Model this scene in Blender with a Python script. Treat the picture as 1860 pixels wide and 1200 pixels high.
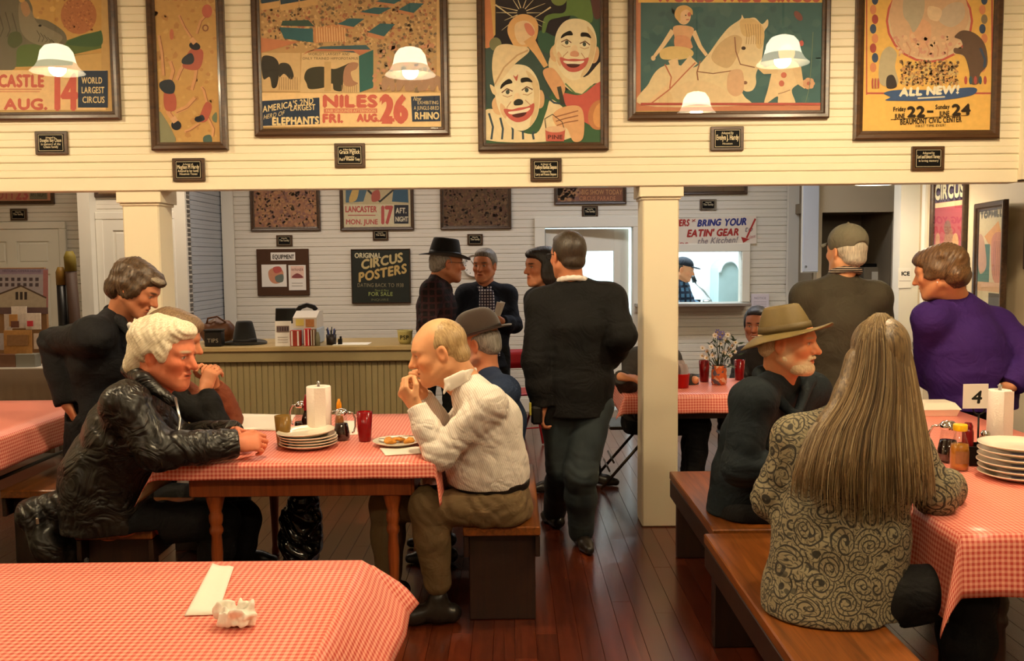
import bpy, bmesh, math, random
import numpy as np
from mathutils import Vector, Matrix
from mathutils.geometry import tessellate_polygon

for _o in list(bpy.data.objects):
    bpy.data.objects.remove(_o)
scene = bpy.context.scene
COL = scene.collection
random.seed(7)
PI = math.pi

# ------------------------------------------------------------------ camera
F_PX, HC = 1650.0, 1.62
PITCH, ROLL = math.atan(130 / F_PX), 0.0095
_f = Vector((0, math.cos(PITCH), -math.sin(PITCH)))
_u0 = Vector((0, math.sin(PITCH), math.cos(PITCH)))
_r0 = Vector((1, 0, 0))
_r = _r0 * math.cos(ROLL) - _u0 * math.sin(ROLL)
_u = _u0 * math.cos(ROLL) + _r0 * math.sin(ROLL)
cam_data = bpy.data.cameras.new('camera')
cam = bpy.data.objects.new('camera', cam_data)
COL.objects.link(cam)
cam_data.sensor_fit = 'HORIZONTAL'
cam_data.sensor_width = 36.0
cam_data.lens = 36.0 * F_PX / 1860.0
cam_data.clip_start, cam_data.clip_end = 0.05, 60
_m = Matrix((( _r.x, _u.x, -_f.x), (_r.y, _u.y, -_f.y), (_r.z, _u.z, -_f.z))).to_4x4()
_m.translation = (0, 0, HC)
cam.matrix_world = _m
scene.camera = cam

# ------------------------------------------------------------------ world, exposure, lamps
scene.view_settings.view_transform = 'Standard'
scene.view_settings.look = 'None'
scene.view_settings.gamma = 1.0
scene.view_settings.use_curve_mapping = False
scene.view_settings.exposure = EXPOSURE = 0.06
world = bpy.data.worlds.new('world')
scene.world = world
world.use_nodes = True
_bg = world.node_tree.nodes['Background']
_bg.inputs[0].default_value = (0.55, 0.68, 0.8, 1)
_bg.inputs[1].default_value = 0.05
scene.cycles.max_bounces = 6
scene.cycles.diffuse_bounces = 3
scene.cycles.glossy_bounces = 3
scene.cycles.transmission_bounces = 4
scene.cycles.transparent_max_bounces = 10
scene.cycles.caustics_reflective = False
scene.cycles.caustics_refractive = False
scene.cycles.use_denoising = True

WARM = (1.0, 0.80, 0.52)
BACKC = (1.0, 0.84, 0.68)
COOL = (0.74, 0.93, 1.0)
# pendant lamps: x, y, rim height, bulb watts
PENDANTS = [(-3.40, 3.65, 3.05, 92), (-0.75, 3.62, 3.01, 92), (2.01, 3.80, 3.03, 84),
            (1.73, 2.05, 2.94, 66), (-0.9, -0.4, 2.98, 40), (-3.3, -0.4, 2.98, 34), (1.9, -0.5, 3.0, 34)]  # last three are unseen, added behind the camera to light the near tables
BACK_LAMPS = [(2.82, 7.0, 2.165, 19)]


def add_light(name, kind, loc, energy, color, size=0.1, rot=None, size_y=None):
    d = bpy.data.lights.new(name, kind)
    d.energy, d.color = energy, color
    if kind == 'AREA':
        d.size = size
        if size_y:
            d.shape, d.size_y = 'RECTANGLE', size_y
    else:
        d.shadow_soft_size = size
    o = bpy.data.objects.new(name, d)
    o.location = loc
    if rot:
        o.rotation_euler = rot
    COL.objects.link(o)
    return o


# area lights under the ceiling of the back room (above the opening) and of the kitchen
add_light('back_room_area_light', 'AREA', (-1.4, 7.9, 3.05), 34, BACKC, 2.4, None, 0.3)
add_light('back_room_area_light', 'AREA', (1.4, 8.0, 3.05), 28, (0.9, 0.94, 1.0), 2.0, None, 0.3)
add_light('back_room_area_light', 'AREA', (-3.3, 7.4, 3.05), 26, (1.0, 0.82, 0.6), 1.0, None, 0.3)  # added fill that brightens the left end, no fixture known there
add_light('kitchen_strip_light', 'AREA', (1.8, 11.0, 2.5), 120, COOL, 2.2, None, 0.6)


# ------------------------------------------------------------------ pixel helpers (points of the real place seen at a pixel)
def ray(px, py):
    return _f + _r * ((px - 930) / F_PX) + _u * ((600 - py) / F_PX)


def at(px, py, Y):
    d = ray(px, py)
    return Vector((0, 0, HC)) + d * (Y / d.y)


def onz(px, py, z):
    d = ray(px, py)
    return Vector((0, 0, HC)) + d * ((z - HC) / d.z)


# ------------------------------------------------------------------ colours and materials
def lin(c):
    c = c / 255.0
    return c / 12.92 if c <= 0.04045 else ((c + 0.055) / 1.055) ** 2.4


def C(r, g, b, a=1.0):
    return (lin(r), lin(g), lin(b), a)


MATS = {}


def new_mat(name):
    m = bpy.data.materials.new(name)
    m.use_nodes = True
    nt = m.node_tree
    return m, nt, nt.nodes['Principled BSDF']


def node(nt, kind, **kw):
    n = nt.nodes.new(kind)
    for k, v in kw.items():
        if k.startswith('i_'):
            n.inputs[k[2:].replace('_', ' ')].default_value = v
        else:
            setattr(n, k, v)
    return n


def mixrgb(nt, fac, a, b, blend='MIX'):
    n = nt.nodes.new('ShaderNodeMix')
    n.data_type, n.blend_type = 'RGBA', blend
    for sock, v in ((n.inputs[0], fac), (n.inputs[6], a), (n.inputs[7], b)):
        if hasattr(v, 'links'):
            nt.links.new(v, sock)
        else:
            sock.default_value = v
    return n.outputs[2]


def math_n(nt, op, a, b=None, clamp=False):
    n = nt.nodes.new('ShaderNodeMath')
    n.operation, n.use_clamp = op, clamp
    for s, v in zip(n.inputs, (a, b)):
        if v is None:
            continue
        if hasattr(v, 'links'):
            nt.links.new(v, s)
        else:
            s.default_value = v
    return n.outputs[0]


def wrinkle(nt, co, b, s):
    """soft ridged creases of worn cloth"""
    n = node(nt, 'ShaderNodeTexNoise', i_Scale=6.5, i_Detail=2.5, i_Roughness=0.55, i_Distortion=1.6)
    nt.links.new(co.outputs['Object'], n.inputs['Vector'])
    r = math_n(nt, 'ABSOLUTE', math_n(nt, 'SUBTRACT', n.outputs['Fac'], 0.5))
    bp = node(nt, 'ShaderNodeBump', i_Strength=s, i_Distance=0.09)
    nt.links.new(r, bp.inputs['Height'])
    if b.inputs['Normal'].links:
        nt.links.new(b.inputs['Normal'].links[0].from_socket, bp.inputs['Normal'])
    nt.links.new(bp.outputs[0], b.inputs['Normal'])


def mat(name, col, rough=0.6, metal=0.0, spec=0.4, var=0.12, scale=8.0, bump=0.0, bscale=60.0, stretch=(1, 1, 1),
        coat=0.0, sheen=0.0, trans=0.0, attr=False, ior=1.45, emit=None, estr=0.0, wr=0.0, sat=1.0):
    """plain procedural material: noise-varied colour, optional fine relief"""
    if name in MATS:
        return MATS[name]
    m, nt, b = new_mat(name)
    co = node(nt, 'ShaderNodeTexCoord')
    mp = node(nt, 'ShaderNodeMapping')
    mp.inputs['Scale'].default_value = stretch
    nt.links.new(co.outputs['Object'], mp.inputs[0])
    nz = node(nt, 'ShaderNodeTexNoise', i_Scale=scale, i_Detail=4.0)
    nt.links.new(mp.outputs[0], nz.inputs['Vector'])
    v = math_n(nt, 'MULTIPLY_ADD', nz.outputs['Fac'], 2 * var)
    v.node.inputs[2].default_value = 1 - var
    hs = node(nt, 'ShaderNodeHueSaturation')
    nt.links.new(v, hs.inputs['Value'])
    if attr:
        at_ = node(nt, 'ShaderNodeAttribute', attribute_name='Col')
        nt.links.new(at_.outputs['Color'], hs.inputs['Color'])
    else:
        hs.inputs['Color'].default_value = col
    nt.links.new(hs.outputs[0], b.inputs['Base Color'])
    b.inputs['Roughness'].default_value = rough
    b.inputs['Metallic'].default_value = metal
    b.inputs['Specular IOR Level'].default_value = spec
    b.inputs['IOR'].default_value = ior
    b.inputs['Coat Weight'].default_value = coat
    b.inputs['Sheen Weight'].default_value = sheen
    b.inputs['Transmission Weight'].default_value = trans
    if emit:
        b.inputs['Emission Color'].default_value = emit
        b.inputs['Emission Strength'].default_value = estr
    if bump:
        nb = node(nt, 'ShaderNodeTexNoise', i_Scale=bscale, i_Detail=3.0)
        nt.links.new(mp.outputs[0], nb.inputs['Vector'])
        bp = node(nt, 'ShaderNodeBump', i_Strength=bump, i_Distance=0.004)
        nt.links.new(nb.outputs['Fac'], bp.inputs['Height'])
        nt.links.new(bp.outputs[0], b.inputs['Normal'])
    hs.inputs['Saturation'].default_value = sat
    if wr:
        wrinkle(nt, co, b, wr)
    MATS[name] = m
    return m


def wood(name, dark, light, axis=0, rough=0.35, scale=3.0, rnd=0.25, coat=0.0, bump=0.1):
    if name in MATS:
        return MATS[name]
    m, nt, b = new_mat(name)
    co = node(nt, 'ShaderNodeTexCoord')
    oi = node(nt, 'ShaderNodeObjectInfo')
    ad = node(nt, 'ShaderNodeVectorMath', operation='ADD')
    cb = node(nt, 'ShaderNodeCombineXYZ')
    r10 = math_n(nt, 'MULTIPLY', oi.outputs['Random'], 13.0)
    for i in range(3):
        nt.links.new(r10, cb.inputs[i])
    nt.links.new(co.outputs['Object'], ad.inputs[0])
    nt.links.new(cb.outputs[0], ad.inputs[1])
    mp = node(nt, 'ShaderNodeMapping')
    s = [14.0, 14.0, 14.0]
    s[axis] = 0.9
    mp.inputs['Scale'].default_value = s
    nt.links.new(ad.outputs[0], mp.inputs[0])
    nz = node(nt, 'ShaderNodeTexNoise', i_Scale=scale, i_Detail=6.0, i_Roughness=0.62, i_Distortion=1.2)
    nt.links.new(mp.outputs[0], nz.inputs['Vector'])
    rp = node(nt, 'ShaderNodeValToRGB')
    rp.color_ramp.elements[0].position, rp.color_ramp.elements[1].position = 0.32, 0.68
    rp.color_ramp.elements[0].color, rp.color_ramp.elements[1].color = dark, light
    nt.links.new(nz.outputs['Fac'], rp.inputs[0])
    hs = node(nt, 'ShaderNodeHueSaturation')
    v = math_n(nt, 'MULTIPLY_ADD', oi.outputs['Random'], 2 * rnd)
    v.node.inputs[2].default_value = 1 - rnd
    nt.links.new(v, hs.inputs['Value'])
    nt.links.new(rp.outputs[0], hs.inputs['Color'])
    nt.links.new(hs.outputs[0], b.inputs['Base Color'])
    b.inputs['Roughness'].default_value = rough
    b.inputs['Coat Weight'].default_value = coat
    b.inputs['Coat Roughness'].default_value = 0.15
    bp = node(nt, 'ShaderNodeBump', i_Strength=bump, i_Distance=0.003)
    nt.links.new(nz.outputs['Fac'], bp.inputs['Height'])
    nt.links.new(bp.outputs[0], b.inputs['Normal'])
    MATS[name] = m
    return m


def glassy(name, tint, rough=0.02, base=0.0, refl=1.0):
    """thin pane: mostly clear with a true Fresnel reflection"""
    if name in MATS:
        return MATS[name]
    m, nt, b = new_mat(name)
    out = nt.nodes['Material Output']
    nt.nodes.remove(b)
    tr = node(nt, 'ShaderNodeBsdfTransparent')
    tr.inputs[0].default_value = tint
    gl = node(nt, 'ShaderNodeBsdfGlossy')
    gl.inputs['Roughness'].default_value = rough
    gl.inputs['Color'].default_value = (refl, refl, refl, 1)
    fr = node(nt, 'ShaderNodeFresnel', i_IOR=1.5)
    ge = node(nt, 'ShaderNodeNewGeometry')
    mx = node(nt, 'ShaderNodeMixShader')
    # reflect once, at the entry side of the thin pane
    fac = math_n(nt, 'MULTIPLY', math_n(nt, 'ADD', fr.outputs[0], base, True), math_n(nt, 'SUBTRACT', 1.0, ge.outputs['Backfacing']))
    nt.links.new(fac, mx.inputs[0])
    nt.links.new(tr.outputs[0], mx.inputs[1])
    nt.links.new(gl.outputs[0], mx.inputs[2])
    nt.links.new(mx.outputs[0], out.inputs[0])
    MATS[name] = m
    return m


def gingham(name, period, white, red, rough=0.35):
    if name in MATS:
        return MATS[name]
    m, nt, b = new_mat(name)
    uv = node(nt, 'ShaderNodeUVMap', uv_map='UVMap')
    sp = node(nt, 'ShaderNodeSeparateXYZ')
    nt.links.new(uv.outputs[0], sp.inputs[0])
    st = []
    for i in (0, 1):
        a = math_n(nt, 'MULTIPLY', sp.outputs[i], 2 * PI / period)
        s = math_n(nt, 'SINE', a)
        s = math_n(nt, 'MULTIPLY_ADD', s, 4.0, True)
        s.node.inputs[2].default_value = 0.5
        st.append(s)
    f = math_n(nt, 'ADD', st[0], st[1])
    f = math_n(nt, 'MULTIPLY', f, 0.5)
    c = mixrgb(nt, f, white, red)
    nt.links.new(c, b.inputs['Base Color'])
    b.inputs['Roughness'].default_value = rough
    b.inputs['Specular IOR Level'].default_value = 0.4
    MATS[name] = m
    return m


# ------------------------------------------------------------------ mesh builder
def tag(o, label=None, cat=None, group=None, kind=None):
    for k, v in (('label', label), ('category', cat), ('group', group), ('kind', kind)):
        if v:
            o[k] = v
    return o


def link(name, me, parent=None, loc=None, rot=None):
    o = bpy.data.objects.new(name, me)
    COL.objects.link(o)
    if parent is not None:
        o.parent = parent
    if loc is not None:
        o.location = loc
    if rot is not None:
        o.rotation_euler = rot
    return o


def thing(name, label, cat, loc=(0, 0, 0), rz=0.0, group=None):
    o = bpy.data.objects.new(name, None)
    o.empty_display_size = 0.1
    COL.objects.link(o)
    o.location = loc
    o.rotation_euler = (0, 0, rz)
    return tag(o, label, cat, group)


class MB:
    def __init__(self):
        self.v, self.f, self.mi, self.uv, self.cur, self.sm = [], [], [], None, 0, []
        self.M = Matrix.Identity(4)
        self.smooth = True

    def add(self, vs, fs, smooth=None):
        n = len(self.v)
        self.v += [tuple(self.M @ Vector(p)) for p in vs]
        s = self.smooth if smooth is None else smooth
        for f in fs:
            self.f.append(tuple(i + n for i in f))
            self.mi.append(self.cur)
            self.sm.append(s)
        return self

    def box(self, c, s, bev=0.0, rot=None):
        """box centred at c with full sizes s, chamfered edges"""
        x, y, z = s[0] / 2, s[1] / 2, s[2] / 2
        b = min(bev, x * 0.9, y * 0.9, z * 0.9)
        if b <= 0:
            vs = [(i * x, j * y, k * z) for i in (-1, 1) for j in (-1, 1) for k in (-1, 1)]
            fs = [(0, 1, 3, 2), (4, 6, 7, 5), (0, 4, 5, 1), (2, 3, 7, 6), (0, 2, 6, 4), (1, 5, 7, 3)]
        else:
            bm = bmesh.new()
            bmesh.ops.create_cube(bm, size=1)
            for v in bm.verts:
                v.co = (v.co.x * 2 * x, v.co.y * 2 * y, v.co.z * 2 * z)
            bmesh.ops.bevel(bm, geom=bm.edges[:], offset=b, segments=1, affect='EDGES')
            bm.verts.index_update()
            vs = [v.co.copy() for v in bm.verts]
            fs = [[v.index for v in f.verts] for f in bm.faces]
            bm.free()
        R = rot if rot is not None else Matrix.Identity(3)
        c = Vector(c)
        return self.add([R @ Vector(p) + c for p in vs], fs, False)

    def lathe(self, prof, seg=24, c=(0, 0, 0), R=None, cap=True):
        """prof: list of (radius, z)"""
        vs, fs = [], []
        R = R if R is not None else Matrix.Identity(3)
        c = Vector(c)
        for r, z in prof:
            for i in range(seg):
                a = 2 * PI * i / seg
                vs.append(R @ Vector((r * math.cos(a), r * math.sin(a), z)) + c)
        for j in range(len(prof) - 1):
            for i in range(seg):
                k = (i + 1) % seg
                fs.append((j * seg + i, j * seg + k, (j + 1) * seg + k, (j + 1) * seg + i))
        if cap:
            fs.append(tuple(reversed(range(seg))))
            fs.append(tuple((len(prof) - 1) * seg + i for i in range(seg)))
        return self.add(vs, fs)

    def tube(self, pts, rad, seg=8, cap=True, squash=None):
        pts = [Vector(p) for p in pts]
        rr = rad if isinstance(rad, (list, tuple)) else [rad] * len(pts)
        vs, fs = [], []
        t0 = (pts[1] - pts[0]).normalized()
        n = t0.orthogonal().normalized()
        for i, p in enumerate(pts):
            t = (pts[min(i + 1, len(pts) - 1)] - pts[max(i - 1, 0)])
            if t.length < 1e-9:
                t = t0
            t.normalize()
            n = (n - t * n.dot(t)).normalized()
            b = t.cross(n)
            for k in range(seg):
                a = 2 * PI * k / seg
                vs.append(p + (n * math.cos(a) + b * math.sin(a)) * rr[i])
        for j in range(len(pts) - 1):
            for i in range(seg):
                k = (i + 1) % seg
                fs.append((j * seg + i, j * seg + k, (j + 1) * seg + k, (j + 1) * seg + i))
        if cap:
            fs.append(tuple(reversed(range(seg))))
            fs.append(tuple((len(pts) - 1) * seg + i for i in range(seg)))
        return self.add(vs, fs)

    def prism(self, poly, z0, z1, R=None, c=(0, 0, 0)):
        """poly in xy, extruded z0..z1"""
        n = len(poly)
        R = R if R is not None else Matrix.Identity(3)
        c = Vector(c)
        vs = [R @ Vector((p[0], p[1], z)) + c for z in (z0, z1) for p in poly]
        fs = [tuple(reversed(range(n))), tuple(range(n, 2 * n))]
        fs += [(i, (i + 1) % n, n + (i + 1) % n, n + i) for i in range(n)]
        return self.add(vs, fs, False)

    def grid(self, fn, nu, nv, closed_u=False):
        vs = [fn(i / (nu if closed_u else nu - 1), j / (nv - 1)) for j in range(nv) for i in range(nu)]
        fs = []
        for j in range(nv - 1):
            for i in range(nu if closed_u else nu - 1):
                k = (i + 1) % nu
                fs.append((j * nu + i, j * nu + k, (j + 1) * nu + k, (j + 1) * nu + i))
        return self.add(vs, fs)

    def mesh(self, name, mats):
        me = bpy.data.meshes.new(name)
        me.from_pydata(self.v, [], self.f)
        for m in (mats if isinstance(mats, (list, tuple)) else [mats]):
            me.materials.append(m)
        me.polygons.foreach_set('material_index', self.mi)
        me.polygons.foreach_set('use_smooth', self.sm)
        me.update()
        return me

    def build(self, name, mats, parent=None, loc=None, rot=None):
        return link(name, self.mesh(name, mats), parent, loc, rot)


def copy_tree(o, parent=None):
    c = o.copy()
    COL.objects.link(c)
    c.parent = parent
    for ch in list(o.children):
        copy_tree(ch, c)
    return c


def rotm(axis, a):
    return Matrix.Rotation(a, 3, axis)


# ------------------------------------------------------------------ lettering: glyph outlines of the built-in font, flat print
GLYPH = {}


def glyph(ch):
    if ch in GLYPH:
        return GLYPH[ch]
    cu = bpy.data.curves.new('g', 'FONT')
    cu.body = ch
    cu.resolution_u = 3
    ob = bpy.data.objects.new('g', cu)
    me = bpy.data.meshes.new_from_object(ob)
    vs = [(v.co.x, v.co.y) for v in me.vertices]
    fs = [tuple(p.vertices) for p in me.polygons]
    w = max([p[0] for p in vs], default=0.25)
    GLYPH[ch] = (vs, fs, w)
    bpy.data.objects.remove(ob)
    bpy.data.curves.remove(cu)
    bpy.data.meshes.remove(me)
    return GLYPH[ch]


class Art:
    """flat print built from coloured outlines; local frame: x right, y up, layers step forward by 60 microns"""

    def __init__(self, conv):
        self.conv, self.v, self.f, self.c, self.layer, self.clip, self.gid, self.gs = conv, [], [], [], 0, None, 0, []

    def _put(self, vs, fs, col):
        self.layer += 1
        z = self.layer * 6e-5
        Q = [self.conv(p[0], p[1]) for p in vs]
        if self.clip:
            x0, y0, x1, y1 = self.clip
            if any(q[0] < x0 or q[0] > x1 or q[1] < y0 or q[1] > y1 for q in Q):
                for f in fs:
                    P = [Q[i] for i in f]
                    for ax, lim, sg in ((0, x0, 1), (0, x1, -1), (1, y0, 1), (1, y1, -1)):
                        out = []
                        for a, b in zip(P, P[1:] + P[:1]):
                            ia, ib = (a[ax] - lim) * sg >= 0, (b[ax] - lim) * sg >= 0
                            if ia:
                                out.append(a)
                            if ia != ib:
                                t = (lim - a[ax]) / (b[ax] - a[ax])
                                out.append((a[0] + (b[0] - a[0]) * t, a[1] + (b[1] - a[1]) * t))
                        P = out
                        if len(P) < 3:
                            break
                    if len(P) > 2:
                        n = len(self.v)
                        self.v += [(q[0], q[1], z) for q in P]
                        self.f.append(tuple(range(n, n + len(P))))
                        self.c.append(col)
                return
        n = len(self.v)
        self.v += [(q[0], q[1], z) for q in Q]
        for f in fs:
            self.f.append(tuple(i + n for i in f))
            self.c.append(col)
            self.gs.append(self.gid)

    def poly(self, pts, col):
        t = tessellate_polygon([[Vector((p[0], p[1], 0)) for p in pts]])
        self._put(pts, t, col)

    def blob(self, pts, col, n=5):
        """closed smooth outline through pts"""
        out, m = [], len(pts)
        for i in range(m):
            p0, p1, p2, p3 = (Vector(pts[(i + k - 1) % m]) for k in range(4))
            for s in range(n):
                t = s / n
                out.append(0.5 * ((2 * p1) + (p2 - p0) * t + (2 * p0 - 5 * p1 + 4 * p2 - p3) * t * t + (3 * p1 - p0 - 3 * p2 + p3) * t ** 3))
        self.poly([(p.x, p.y) for p in out], col)

    def ell(self, x, y, rx, ry, col, rot=0.0, n=20):
        c, s = math.cos(rot), math.sin(rot)
        pts = []
        for i in range(n):
            a = 2 * PI * i / n
            u, v = rx * math.cos(a), ry * math.sin(a)
            pts.append((x + u * c - v * s, y + u * s + v * c))
        self._put(pts, [tuple(range(n))], col)

    def rect(self, x0, y0, x1, y1, col):
        self._put([(x0, y0), (x1, y0), (x1, y1), (x0, y1)], [(0, 1, 2, 3)], col)

    def line(self, pts, w, col):
        vs, fs = [], []
        P = [Vector(p) for p in pts]
        ww = w if isinstance(w, (list, tuple)) else [w] * len(P)
        for i, p in enumerate(P):
            t = P[min(i + 1, len(P) - 1)] - P[max(i - 1, 0)]
            n = Vector((-t.y, t.x)).normalized() * ww[i] / 2
            vs += [tuple(p + n), tuple(p - n)]
        for i in range(len(P) - 1):
            fs.append((2 * i, 2 * i + 1, 2 * i + 3, 2 * i + 2))
        self._put(vs, fs, col)

    def text(self, s, x0, y0, x1, h, col, rise=0.0, shear=0.0, bold=0.0, down=True):
        """s set between x0 and x1, baseline y0 (rise = baseline shift at the right end), capital height h"""
        items, x = [], 0.0
        self.gid += 1
        for ch in s:
            if ch == ' ':
                x += 0.30
                continue
            vs, fs, w = glyph(ch)
            items.append((x, vs, fs))
            x += w + 0.07
        x = max(x - 0.07, 0.1)
        kx, ky = (x1 - x0) / x, h / 0.72
        sg = -1 if down else 1
        offs = [(0, 0)] if not bold else [(-bold, 0), (bold, 0), (0, bold), (0, -bold)]
        for ox, oy in offs:
            V, Fs = [], []
            for gx, vs, fs in items:
                n = len(V)
                for p in vs:
                    u = gx + p[0]
                    V.append((x0 + u * kx + p[1] * ky * shear + ox, y0 + sg * p[1] * ky + rise * u / x + oy))
                Fs += [tuple(i + n for i in f) for f in fs]
            self._put(V, Fs, col)
        self.gid += 1

    def link_lines(self, name, mt, parent, loc):
        """each line of writing as a part of its own"""
        F, Cc = self.f, self.c
        for g in sorted(set(self.gs)):
            self.f = [f for f, k in zip(F, self.gs) if k == g]
            self.c = [c for c, k in zip(Cc, self.gs) if k == g]
            me = self.mesh(name, mt)
            bm = bmesh.new()
            bm.from_mesh(me)
            bmesh.ops.delete(bm, geom=[v for v in bm.verts if not v.link_faces], context='VERTS')
            bm.to_mesh(me)
            bm.free()
            link(name, me, parent, loc, (PI / 2, 0, 0))
        self.f, self.c = F, Cc

    def mesh(self, name, mt):
        me = bpy.data.meshes.new(name)
        me.from_pydata(self.v, [], self.f)
        a = me.color_attributes.new('Col', 'FLOAT_COLOR', 'CORNER')
        buf = []
        for f, c in zip(self.f, self.c):
            buf += list(c) * len(f)
        a.data.foreach_set('color', buf)
        me.materials.append(mt)
        me.update()
        return me


INK = mat('printed_ink', None, 0.55, attr=True, var=0.14, scale=34, spec=0.2, sat=0.86)
PAINT_INK = mat('painted_lettering', None, 0.6, attr=True, var=0.05, scale=30, spec=0.2)
# ------------------------------------------------------------------ paints and woods of the room
CREAM = mat('cream_wall_paint', C(238, 226, 196), 0.42, var=0.03, scale=3, bump=0.05, bscale=120, spec=0.35)
GREYWHITE = mat('off_white_wall_paint', C(226, 220, 208), 0.45, var=0.04, scale=3, bump=0.05, bscale=120)
TRIMPAINT = mat('white_trim_paint', C(232, 228, 216), 0.4, var=0.03, scale=4)
COUNTERPAINT = mat('tan_counter_paint', C(150, 134, 96), 0.5, var=0.07, scale=6)
CEILPAINT = mat('ceiling_paint', C(225, 215, 190), 0.7, var=0.03)
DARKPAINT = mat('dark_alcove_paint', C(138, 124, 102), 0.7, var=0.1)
FLOORW = wood('floor_boards', C(54, 20, 9), C(94, 38, 17), axis=1, rough=0.25, scale=2.2, rnd=0.28, coat=0.3, bump=0.08)
FRAMEW = wood('brown_frame_wood', C(52, 33, 18), C(84, 56, 30), axis=0, rough=0.35, scale=2, rnd=0.08, coat=0.2)
OAK = wood('oak_bench_wood', C(88, 46, 15), C(142, 80, 30), axis=1, rough=0.3, scale=2.4, rnd=0.1, coat=0.3)
PINE = wood('orange_pine_wood', C(122, 56, 22), C(164, 84, 36), axis=2, rough=0.35, scale=2.2, rnd=0.1, coat=0.2)
DARKWOOD = wood('dark_stained_wood', C(26, 12, 7), C(46, 23, 12), axis=2, rough=0.45, scale=2.2, rnd=0.1)
PANE = glassy('picture_glass', (0.97, 0.97, 0.96, 1), 0.0)
BLACKPLATE = mat('black_plaque_plate', C(10, 8, 8), 0.6, var=0.1, spec=0.15)
METAL = mat('brushed_metal', C(190, 190, 188), 0.28, 1.0, var=0.06)
CHROME = mat('chrome_plating', C(225, 225, 225), 0.08, 1.0, var=0.03)
BLACKMETAL = mat('black_metal', C(22, 20, 19), 0.4, 0.6, var=0.1)
BLACKPLASTIC = mat('black_plastic', C(16, 15, 15), 0.35, var=0.1)
WHITEPAPER = mat('white_paper', C(240, 236, 226), 0.75, var=0.03, scale=20)
CARD = mat('white_card', C(236, 230, 222), 0.6, var=0.03)

YF, YB = 5.33, 9.6            # partition wall face, back wall face
PITCHB = 0.0882               # board height
X_LEFT, X_RIGHT = -5.5, 3.43
BEAM_Z = at(1000, 339, YF).z


def structure(name, parent=None):
    o = bpy.data.objects.new(name, None)
    COL.objects.link(o)
    if parent is None:
        o['kind'] = 'structure'
    else:
        o.parent = parent
    return o


def board_mesh(L, h, t=0.016):
    m = h * 0.5
    prof = [(0, 0.0015), (-t + 0.006, 0.0015), (-t, 0.0075), (-t, m - 0.003), (-t + 0.0035, m), (-t, m + 0.003),
            (-t, h - 0.0055), (-t + 0.006, h - 0.0005), (0, h - 0.0005)]
    mb = MB()
    n = len(prof)
    vs = [(x, y, z) for x in (0, L) for y, z in prof]
    fs = [(i, i + 1, n + i + 1, n + i) for i in range(n - 1)] + [tuple(range(n)), tuple(reversed(range(n, 2 * n)))]
    mb.add(vs, fs, False)
    return mb


def siding(name, origin, rz, L, z0, z1, paint, holes=(), pitch=PITCHB):
    """clapboard wall: every board an object; origin = left end of the wall line, holes = (a0, a1, zb, zt) along the wall"""
    w = structure(name)
    w.location = origin
    w.rotation_euler = (0, 0, rz)
    back = MB()
    cache = {}
    # backing sheet pieces around the holes
    xs = sorted({0, L} | {a for h in holes for a in h[:2]})
    for a, b in zip(xs[:-1], xs[1:]):
        zs = [(z0, z1)]
        for h in holes:
            if h[0] <= a + 1e-6 and h[1] >= b - 1e-6:
                zs = [(p, q) for s in zs for p, q in ((s[0], min(s[1], h[2])), (max(s[0], h[3]), s[1])) if q - p > 1e-4]
        for p, q in zs:
            back.box(((a + b) / 2, 0.05, (p + q) / 2), (b - a, 0.1, q - p))
    back.build('backing', paint, w)
    z = z0
    while z < z1 - 1e-4:
        h = min(pitch, z1 - z)
        segs = [(0, L)]
        for hl in holes:
            if hl[2] < z + h * 0.5 < hl[3]:
                segs = [(p, q) for s in segs for p, q in ((s[0], min(s[1], hl[0])), (max(s[0], hl[1]), s[1])) if q - p > 1e-3]
        for a, b in segs:
            key = (round(b - a, 3), round(h, 4))
            if key not in cache:
                cache[key] = board_mesh(b - a, h).mesh('board', paint)
            link('board', cache[key], w, (a, 0, z))
        z += h
    return w


def plain_wall(name, boxes, paint):
    mb = MB()
    for c, s in boxes:
        mb.box(c, s)
    return tag(mb.build(name, paint), kind='structure')


# ------------------------------------------------------------------ floor of separate boards
fb = MB()
fb.box((-0.7, 3.4, -0.06), (10.4, 16.5, 0.08))
floor = tag(fb.build('floor', mat('floor_underlay', C(62, 26, 12), 0.3, var=0.2, scale=2)), kind='structure')
pw = 0.0915
pc = {}
x = -3.66
while x < 3.4:
    y = 1.75 - random.random() * 1.5
    while y < 9.6:
        L = random.choice((2.4, 3.0, 3.6, 4.2))
        L = min(L, 9.62 - y)
        if L > 0.15:
            k = round(L, 2)
            if k not in pc:
                mb = MB()
                mb.box((0, 0, -0.01), (pw - 0.0014, k - 0.0014, 0.02), 0.0007)
                pc[k] = mb.mesh('floorboard', FLOORW)
            link('floorboard', pc[k], floor, (x + pw / 2, y + k / 2, random.uniform(-0.0006, 0)))
        y += L
    x += pw

# ------------------------------------------------------------------ partition wall over the opening, posts
L = 2.95 - X_LEFT
zb = BEAM_Z + 0.075
wall_front = siding('wall_front', (X_LEFT, YF + 0.016, 0), 0, L, zb, 3.75, CREAM)
mb = MB()
mb.box((L / 2, 0.04, (BEAM_Z + zb) / 2), (L, 0.11, zb - BEAM_Z), 0.004)
mb.build('beam_fascia', CREAM, wall_front)
mb = MB()
mb.box((L / 2, 0.14, (BEAM_Z + 0.006 + 3.75) / 2), (L, 0.09, 3.74 - BEAM_Z))
mb.build('inner_face', GREYWHITE, wall_front)


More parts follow.
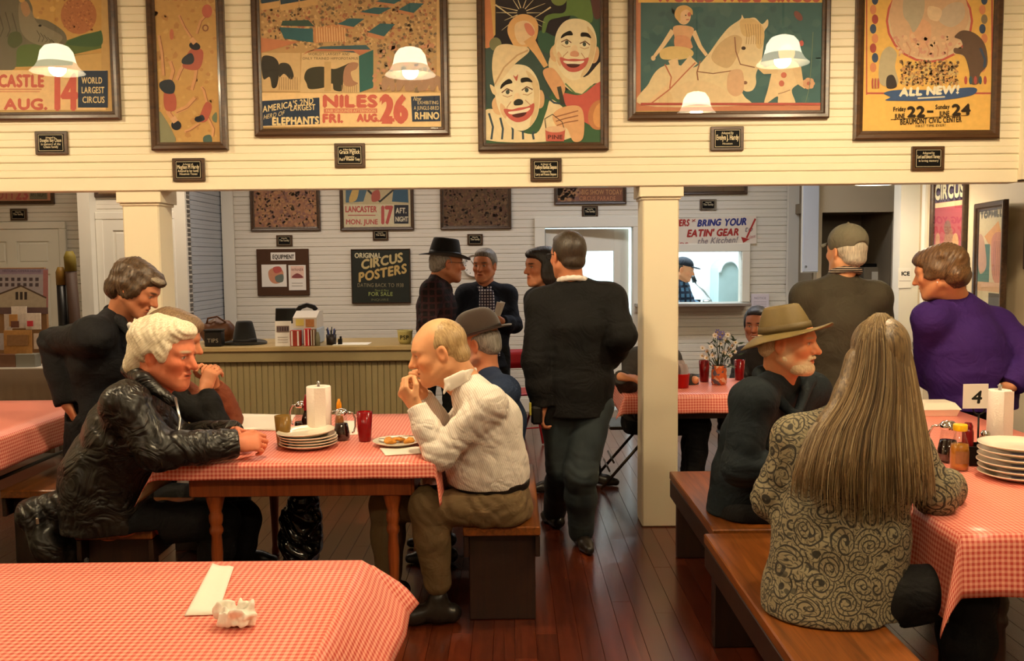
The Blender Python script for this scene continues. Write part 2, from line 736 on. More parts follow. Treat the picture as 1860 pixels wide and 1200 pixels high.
def post(name, x0, x1, cap_px, yf=5.37):
    w = x1 - x0
    root = structure(name)
    root.location = ((x0 + x1) / 2, yf + w / 2, 0)
    mb = MB()
    mb.box((0, 0, BEAM_Z / 2), (w, w, BEAM_Z), 0.008)
    mb.build('shaft', CREAM, root)
    mb = MB()
    zc = at(930, cap_px, yf).z
    mb.box((0, 0, (zc + BEAM_Z + 0.02) / 2), (w + 0.045, w + 0.05, BEAM_Z + 0.02 - zc), 0.003)
    mb.box((0, 0, zc - 0.008), (w + 0.02, w + 0.02, 0.016), 0.004)
    mb.build('capital', CREAM, root)
    return root


trim_1 = post('trim_1', at(1167, 700, 5.37).x, at(1232, 700, 5.37).x, 360)
trim_2 = post('trim_2', at(226, 480, 5.37).x, at(292, 480, 5.37).x, 362)

# plain corner wall right of the opening, side walls, ceilings and the rest of the front room behind the camera
plain_wall('wall_corner', [((3.55, YF + 0.02, 3.0), (1.2, 0.12, 1.9)), ((3.02, YF + 0.1, 3.0), (0.12, 0.2, 1.9)), ((4.1, YF + 0.2, 1.03), (1.1, 0.12, 2.06))], CREAM)
plain_wall('wall_right', [((4.6, 1.2, 2.0), (0.1, 8.2, 4.2)), ((X_RIGHT + 0.06, 6.75, 1.6), (0.12, 2.5, 3.3)), ((4.45, 8.6, 1.6), (0.1, 1.6, 3.3))], mat('tan_wall_paint', C(206, 188, 156), 0.5, var=0.04))
plain_wall('wall_left', [((-5.6, 3.4, 2.0), (0.1, 16.4, 4.2))], CREAM)
plain_wall('wall_rear', [((-0.5, -4.8, 2.0), (10.6, 0.1, 4.2))], CREAM)
plain_wall('ceiling', [((-0.5, 0.4, 3.95), (10.6, 10.4, 0.1))], CEILPAINT)
plain_wall('ceiling_back', [((-0.6, 7.6, 3.25), (10.2, 4.1, 0.1)), ((1.7, 11.0, 2.68), (5.0, 2.8, 0.1))], CEILPAINT)

# ------------------------------------------------------------------ back wall with door and kitchen hatch
xl = at(405, 480, YB).x
xr = 2.93
dx0, dx1, dzt = at(990, 470, YB).x, at(1149, 470, YB).x, at(1070, 413, YB).z
wx0, wx1 = at(1172, 500, YB).x, at(1346, 500, YB).x
wz0, wz1 = at(1290, 549, YB).z, at(1290, 457, YB).z
wall_back = siding('wall_back', (xl, YB + 0.016, 0), 0, xr - xl, 0, 3.2, GREYWHITE,
                   [(dx0 - xl, dx1 - xl, 0, dzt), (wx0 - xl, wx1 - xl, wz0, wz1)])
# jog on the left: bluish side wall, then a wall nearer to the camera
mb_side = siding('wall_side', (xl - 0.016, 8.55, 0), PI / 2, YB - 8.55, 0, 3.2, mat('blue_grey_wall_paint', C(176, 182, 190), 0.5, var=0.04))
siding('wall_jog', (-3.98, 8.566, 0), 0, xl + 3.98, 0, 3.2, GREYWHITE)
siding('wall_back_left', (-5.6, 9.016, 0), 0, 1.6, 0, 3.2, GREYWHITE)


def door_leaf(name, w, h, panels, paint, t=0.04):
    """panelled door: stiles and rails with recessed raised panels; local x 0..w, front -y"""
    root = bpy.data.objects.new(name, None)
    COL.objects.link(root)
    mb = MB()
    mb.box((w / 2, 0, h / 2), (w, t * 0.4, h))
    xs = sorted({0, w} | {p[0] for p in panels} | {p[1] for p in panels})
    # frame: full boxes then panels inset in front
    covered = []
    zs = sorted({0, h} | {p[2] for p in panels} | {p[3] for p in panels})
    for a, b in zip(xs[:-1], xs[1:]):
        for c, d in zip(zs[:-1], zs[1:]):
            if not any(p[0] <= a + 1e-6 and p[1] >= b - 1e-6 and p[2] <= c + 1e-6 and p[3] >= d - 1e-6 for p in panels):
                mb.box(((a + b) / 2, 0, (c + d) / 2), (b - a, t, d - c))
    mb.build('stiles_and_rails', paint, root)
    for p in panels:
        mb = MB()
        mb.box(((p[0] + p[1]) / 2, 0, (p[2] + p[3]) / 2), (p[1] - p[0] - 0.03, t * 0.75, p[3] - p[2] - 0.03), 0.012)
        mb.build('panel', paint, root)
    return root


def casing(name, x0, x1, z1, Y, w=0.1, sill=None, paint=None, z0=0):
    root = structure(name)
    paint = paint or TRIMPAINT
    for c, s in (((x0 - w / 2, Y - 0.03, (z0 + z1) / 2), (w, 0.035, z1 - z0)), ((x1 + w / 2, Y - 0.03, (z0 + z1) / 2), (w, 0.035, z1 - z0)),
                 (((x0 + x1) / 2, Y - 0.031, z1 + w / 2), (x1 - x0 + 2 * w, 0.038, w))):
        mb = MB()
        mb.box(c, s, 0.006)
        mb.build('casing_board', paint, root)
    return root


# kitchen door: casing, leaf standing ajar, seen-through glass
door_1 = casing('door_1', dx0, dx1, dzt, YB, 0.11)
leaf = MB()
dw = dx1 - dx0 - 0.02
lh = dzt - 0.02
gx0, gx1, gz0, gz1 = 0.36, dw - 0.16, at(1080, 545, YB).z, at(1080, 457, YB).z
for c, s in (((gx0 / 2, 0, lh / 2), (gx0, 0.04, lh)), (((dw + gx1) / 2, 0, lh / 2), (dw - gx1, 0.04, lh)),
             (((gx0 + gx1) / 2, 0, gz0 / 2), (gx1 - gx0, 0.04, gz0)), (((gx0 + gx1) / 2, 0, (gz1 + lh) / 2), (gx1 - gx0, 0.04, lh - gz1))):
    leaf.box(c, s, 0.002)
lo = leaf.build('door_leaf', TRIMPAINT, door_1, (dx0 + 0.005, YB + 0.05, 0.008), (0, 0, math.radians(8)))
mb = MB()
mb.box(((gx0 + gx1) / 2, 0, (gz0 + gz1) / 2), (gx1 - gx0, 0.006, gz1 - gz0))
mb.build('glass_pane', PANE, lo)
mb = MB()
mb.lathe([(0.0, 0), (0.012, 0.0), (0.012, 0.03), (0.028, 0.035), (0.03, 0.055), (0.0, 0.065)], 12, (dw - 0.06, -0.02, 1.0), rotm('X', PI / 2))
mb.build('door_knob', METAL, lo)

# kitchen hatch
window_1 = casing('window_1', wx0, wx1, wz1, YB, 0.085, z0=wz0)
mb = MB()
xs_, xe_ = wx0 - 0.12, at(1354, 551, YB).x
mb.box(((xs_ + xe_) / 2, YB - 0.1, wz0 - 0.015), (xe_ - xs_, 0.3, 0.03), 0.004)
mb.build('hatch_shelf', mat('grey_counter_laminate', C(150, 140, 130), 0.35), window_1)
mb = MB()
mb.prism([(xs_, -0.03), (xe_ - 0.0, -0.03), (xe_ - 0.08, -0.09), (xs_, -0.09)], 0, 0.05, rotm('X', PI / 2), (0, YB - 0.016, wz0))
mb.build('shelf_apron', TRIMPAINT, window_1)

# kitchen beyond
KW = mat('kitchen_white_paint', C(236, 240, 240), 0.5, var=0.02)
plain_wall('wall_kitchen', [((1.6, 12.35, 1.35), (5.2, 0.1, 2.8)), ((4.1, 11.0, 1.35), (0.1, 2.7, 2.8)), ((-0.8, 11.0, 1.35), (0.1, 2.7, 2.8))], KW)
plain_wall('floor_kitchen', [((1.6, 11.0, -0.05), (5.2, 2.75, 0.1))], mat('kitchen_floor_tile', C(190, 192, 190), 0.25))

# left door (closed, six panels) and the panelled wall end beside it
door_2 = casing('door_2', at(-60, 470, 9.0).x, at(112, 470, 9.0).x, at(60, 416, 9.0).z, 9.0 - 0.0, 0.07, paint=TRIMPAINT)
w2 = at(112, 470, 9.0).x - at(-60, 470, 9.0).x
h2 = at(60, 416, 9.0).z
pn = []
for a, b in ((0.1, w2 / 2 - 0.05), (w2 / 2 + 0.05, w2 - 0.1)):
    for c, d in ((h2 - 0.34, h2 - 0.12), (0.98, h2 - 0.44), (0.2, 0.86)):
        pn.append((a, b, c, d))
dl = door_leaf('door_leaf', w2 - 0.004, h2 - 0.004, pn, TRIMPAINT)
dl.parent = door_2
dl.location = (at(-60, 470, 9.0).x + 0.002, 9.0 - 0.022, 0)
# pilaster between the two left walls
plain_wall('trim_3', [(((at(143, 450, 8.4).x + at(165, 450, 8.4).x) / 2, 8.72, 1.6), (at(165, 450, 8.4).x - at(143, 450, 8.4).x, 0.62, 3.2))], TRIMPAINT)
# white corner board on the jog and the corner of the back wall
plain_wall('trim_4', [((xl - 0.05, 8.53, 1.6), (0.12, 0.04, 3.2))], TRIMPAINT)
plain_wall('trim_5', [((xl + 0.075, YB - 0.03, 1.6), (0.12, 0.03, 3.2))], TRIMPAINT)
# narrow door on the jog wall, half behind the post
jx0, jx1, jz = at(190, 400, 8.55).x, at(306, 400, 8.55).x, at(200, 399, 8.55).z
door_3 = casing('door_3', jx0, jx1, jz, 8.55, 0.07)
pn = [(0.09, jx1 - jx0 - 0.09, 1.0, jz - 0.1), (0.09, jx1 - jx0 - 0.09, 0.2, 0.88)]
dl = door_leaf('door_leaf', jx1 - jx0, jz, pn, TRIMPAINT)
dl.parent = door_3
dl.location = (jx0, 8.55 - 0.022, 0)

# ------------------------------------------------------------------ right end: pilaster, hanging cabinet, dark alcove
YA = 9.0
ax0, ax1, azt = at(1492, 480, YA).x, at(1626, 480, YA).x, at(1560, 385, YA).z
GREYW = mat('warm_grey_wall_paint', C(206, 192, 168), 0.5, var=0.04)
plain_wall('wall_alcove', [(((3.02 + ax0) / 2, YA + 0.35, 1.6), (ax0 - 3.02, 0.7, 3.2)), (((ax0 + 4.4) / 2, YA + 0.06, (azt + 3.2) / 2), (4.4 - ax0, 0.1, 3.2 - azt)),
                           (((ax1 + 4.4) / 2, YA + 0.06, azt / 2), (4.4 - ax1, 0.1, azt))], GREYW)
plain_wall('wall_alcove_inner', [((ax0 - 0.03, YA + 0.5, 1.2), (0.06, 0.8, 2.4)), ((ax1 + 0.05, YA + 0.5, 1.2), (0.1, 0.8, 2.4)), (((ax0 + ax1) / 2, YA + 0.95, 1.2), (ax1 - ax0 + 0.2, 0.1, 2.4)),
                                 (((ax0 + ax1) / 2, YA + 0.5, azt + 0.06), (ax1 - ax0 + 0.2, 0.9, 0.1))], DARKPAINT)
plain_wall('trim_6', [((xr + 0.03, YB - 0.04, 1.6), (0.13, 0.06, 3.2))], TRIMPAINT)
plain_wall('trim_7', [((X_RIGHT - 0.08, 7.74, 1.6), (0.16, 0.14, 3.2)), ((X_RIGHT - 0.01, 7.56, 1.6), (0.02, 0.06, 3.2))], TRIMPAINT)
# white wall cabinet left of the alcove
c0, c1 = at(1455, 400, YA).x, at(1485, 400, YA).x
cab = thing('wall_cabinet', 'tall narrow white wall cabinet hanging left of the dark alcove', 'cabinet', ((c0 + c1) / 2, YA - 0.02, at(1465, 495, YA).z))
mb = MB()
mb.box((0, 0.0, 0.55), (c1 - c0, 0.035, 1.1), 0.004)
mb.build('body', TRIMPAINT, cab)
mb = MB()
mb.box((0, -0.028, 0.55), (c1 - c0 - 0.01, 0.02, 1.08), 0.004)
cd = mb.build('door', mat('pale_blue_cabinet_paint', C(196, 204, 220), 0.4, var=0.02), cab)
mb = MB()
mb.lathe([(0, 0), (0.006, 0), (0.006, 0.015), (0.012, 0.02), (0.0, 0.028)], 10, (-0.05, -0.038, 0.06), rotm('X', PI / 2))
mb.build('knob', METAL, cd)

# baseboards that show behind the tables
plain_wall('baseboard_back', [(((xl + dx0 - 0.11) / 2, YB - 0.03, 0.07), (dx0 - 0.11 - xl, 0.025, 0.14)), (((dx1 + 0.11 + xr) / 2, YB - 0.03, 0.07), (xr - dx1 - 0.11, 0.025, 0.14))], TRIMPAINT)
plain_wall('baseboard_right', [((X_RIGHT - 0.012, 6.7, 0.07), (0.024, 2.3, 0.14))], TRIMPAINT)
plain_wall('trim_8', [((X_RIGHT - 0.02, 6.7, 0.86), (0.04, 2.6, 0.05))], mat('grey_chair_rail_paint', C(170, 160, 140), 0.4))


# ------------------------------------------------------------------ pendant lamps
SHADE = mat('lit_frosted_glass', C(255, 244, 214), 0.3, emit=(1.0, 0.88, 0.62, 1), estr=26.0)
SHADERIM = mat('glowing_glass_rim', C(255, 246, 220), 0.15, emit=(1.0, 0.86, 0.60, 1), estr=9.0)
BULB = mat('lit_bulb', C(255, 244, 214), 0.3, emit=(1.0, 0.9, 0.66, 1), estr=60.0)


def pendant(x, y, z, watts, zc, label, lc=WARM, k=1.0):
    root = thing('pendant_lamp', label, 'lamp', (x, y, z), 0, 'bell shade pendant lamps')
    mb = MB()
    mb.lathe([(0.045, 0.205), (0.085, 0.19), (0.115, 0.15), (0.128, 0.095), (0.135, 0.07)], 28, cap=False)
    mb.lathe([(0.13, 0.07), (0.11, 0.145), (0.08, 0.182), (0.03, 0.196)], 28, cap=False)
    mb.build('shade', SHADE, root)
    mb = MB()
    mb.lathe([(0.135, 0.07), (0.155, 0.035), (0.185, 0.008), (0.193, 0.0), (0.186, 0.001), (0.152, 0.028), (0.13, 0.068)], 28, cap=False)
    mb.build('rim', SHADERIM, root)
    mb = MB()
    mb.lathe([(0.0, 0.0), (0.02, 0.004), (0.03, 0.03), (0.022, 0.06), (0.016, 0.08), (0.0, 0.09)], 12, (0, 0, 0.085), cap=False)
    mb.build('bulb', BULB, root)
    mb = MB()
    mb.lathe([(0.0, 0.2), (0.048, 0.2), (0.05, 0.215), (0.03, 0.25), (0.012, 0.27), (0.008, 0.3), (0.008, zc - z - 0.03), (0.06, zc - z - 0.03), (0.06, zc - z - 0.001), (0, zc - z - 0.001)], 14, cap=False)
    mb.build('stem', mat('aged_brass', C(120, 92, 48), 0.35, 1.0), root)
    l = add_light('lamp_light', 'POINT', (0, 0, 0.03), watts * k, lc, 0.06)
    l.parent = root
    return root


where = ['over the table of the white haired man, left of the post', 'over the laid table in the middle', 'over the long table on the right',
         'over the benches on the right, nearer row', 'added behind the camera to light the near table', 'added behind the camera at the far left as fill', 'added behind the camera on the right as fill']
for (px_, py_, pz_, w_), ww in zip(PENDANTS, where):
    pendant(px_, py_, pz_, w_, 3.9, 'bell glass pendant lamp ' + ww)
for (px_, py_, pz_, w_) in BACK_LAMPS:
    pendant(px_, py_, pz_, w_, 3.2, 'lit pendant lamp whose rim shows under the beam at the alcove', BACKC)
# ------------------------------------------------------------------ framed circus posters and plaques
def frame_mesh(w, h, rail, depth, mt):
    prof = [(0, 0), (0, depth * 0.8), (0.008, depth), (rail * 0.55, depth * 0.92), (rail * 0.7, depth * 0.6), (rail, depth * 0.5), (rail, 0)]
    mb = MB()
    vs, fs = [], []
    n = len(prof)
    for cx, cz, sx, sz in ((-w / 2, 0, 1, 1), (w / 2, 0, -1, 1), (w / 2, h, -1, -1), (-w / 2, h, 1, -1)):
        for o, d in prof:
            vs.append((cx + sx * o, -d, cz + sz * o))
    for k in range(4):
        a, b = k * n, ((k + 1) % 4) * n
        for i in range(n - 1):
            fs.append((a + i, b + i, b + i + 1, a + i + 1))
    mb.add(vs, fs, False)
    return mb


def framed(name, label, cat, px0, px1, pyb, Y, H, rail, art, off=None, sc=3.4277, oy=0, depth=0.035, group='framed circus posters',
           fr=None, glass=True, rz=0.0, bgcol=None, proud=0.0):
    """picture hung at wall distance Y, its lower corners seen at (px0, pyb) and (px1, pyb)"""
    a, b = at(px0, pyb, Y - depth - proud), at(px1, pyb, Y - depth - proud)
    w, zb_, cx = b.x - a.x, (a.z + b.z) / 2, (a.x + b.x) / 2
    root = thing(name, label, cat, (cx, Y - proud, zb_), rz, group)
    fo = frame_mesh(w, H, rail, depth, None).build('frame', fr or FRAMEW, root)
    yp = Y - proud - depth * 0.3

    def conv(zx, zy):
        p = at((off if off is not None else 0) + zx / sc, oy + zy / sc, yp)
        return (p.x - cx, p.z - zb_)
    A = Art(lambda u, v: (u, v))
    A.rect(-w / 2 + rail * 0.9, rail * 0.9, w / 2 - rail * 0.9, H - rail * 0.9, bgcol or C(205, 160, 80))
    A.conv = conv
    A.clip = (-w / 2 + rail * 0.8, rail * 0.8, w / 2 - rail * 0.8, H - rail * 0.8)
    if art:
        art(A)
    pr = link('print', A.mesh('print', INK), root, (0, -depth * 0.3, 0), (PI / 2, 0, 0))
    # print clipped to the sight size: drop nothing, rails cover the margin
    if glass:
        g = MB()
        g.box((0, -depth * 0.3 - 0.0095, H / 2), (w - rail * 1.6, 0.002, H - rail * 1.6))
        g.build('glass', PANE, root)
    return root


CRM, RED, NAVY, INKB = C(238, 208, 140), C(206, 70, 40), C(38, 56, 84), C(30, 28, 24)
SKIN, SKD, WHT = C(240, 205, 150), C(214, 150, 92), C(244, 226, 180)


def speckle(A, n, x0, y0, x1, y1, cols, r0, r1, seed, asp=1.0):
    rr = random.Random(seed)
    for c in cols:
        vs, fs = [], []
        for _ in range(n):
            x, y, r, a = rr.uniform(x0, x1), rr.uniform(y0, y1), rr.uniform(r0, r1), rr.uniform(0, 6.28)
            k = len(vs)
            for i in range(5):
                t = a + i * 1.2566
                q = r * rr.uniform(0.5, 1.1)
                vs.append((x + q * math.cos(t), y + q * asp * math.sin(t)))
            fs.append((k, k + 1, k + 2, k + 3, k + 4))
        A._put(vs, fs, c)


def art_rhino(A):
    A.rect(-560, -900, 632, 437, C(206, 152, 48))
    speckle(A, 40, -300, -300, 620, 150, [C(190, 130, 40), C(222, 172, 70)], 8, 26, 1)
    A.poly([(-560, 300), (200, 260), (420, 250), (520, 215), (632, 190), (632, 300), (430, 345), (632, 330), (632, 400), (-560, 437)], C(92, 116, 52))
    A.blob([(410, 270), (500, 225), (600, 200), (632, 195), (632, 280), (520, 290)], C(66, 102, 58))
    A.poly([(470, 345), (632, 330), (632, 437), (440, 437)], C(214, 168, 78))
    A.ell(490, 95, 112, 118, C(186, 104, 30))
    speckle(A, 60, 400, 0, 580, 190, [C(206, 130, 44), C(160, 84, 26)], 3, 9, 2)
    A.blob([(-500, -60), (-200, -120), (60, -80), (130, 20), (170, -10), (200, 40), (215, 110), (300, 130), (400, 200), (410, 270), (330, 290), (200, 275), (110, 300), (90, 430), (-40, 430), (-70, 330), (-300, 350), (-500, 300)], C(116, 108, 88))
    A.blob([(120, 20), (190, 60), (230, 140), (290, 170), (390, 230), (330, 285), (210, 270), (130, 190)], C(142, 132, 106))
    A.blob([(130, 25), (165, 10), (190, 70), (165, 105), (140, 80)], C(180, 132, 84))
    for i in range(9):
        A.line([(-260 + i * 42, 40 + i * 5), (-230 + i * 42, 130 + i * 8), (-250 + i * 42, 230)], 6, C(88, 82, 66))
    for i in range(5):
        A.line([(230 + i * 22, 190 + i * 14), (250 + i * 24, 225 + i * 12), (240 + i * 22, 262)], 4, C(84, 76, 60))
    A.blob([(60, 210), (120, 200), (140, 260), (90, 300), (50, 270)], C(86, 96, 58))
    A.ell(250, 160, 10, 7, INKB)
    A.rect(-560, 437, 660, 685, C(240, 196, 128))
    A.text('NEW CASTLE', -220, 540, 272, 76, RED, bold=5)
    A.rect(-220, 552, 260, 560, C(220, 130, 80))
    A.rect(-200, 568, 250, 574, C(220, 130, 80))
    A.text('TUES. AUG.', -300, 680, 292, 66, RED, bold=5)
    A.text('14', 305, 682, 484, 232, C(214, 66, 36), bold=8)
    A.rect(487, 440, 672, 670, NAVY)
    for t, y, a, b in (('WORLD', 520, 510, 636), ('LARGEST', 580, 508, 650), ('CIRCUS', 640, 514, 652)):
        A.text(t, a, y, b, 40, CRM, bold=1)


def art_acrobats(A):
    A.rect(920, -900, 1370, 885, C(206, 150, 58))
    A.rect(940, -900, 985, 885, C(186, 96, 44))
    A.rect(958, -900, 1350, 885, C(208, 156, 66))
    speckle(A, 50, 960, -100, 1345, 880, [C(216, 168, 80), C(196, 136, 50)], 8, 26, 4)
    A.text('THE FLYERS', 1010, 3, 1290, 60, C(190, 96, 40), bold=1)

    def acro(P, trunk, suit, cap):
        for pts, w in P:
            A.line(pts, [w] * len(pts), C(222, 156, 92))
            A.line([(p[0] + w * 0.4, p[1] + 2) for p in pts], 4, C(150, 84, 40))
        A.blob(trunk, C(188, 74, 44))
        A.blob(suit, C(50, 60, 74))
        A.ell(*cap[:4], C(40, 46, 58), cap[4])
    acro([([(1190, 230), (1150, 170), (1115, 95)], 18), ([(1225, 210), (1250, 130), (1290, 90)], 18), ([(1150, 390), (1120, 450), (1100, 500)], 22), ([(1225, 420), (1215, 490), (1195, 560)], 22)],
         [(1200, 300), (1265, 320), (1240, 430), (1140, 420), (1160, 350)], [(1140, 360), (1190, 330), (1210, 370), (1190, 400), (1135, 395)], (1213, 287, 36, 24, 0.3))
    A.line([(1190, 240), (1215, 270)], 30, C(226, 164, 104))
    acro([([(1070, 640), (1050, 700), (1080, 740)], 34), ([(1090, 700), (1160, 670), (1215, 610)], 26), ([(1060, 510), (1080, 440), (1060, 380)], 24), ([(1020, 470), (1010, 330), (990, 220)], 20)],
         [(1030, 560), (1090, 590), (1095, 680), (1040, 690), (1020, 640)], [(1000, 510), (1060, 495), (1090, 530), (1080, 580), (1030, 580), (995, 545)], (1098, 780, 32, 30, 0.5))
    A.line([(1075, 730), (1095, 760)], 36, C(226, 170, 116))
    acro([([(1290, 640), (1270, 560), (1255, 540)], 18), ([(1240, 770), (1180, 810), (1150, 820)], 18), ([(1290, 720), (1330, 800), (1325, 850)], 18)],
         [(1280, 640), (1320, 660), (1290, 750), (1240, 750)], [(1225, 735), (1260, 715), (1275, 745), (1235, 760)], (1236, 742, 24, 18, 0))
    A.ell(1290, 70, 32, 42, C(204, 90, 60))
    A.ell(1280, 175, 20, 22, C(150, 90, 50))
    A.ell(1280, 175, 12, 14, C(214, 160, 80))
    A.ell(1070, 215, 13, 34, C(206, 104, 56))
    A.blob([(990, 700), (1030, 740), (1080, 830), (1090, 885), (985, 885)], C(146, 146, 110))
    A.blob([(1270, 850), (1310, 840), (1320, 885), (1270, 885)], C(80, 110, 104))
    A.blob([(1325, 720), (1350, 700), (1350, 760), (1325, 750)], C(110, 128, 100))


def art_menagerie(A):
    A.rect(150, -1100, 1310, 780, C(224, 178, 104))
    A.rect(180, -1000, 1280, 575, C(198, 152, 84))
    speckle(A, 260, 185, -60, 1275, 300, [C(222, 178, 110), C(166, 122, 70), C(180, 104, 58), C(128, 104, 74)], 6, 15, 5)
    TEAL = C(42, 106, 116)
    for x, y, l, hh in ((850, 200, 170, 90), (1040, 60, 160, 70), (800, 75, 200, 48), (660, 150, 170, 60), (900, 10, 190, 50), (560, -60, 170, 50), (1100, -60, 170, 50)):
        A.poly([(x, y), (x + l * 0.45, y - hh * 0.6), (x + l, y - hh * 0.55), (x + l * 0.6, y + hh * 0.3)], TEAL)
        A.poly([(x, y), (x + l * 0.6, y + hh * 0.3), (x + l * 0.6, y + hh * 0.55), (x, y + hh * 0.3)], C(206, 128, 66))
    for x, y in ((180, 5), (300, 10), (420, -10)):
        A.poly([(x, y - 40), (x + 110, y - 60), (x + 120, y), (x + 10, y + 20)], C(44, 76, 96))
        A.poly([(x, y + 20), (x + 120, y), (x + 120, y + 40), (x + 10, y + 60)], C(220, 170, 90))
    A.poly([(300, 170), (510, 180), (510, 265), (330, 240)], TEAL)
    A.poly([(320, 130), (480, 125), (520, 165), (310, 160)], C(60, 92, 84))
    A.poly([(185, 235), (420, 262), (260, 310), (185, 330)], C(204, 116, 56))
    A.poly([(510, 180), (640, 150), (720, 190), (700, 250), (520, 270)], C(208, 132, 62))
    for i in range(12):
        A.line([(530 + i * 16, 160 + (i % 3) * 8), (535 + i * 16, 262)], 6, C(236, 190, 120))
    # cages
    A.poly([(190, 330), (430, 330), (430, 570), (190, 570)], C(216, 176, 112))
    A.poly([(440, 330), (800, 330), (800, 578), (430, 575)], C(222, 184, 120))
    A.poly([(560, 290), (840, 280), (870, 310), (790, 330), (530, 305)], C(56, 100, 112))
    A.poly([(530, 305), (870, 310), (800, 345), (760, 318), (480, 318), (440, 345)], C(200, 110, 56))
    A.poly([(795, 350), (885, 310), (885, 545), (800, 575)], C(34, 104, 98))
    A.text("WORLD'S LARGEST AND", 480, 345, 738, 16, C(70, 46, 30))
    A.text('ONLY TRAINED HIPPOPOTAMUS', 444, 372, 790, 16, C(70, 46, 30))
    A.blob([(192, 360), (250, 350), (290, 380), (300, 440), (285, 535), (255, 545), (240, 480), (200, 490)], C(52, 48, 42))
    A.blob([(300, 400), (360, 400), (390, 470), (370, 495), (330, 460), (300, 480)], C(58, 54, 46))
    for i in range(9):
        A.line([(300 + i * 14, 480), (300 + i * 14, 560)], 3, C(150, 112, 66))
    A.blob([(455, 480), (480, 430), (560, 415), (640, 430), (700, 410), (745, 395), (730, 470), (700, 500), (690, 565), (640, 560), (630, 520), (580, 545), (490, 555), (470, 520)], C(62, 60, 44))
    A.blob([(705, 430), (745, 390), (790, 395), (780, 430), (745, 450), (760, 500), (790, 520), (740, 540), (700, 520)], C(176, 120, 84))
    A.poly([(580, 385), (622, 385), (622, 570), (580, 570)], C(206, 166, 98))
    for i in range(8):
        A.line([(690 + i * 13, 530), (690 + i * 13, 575)], 4, C(170, 130, 84))
    speckle(A, 60, 890, 280, 1270, 560, [C(196, 158, 104), C(140, 112, 78), C(210, 140, 90)], 10, 24, 8)
    for x in (940, 1030, 1110, 1190, 1240):
        A.blob([(x, 500), (x + 30, 470), (x + 70, 490), (x + 80, 560), (x + 55, 565), (x + 45, 530), (x + 20, 565), (x, 560)], C(176, 132, 98))
    # dates band
    A.rect(160, 580, 1310, 790, C(242, 200, 132))
    A.poly([(182, 630), (550, 608), (553, 772), (192, 785)], NAVY)
    A.text("AMERICA'S 2ND", 198, 700, 512, 40, CRM, rise=-55, bold=1)
    A.text('LARGEST', 368, 690, 524, 36, CRM, rise=-6, bold=1)
    A.text('HERD OF', 200, 745, 330, 30, CRM, rise=-28, shear=0.2)
    A.text('ELEPHANTS', 255, 778, 545, 46, CRM, rise=-8, bold=3)
    A.text('NILES', 568, 665, 906, 72, RED, bold=7)
    A.rect(578, 676, 910, 704, C(214, 100, 60))
    A.text('FAIR GROUNDS AFTERNOON', 590, 699, 900, 18, CRM)
    A.text('FRI.', 568, 762, 694, 52, RED, bold=5)
    A.text('AUG.', 786, 756, 920, 46, RED, bold=5)
    A.text('26', 930, 758, 1090, 166, RED, bold=13)
    A.poly([(1120, 602), (1300, 596), (1304, 755), (1128, 758)], NAVY)
    A.text('Now', 1132, 628, 1180, 28, CRM, shear=0.3)
    A.text('EXHIBITING', 1160, 650, 1290, 22, CRM)
    A.text('A JUNGLE-BRED', 1138, 684, 1294, 24, CRM)
    A.text('RHINO', 1142, 742, 1294, 44, CRM, bold=2)


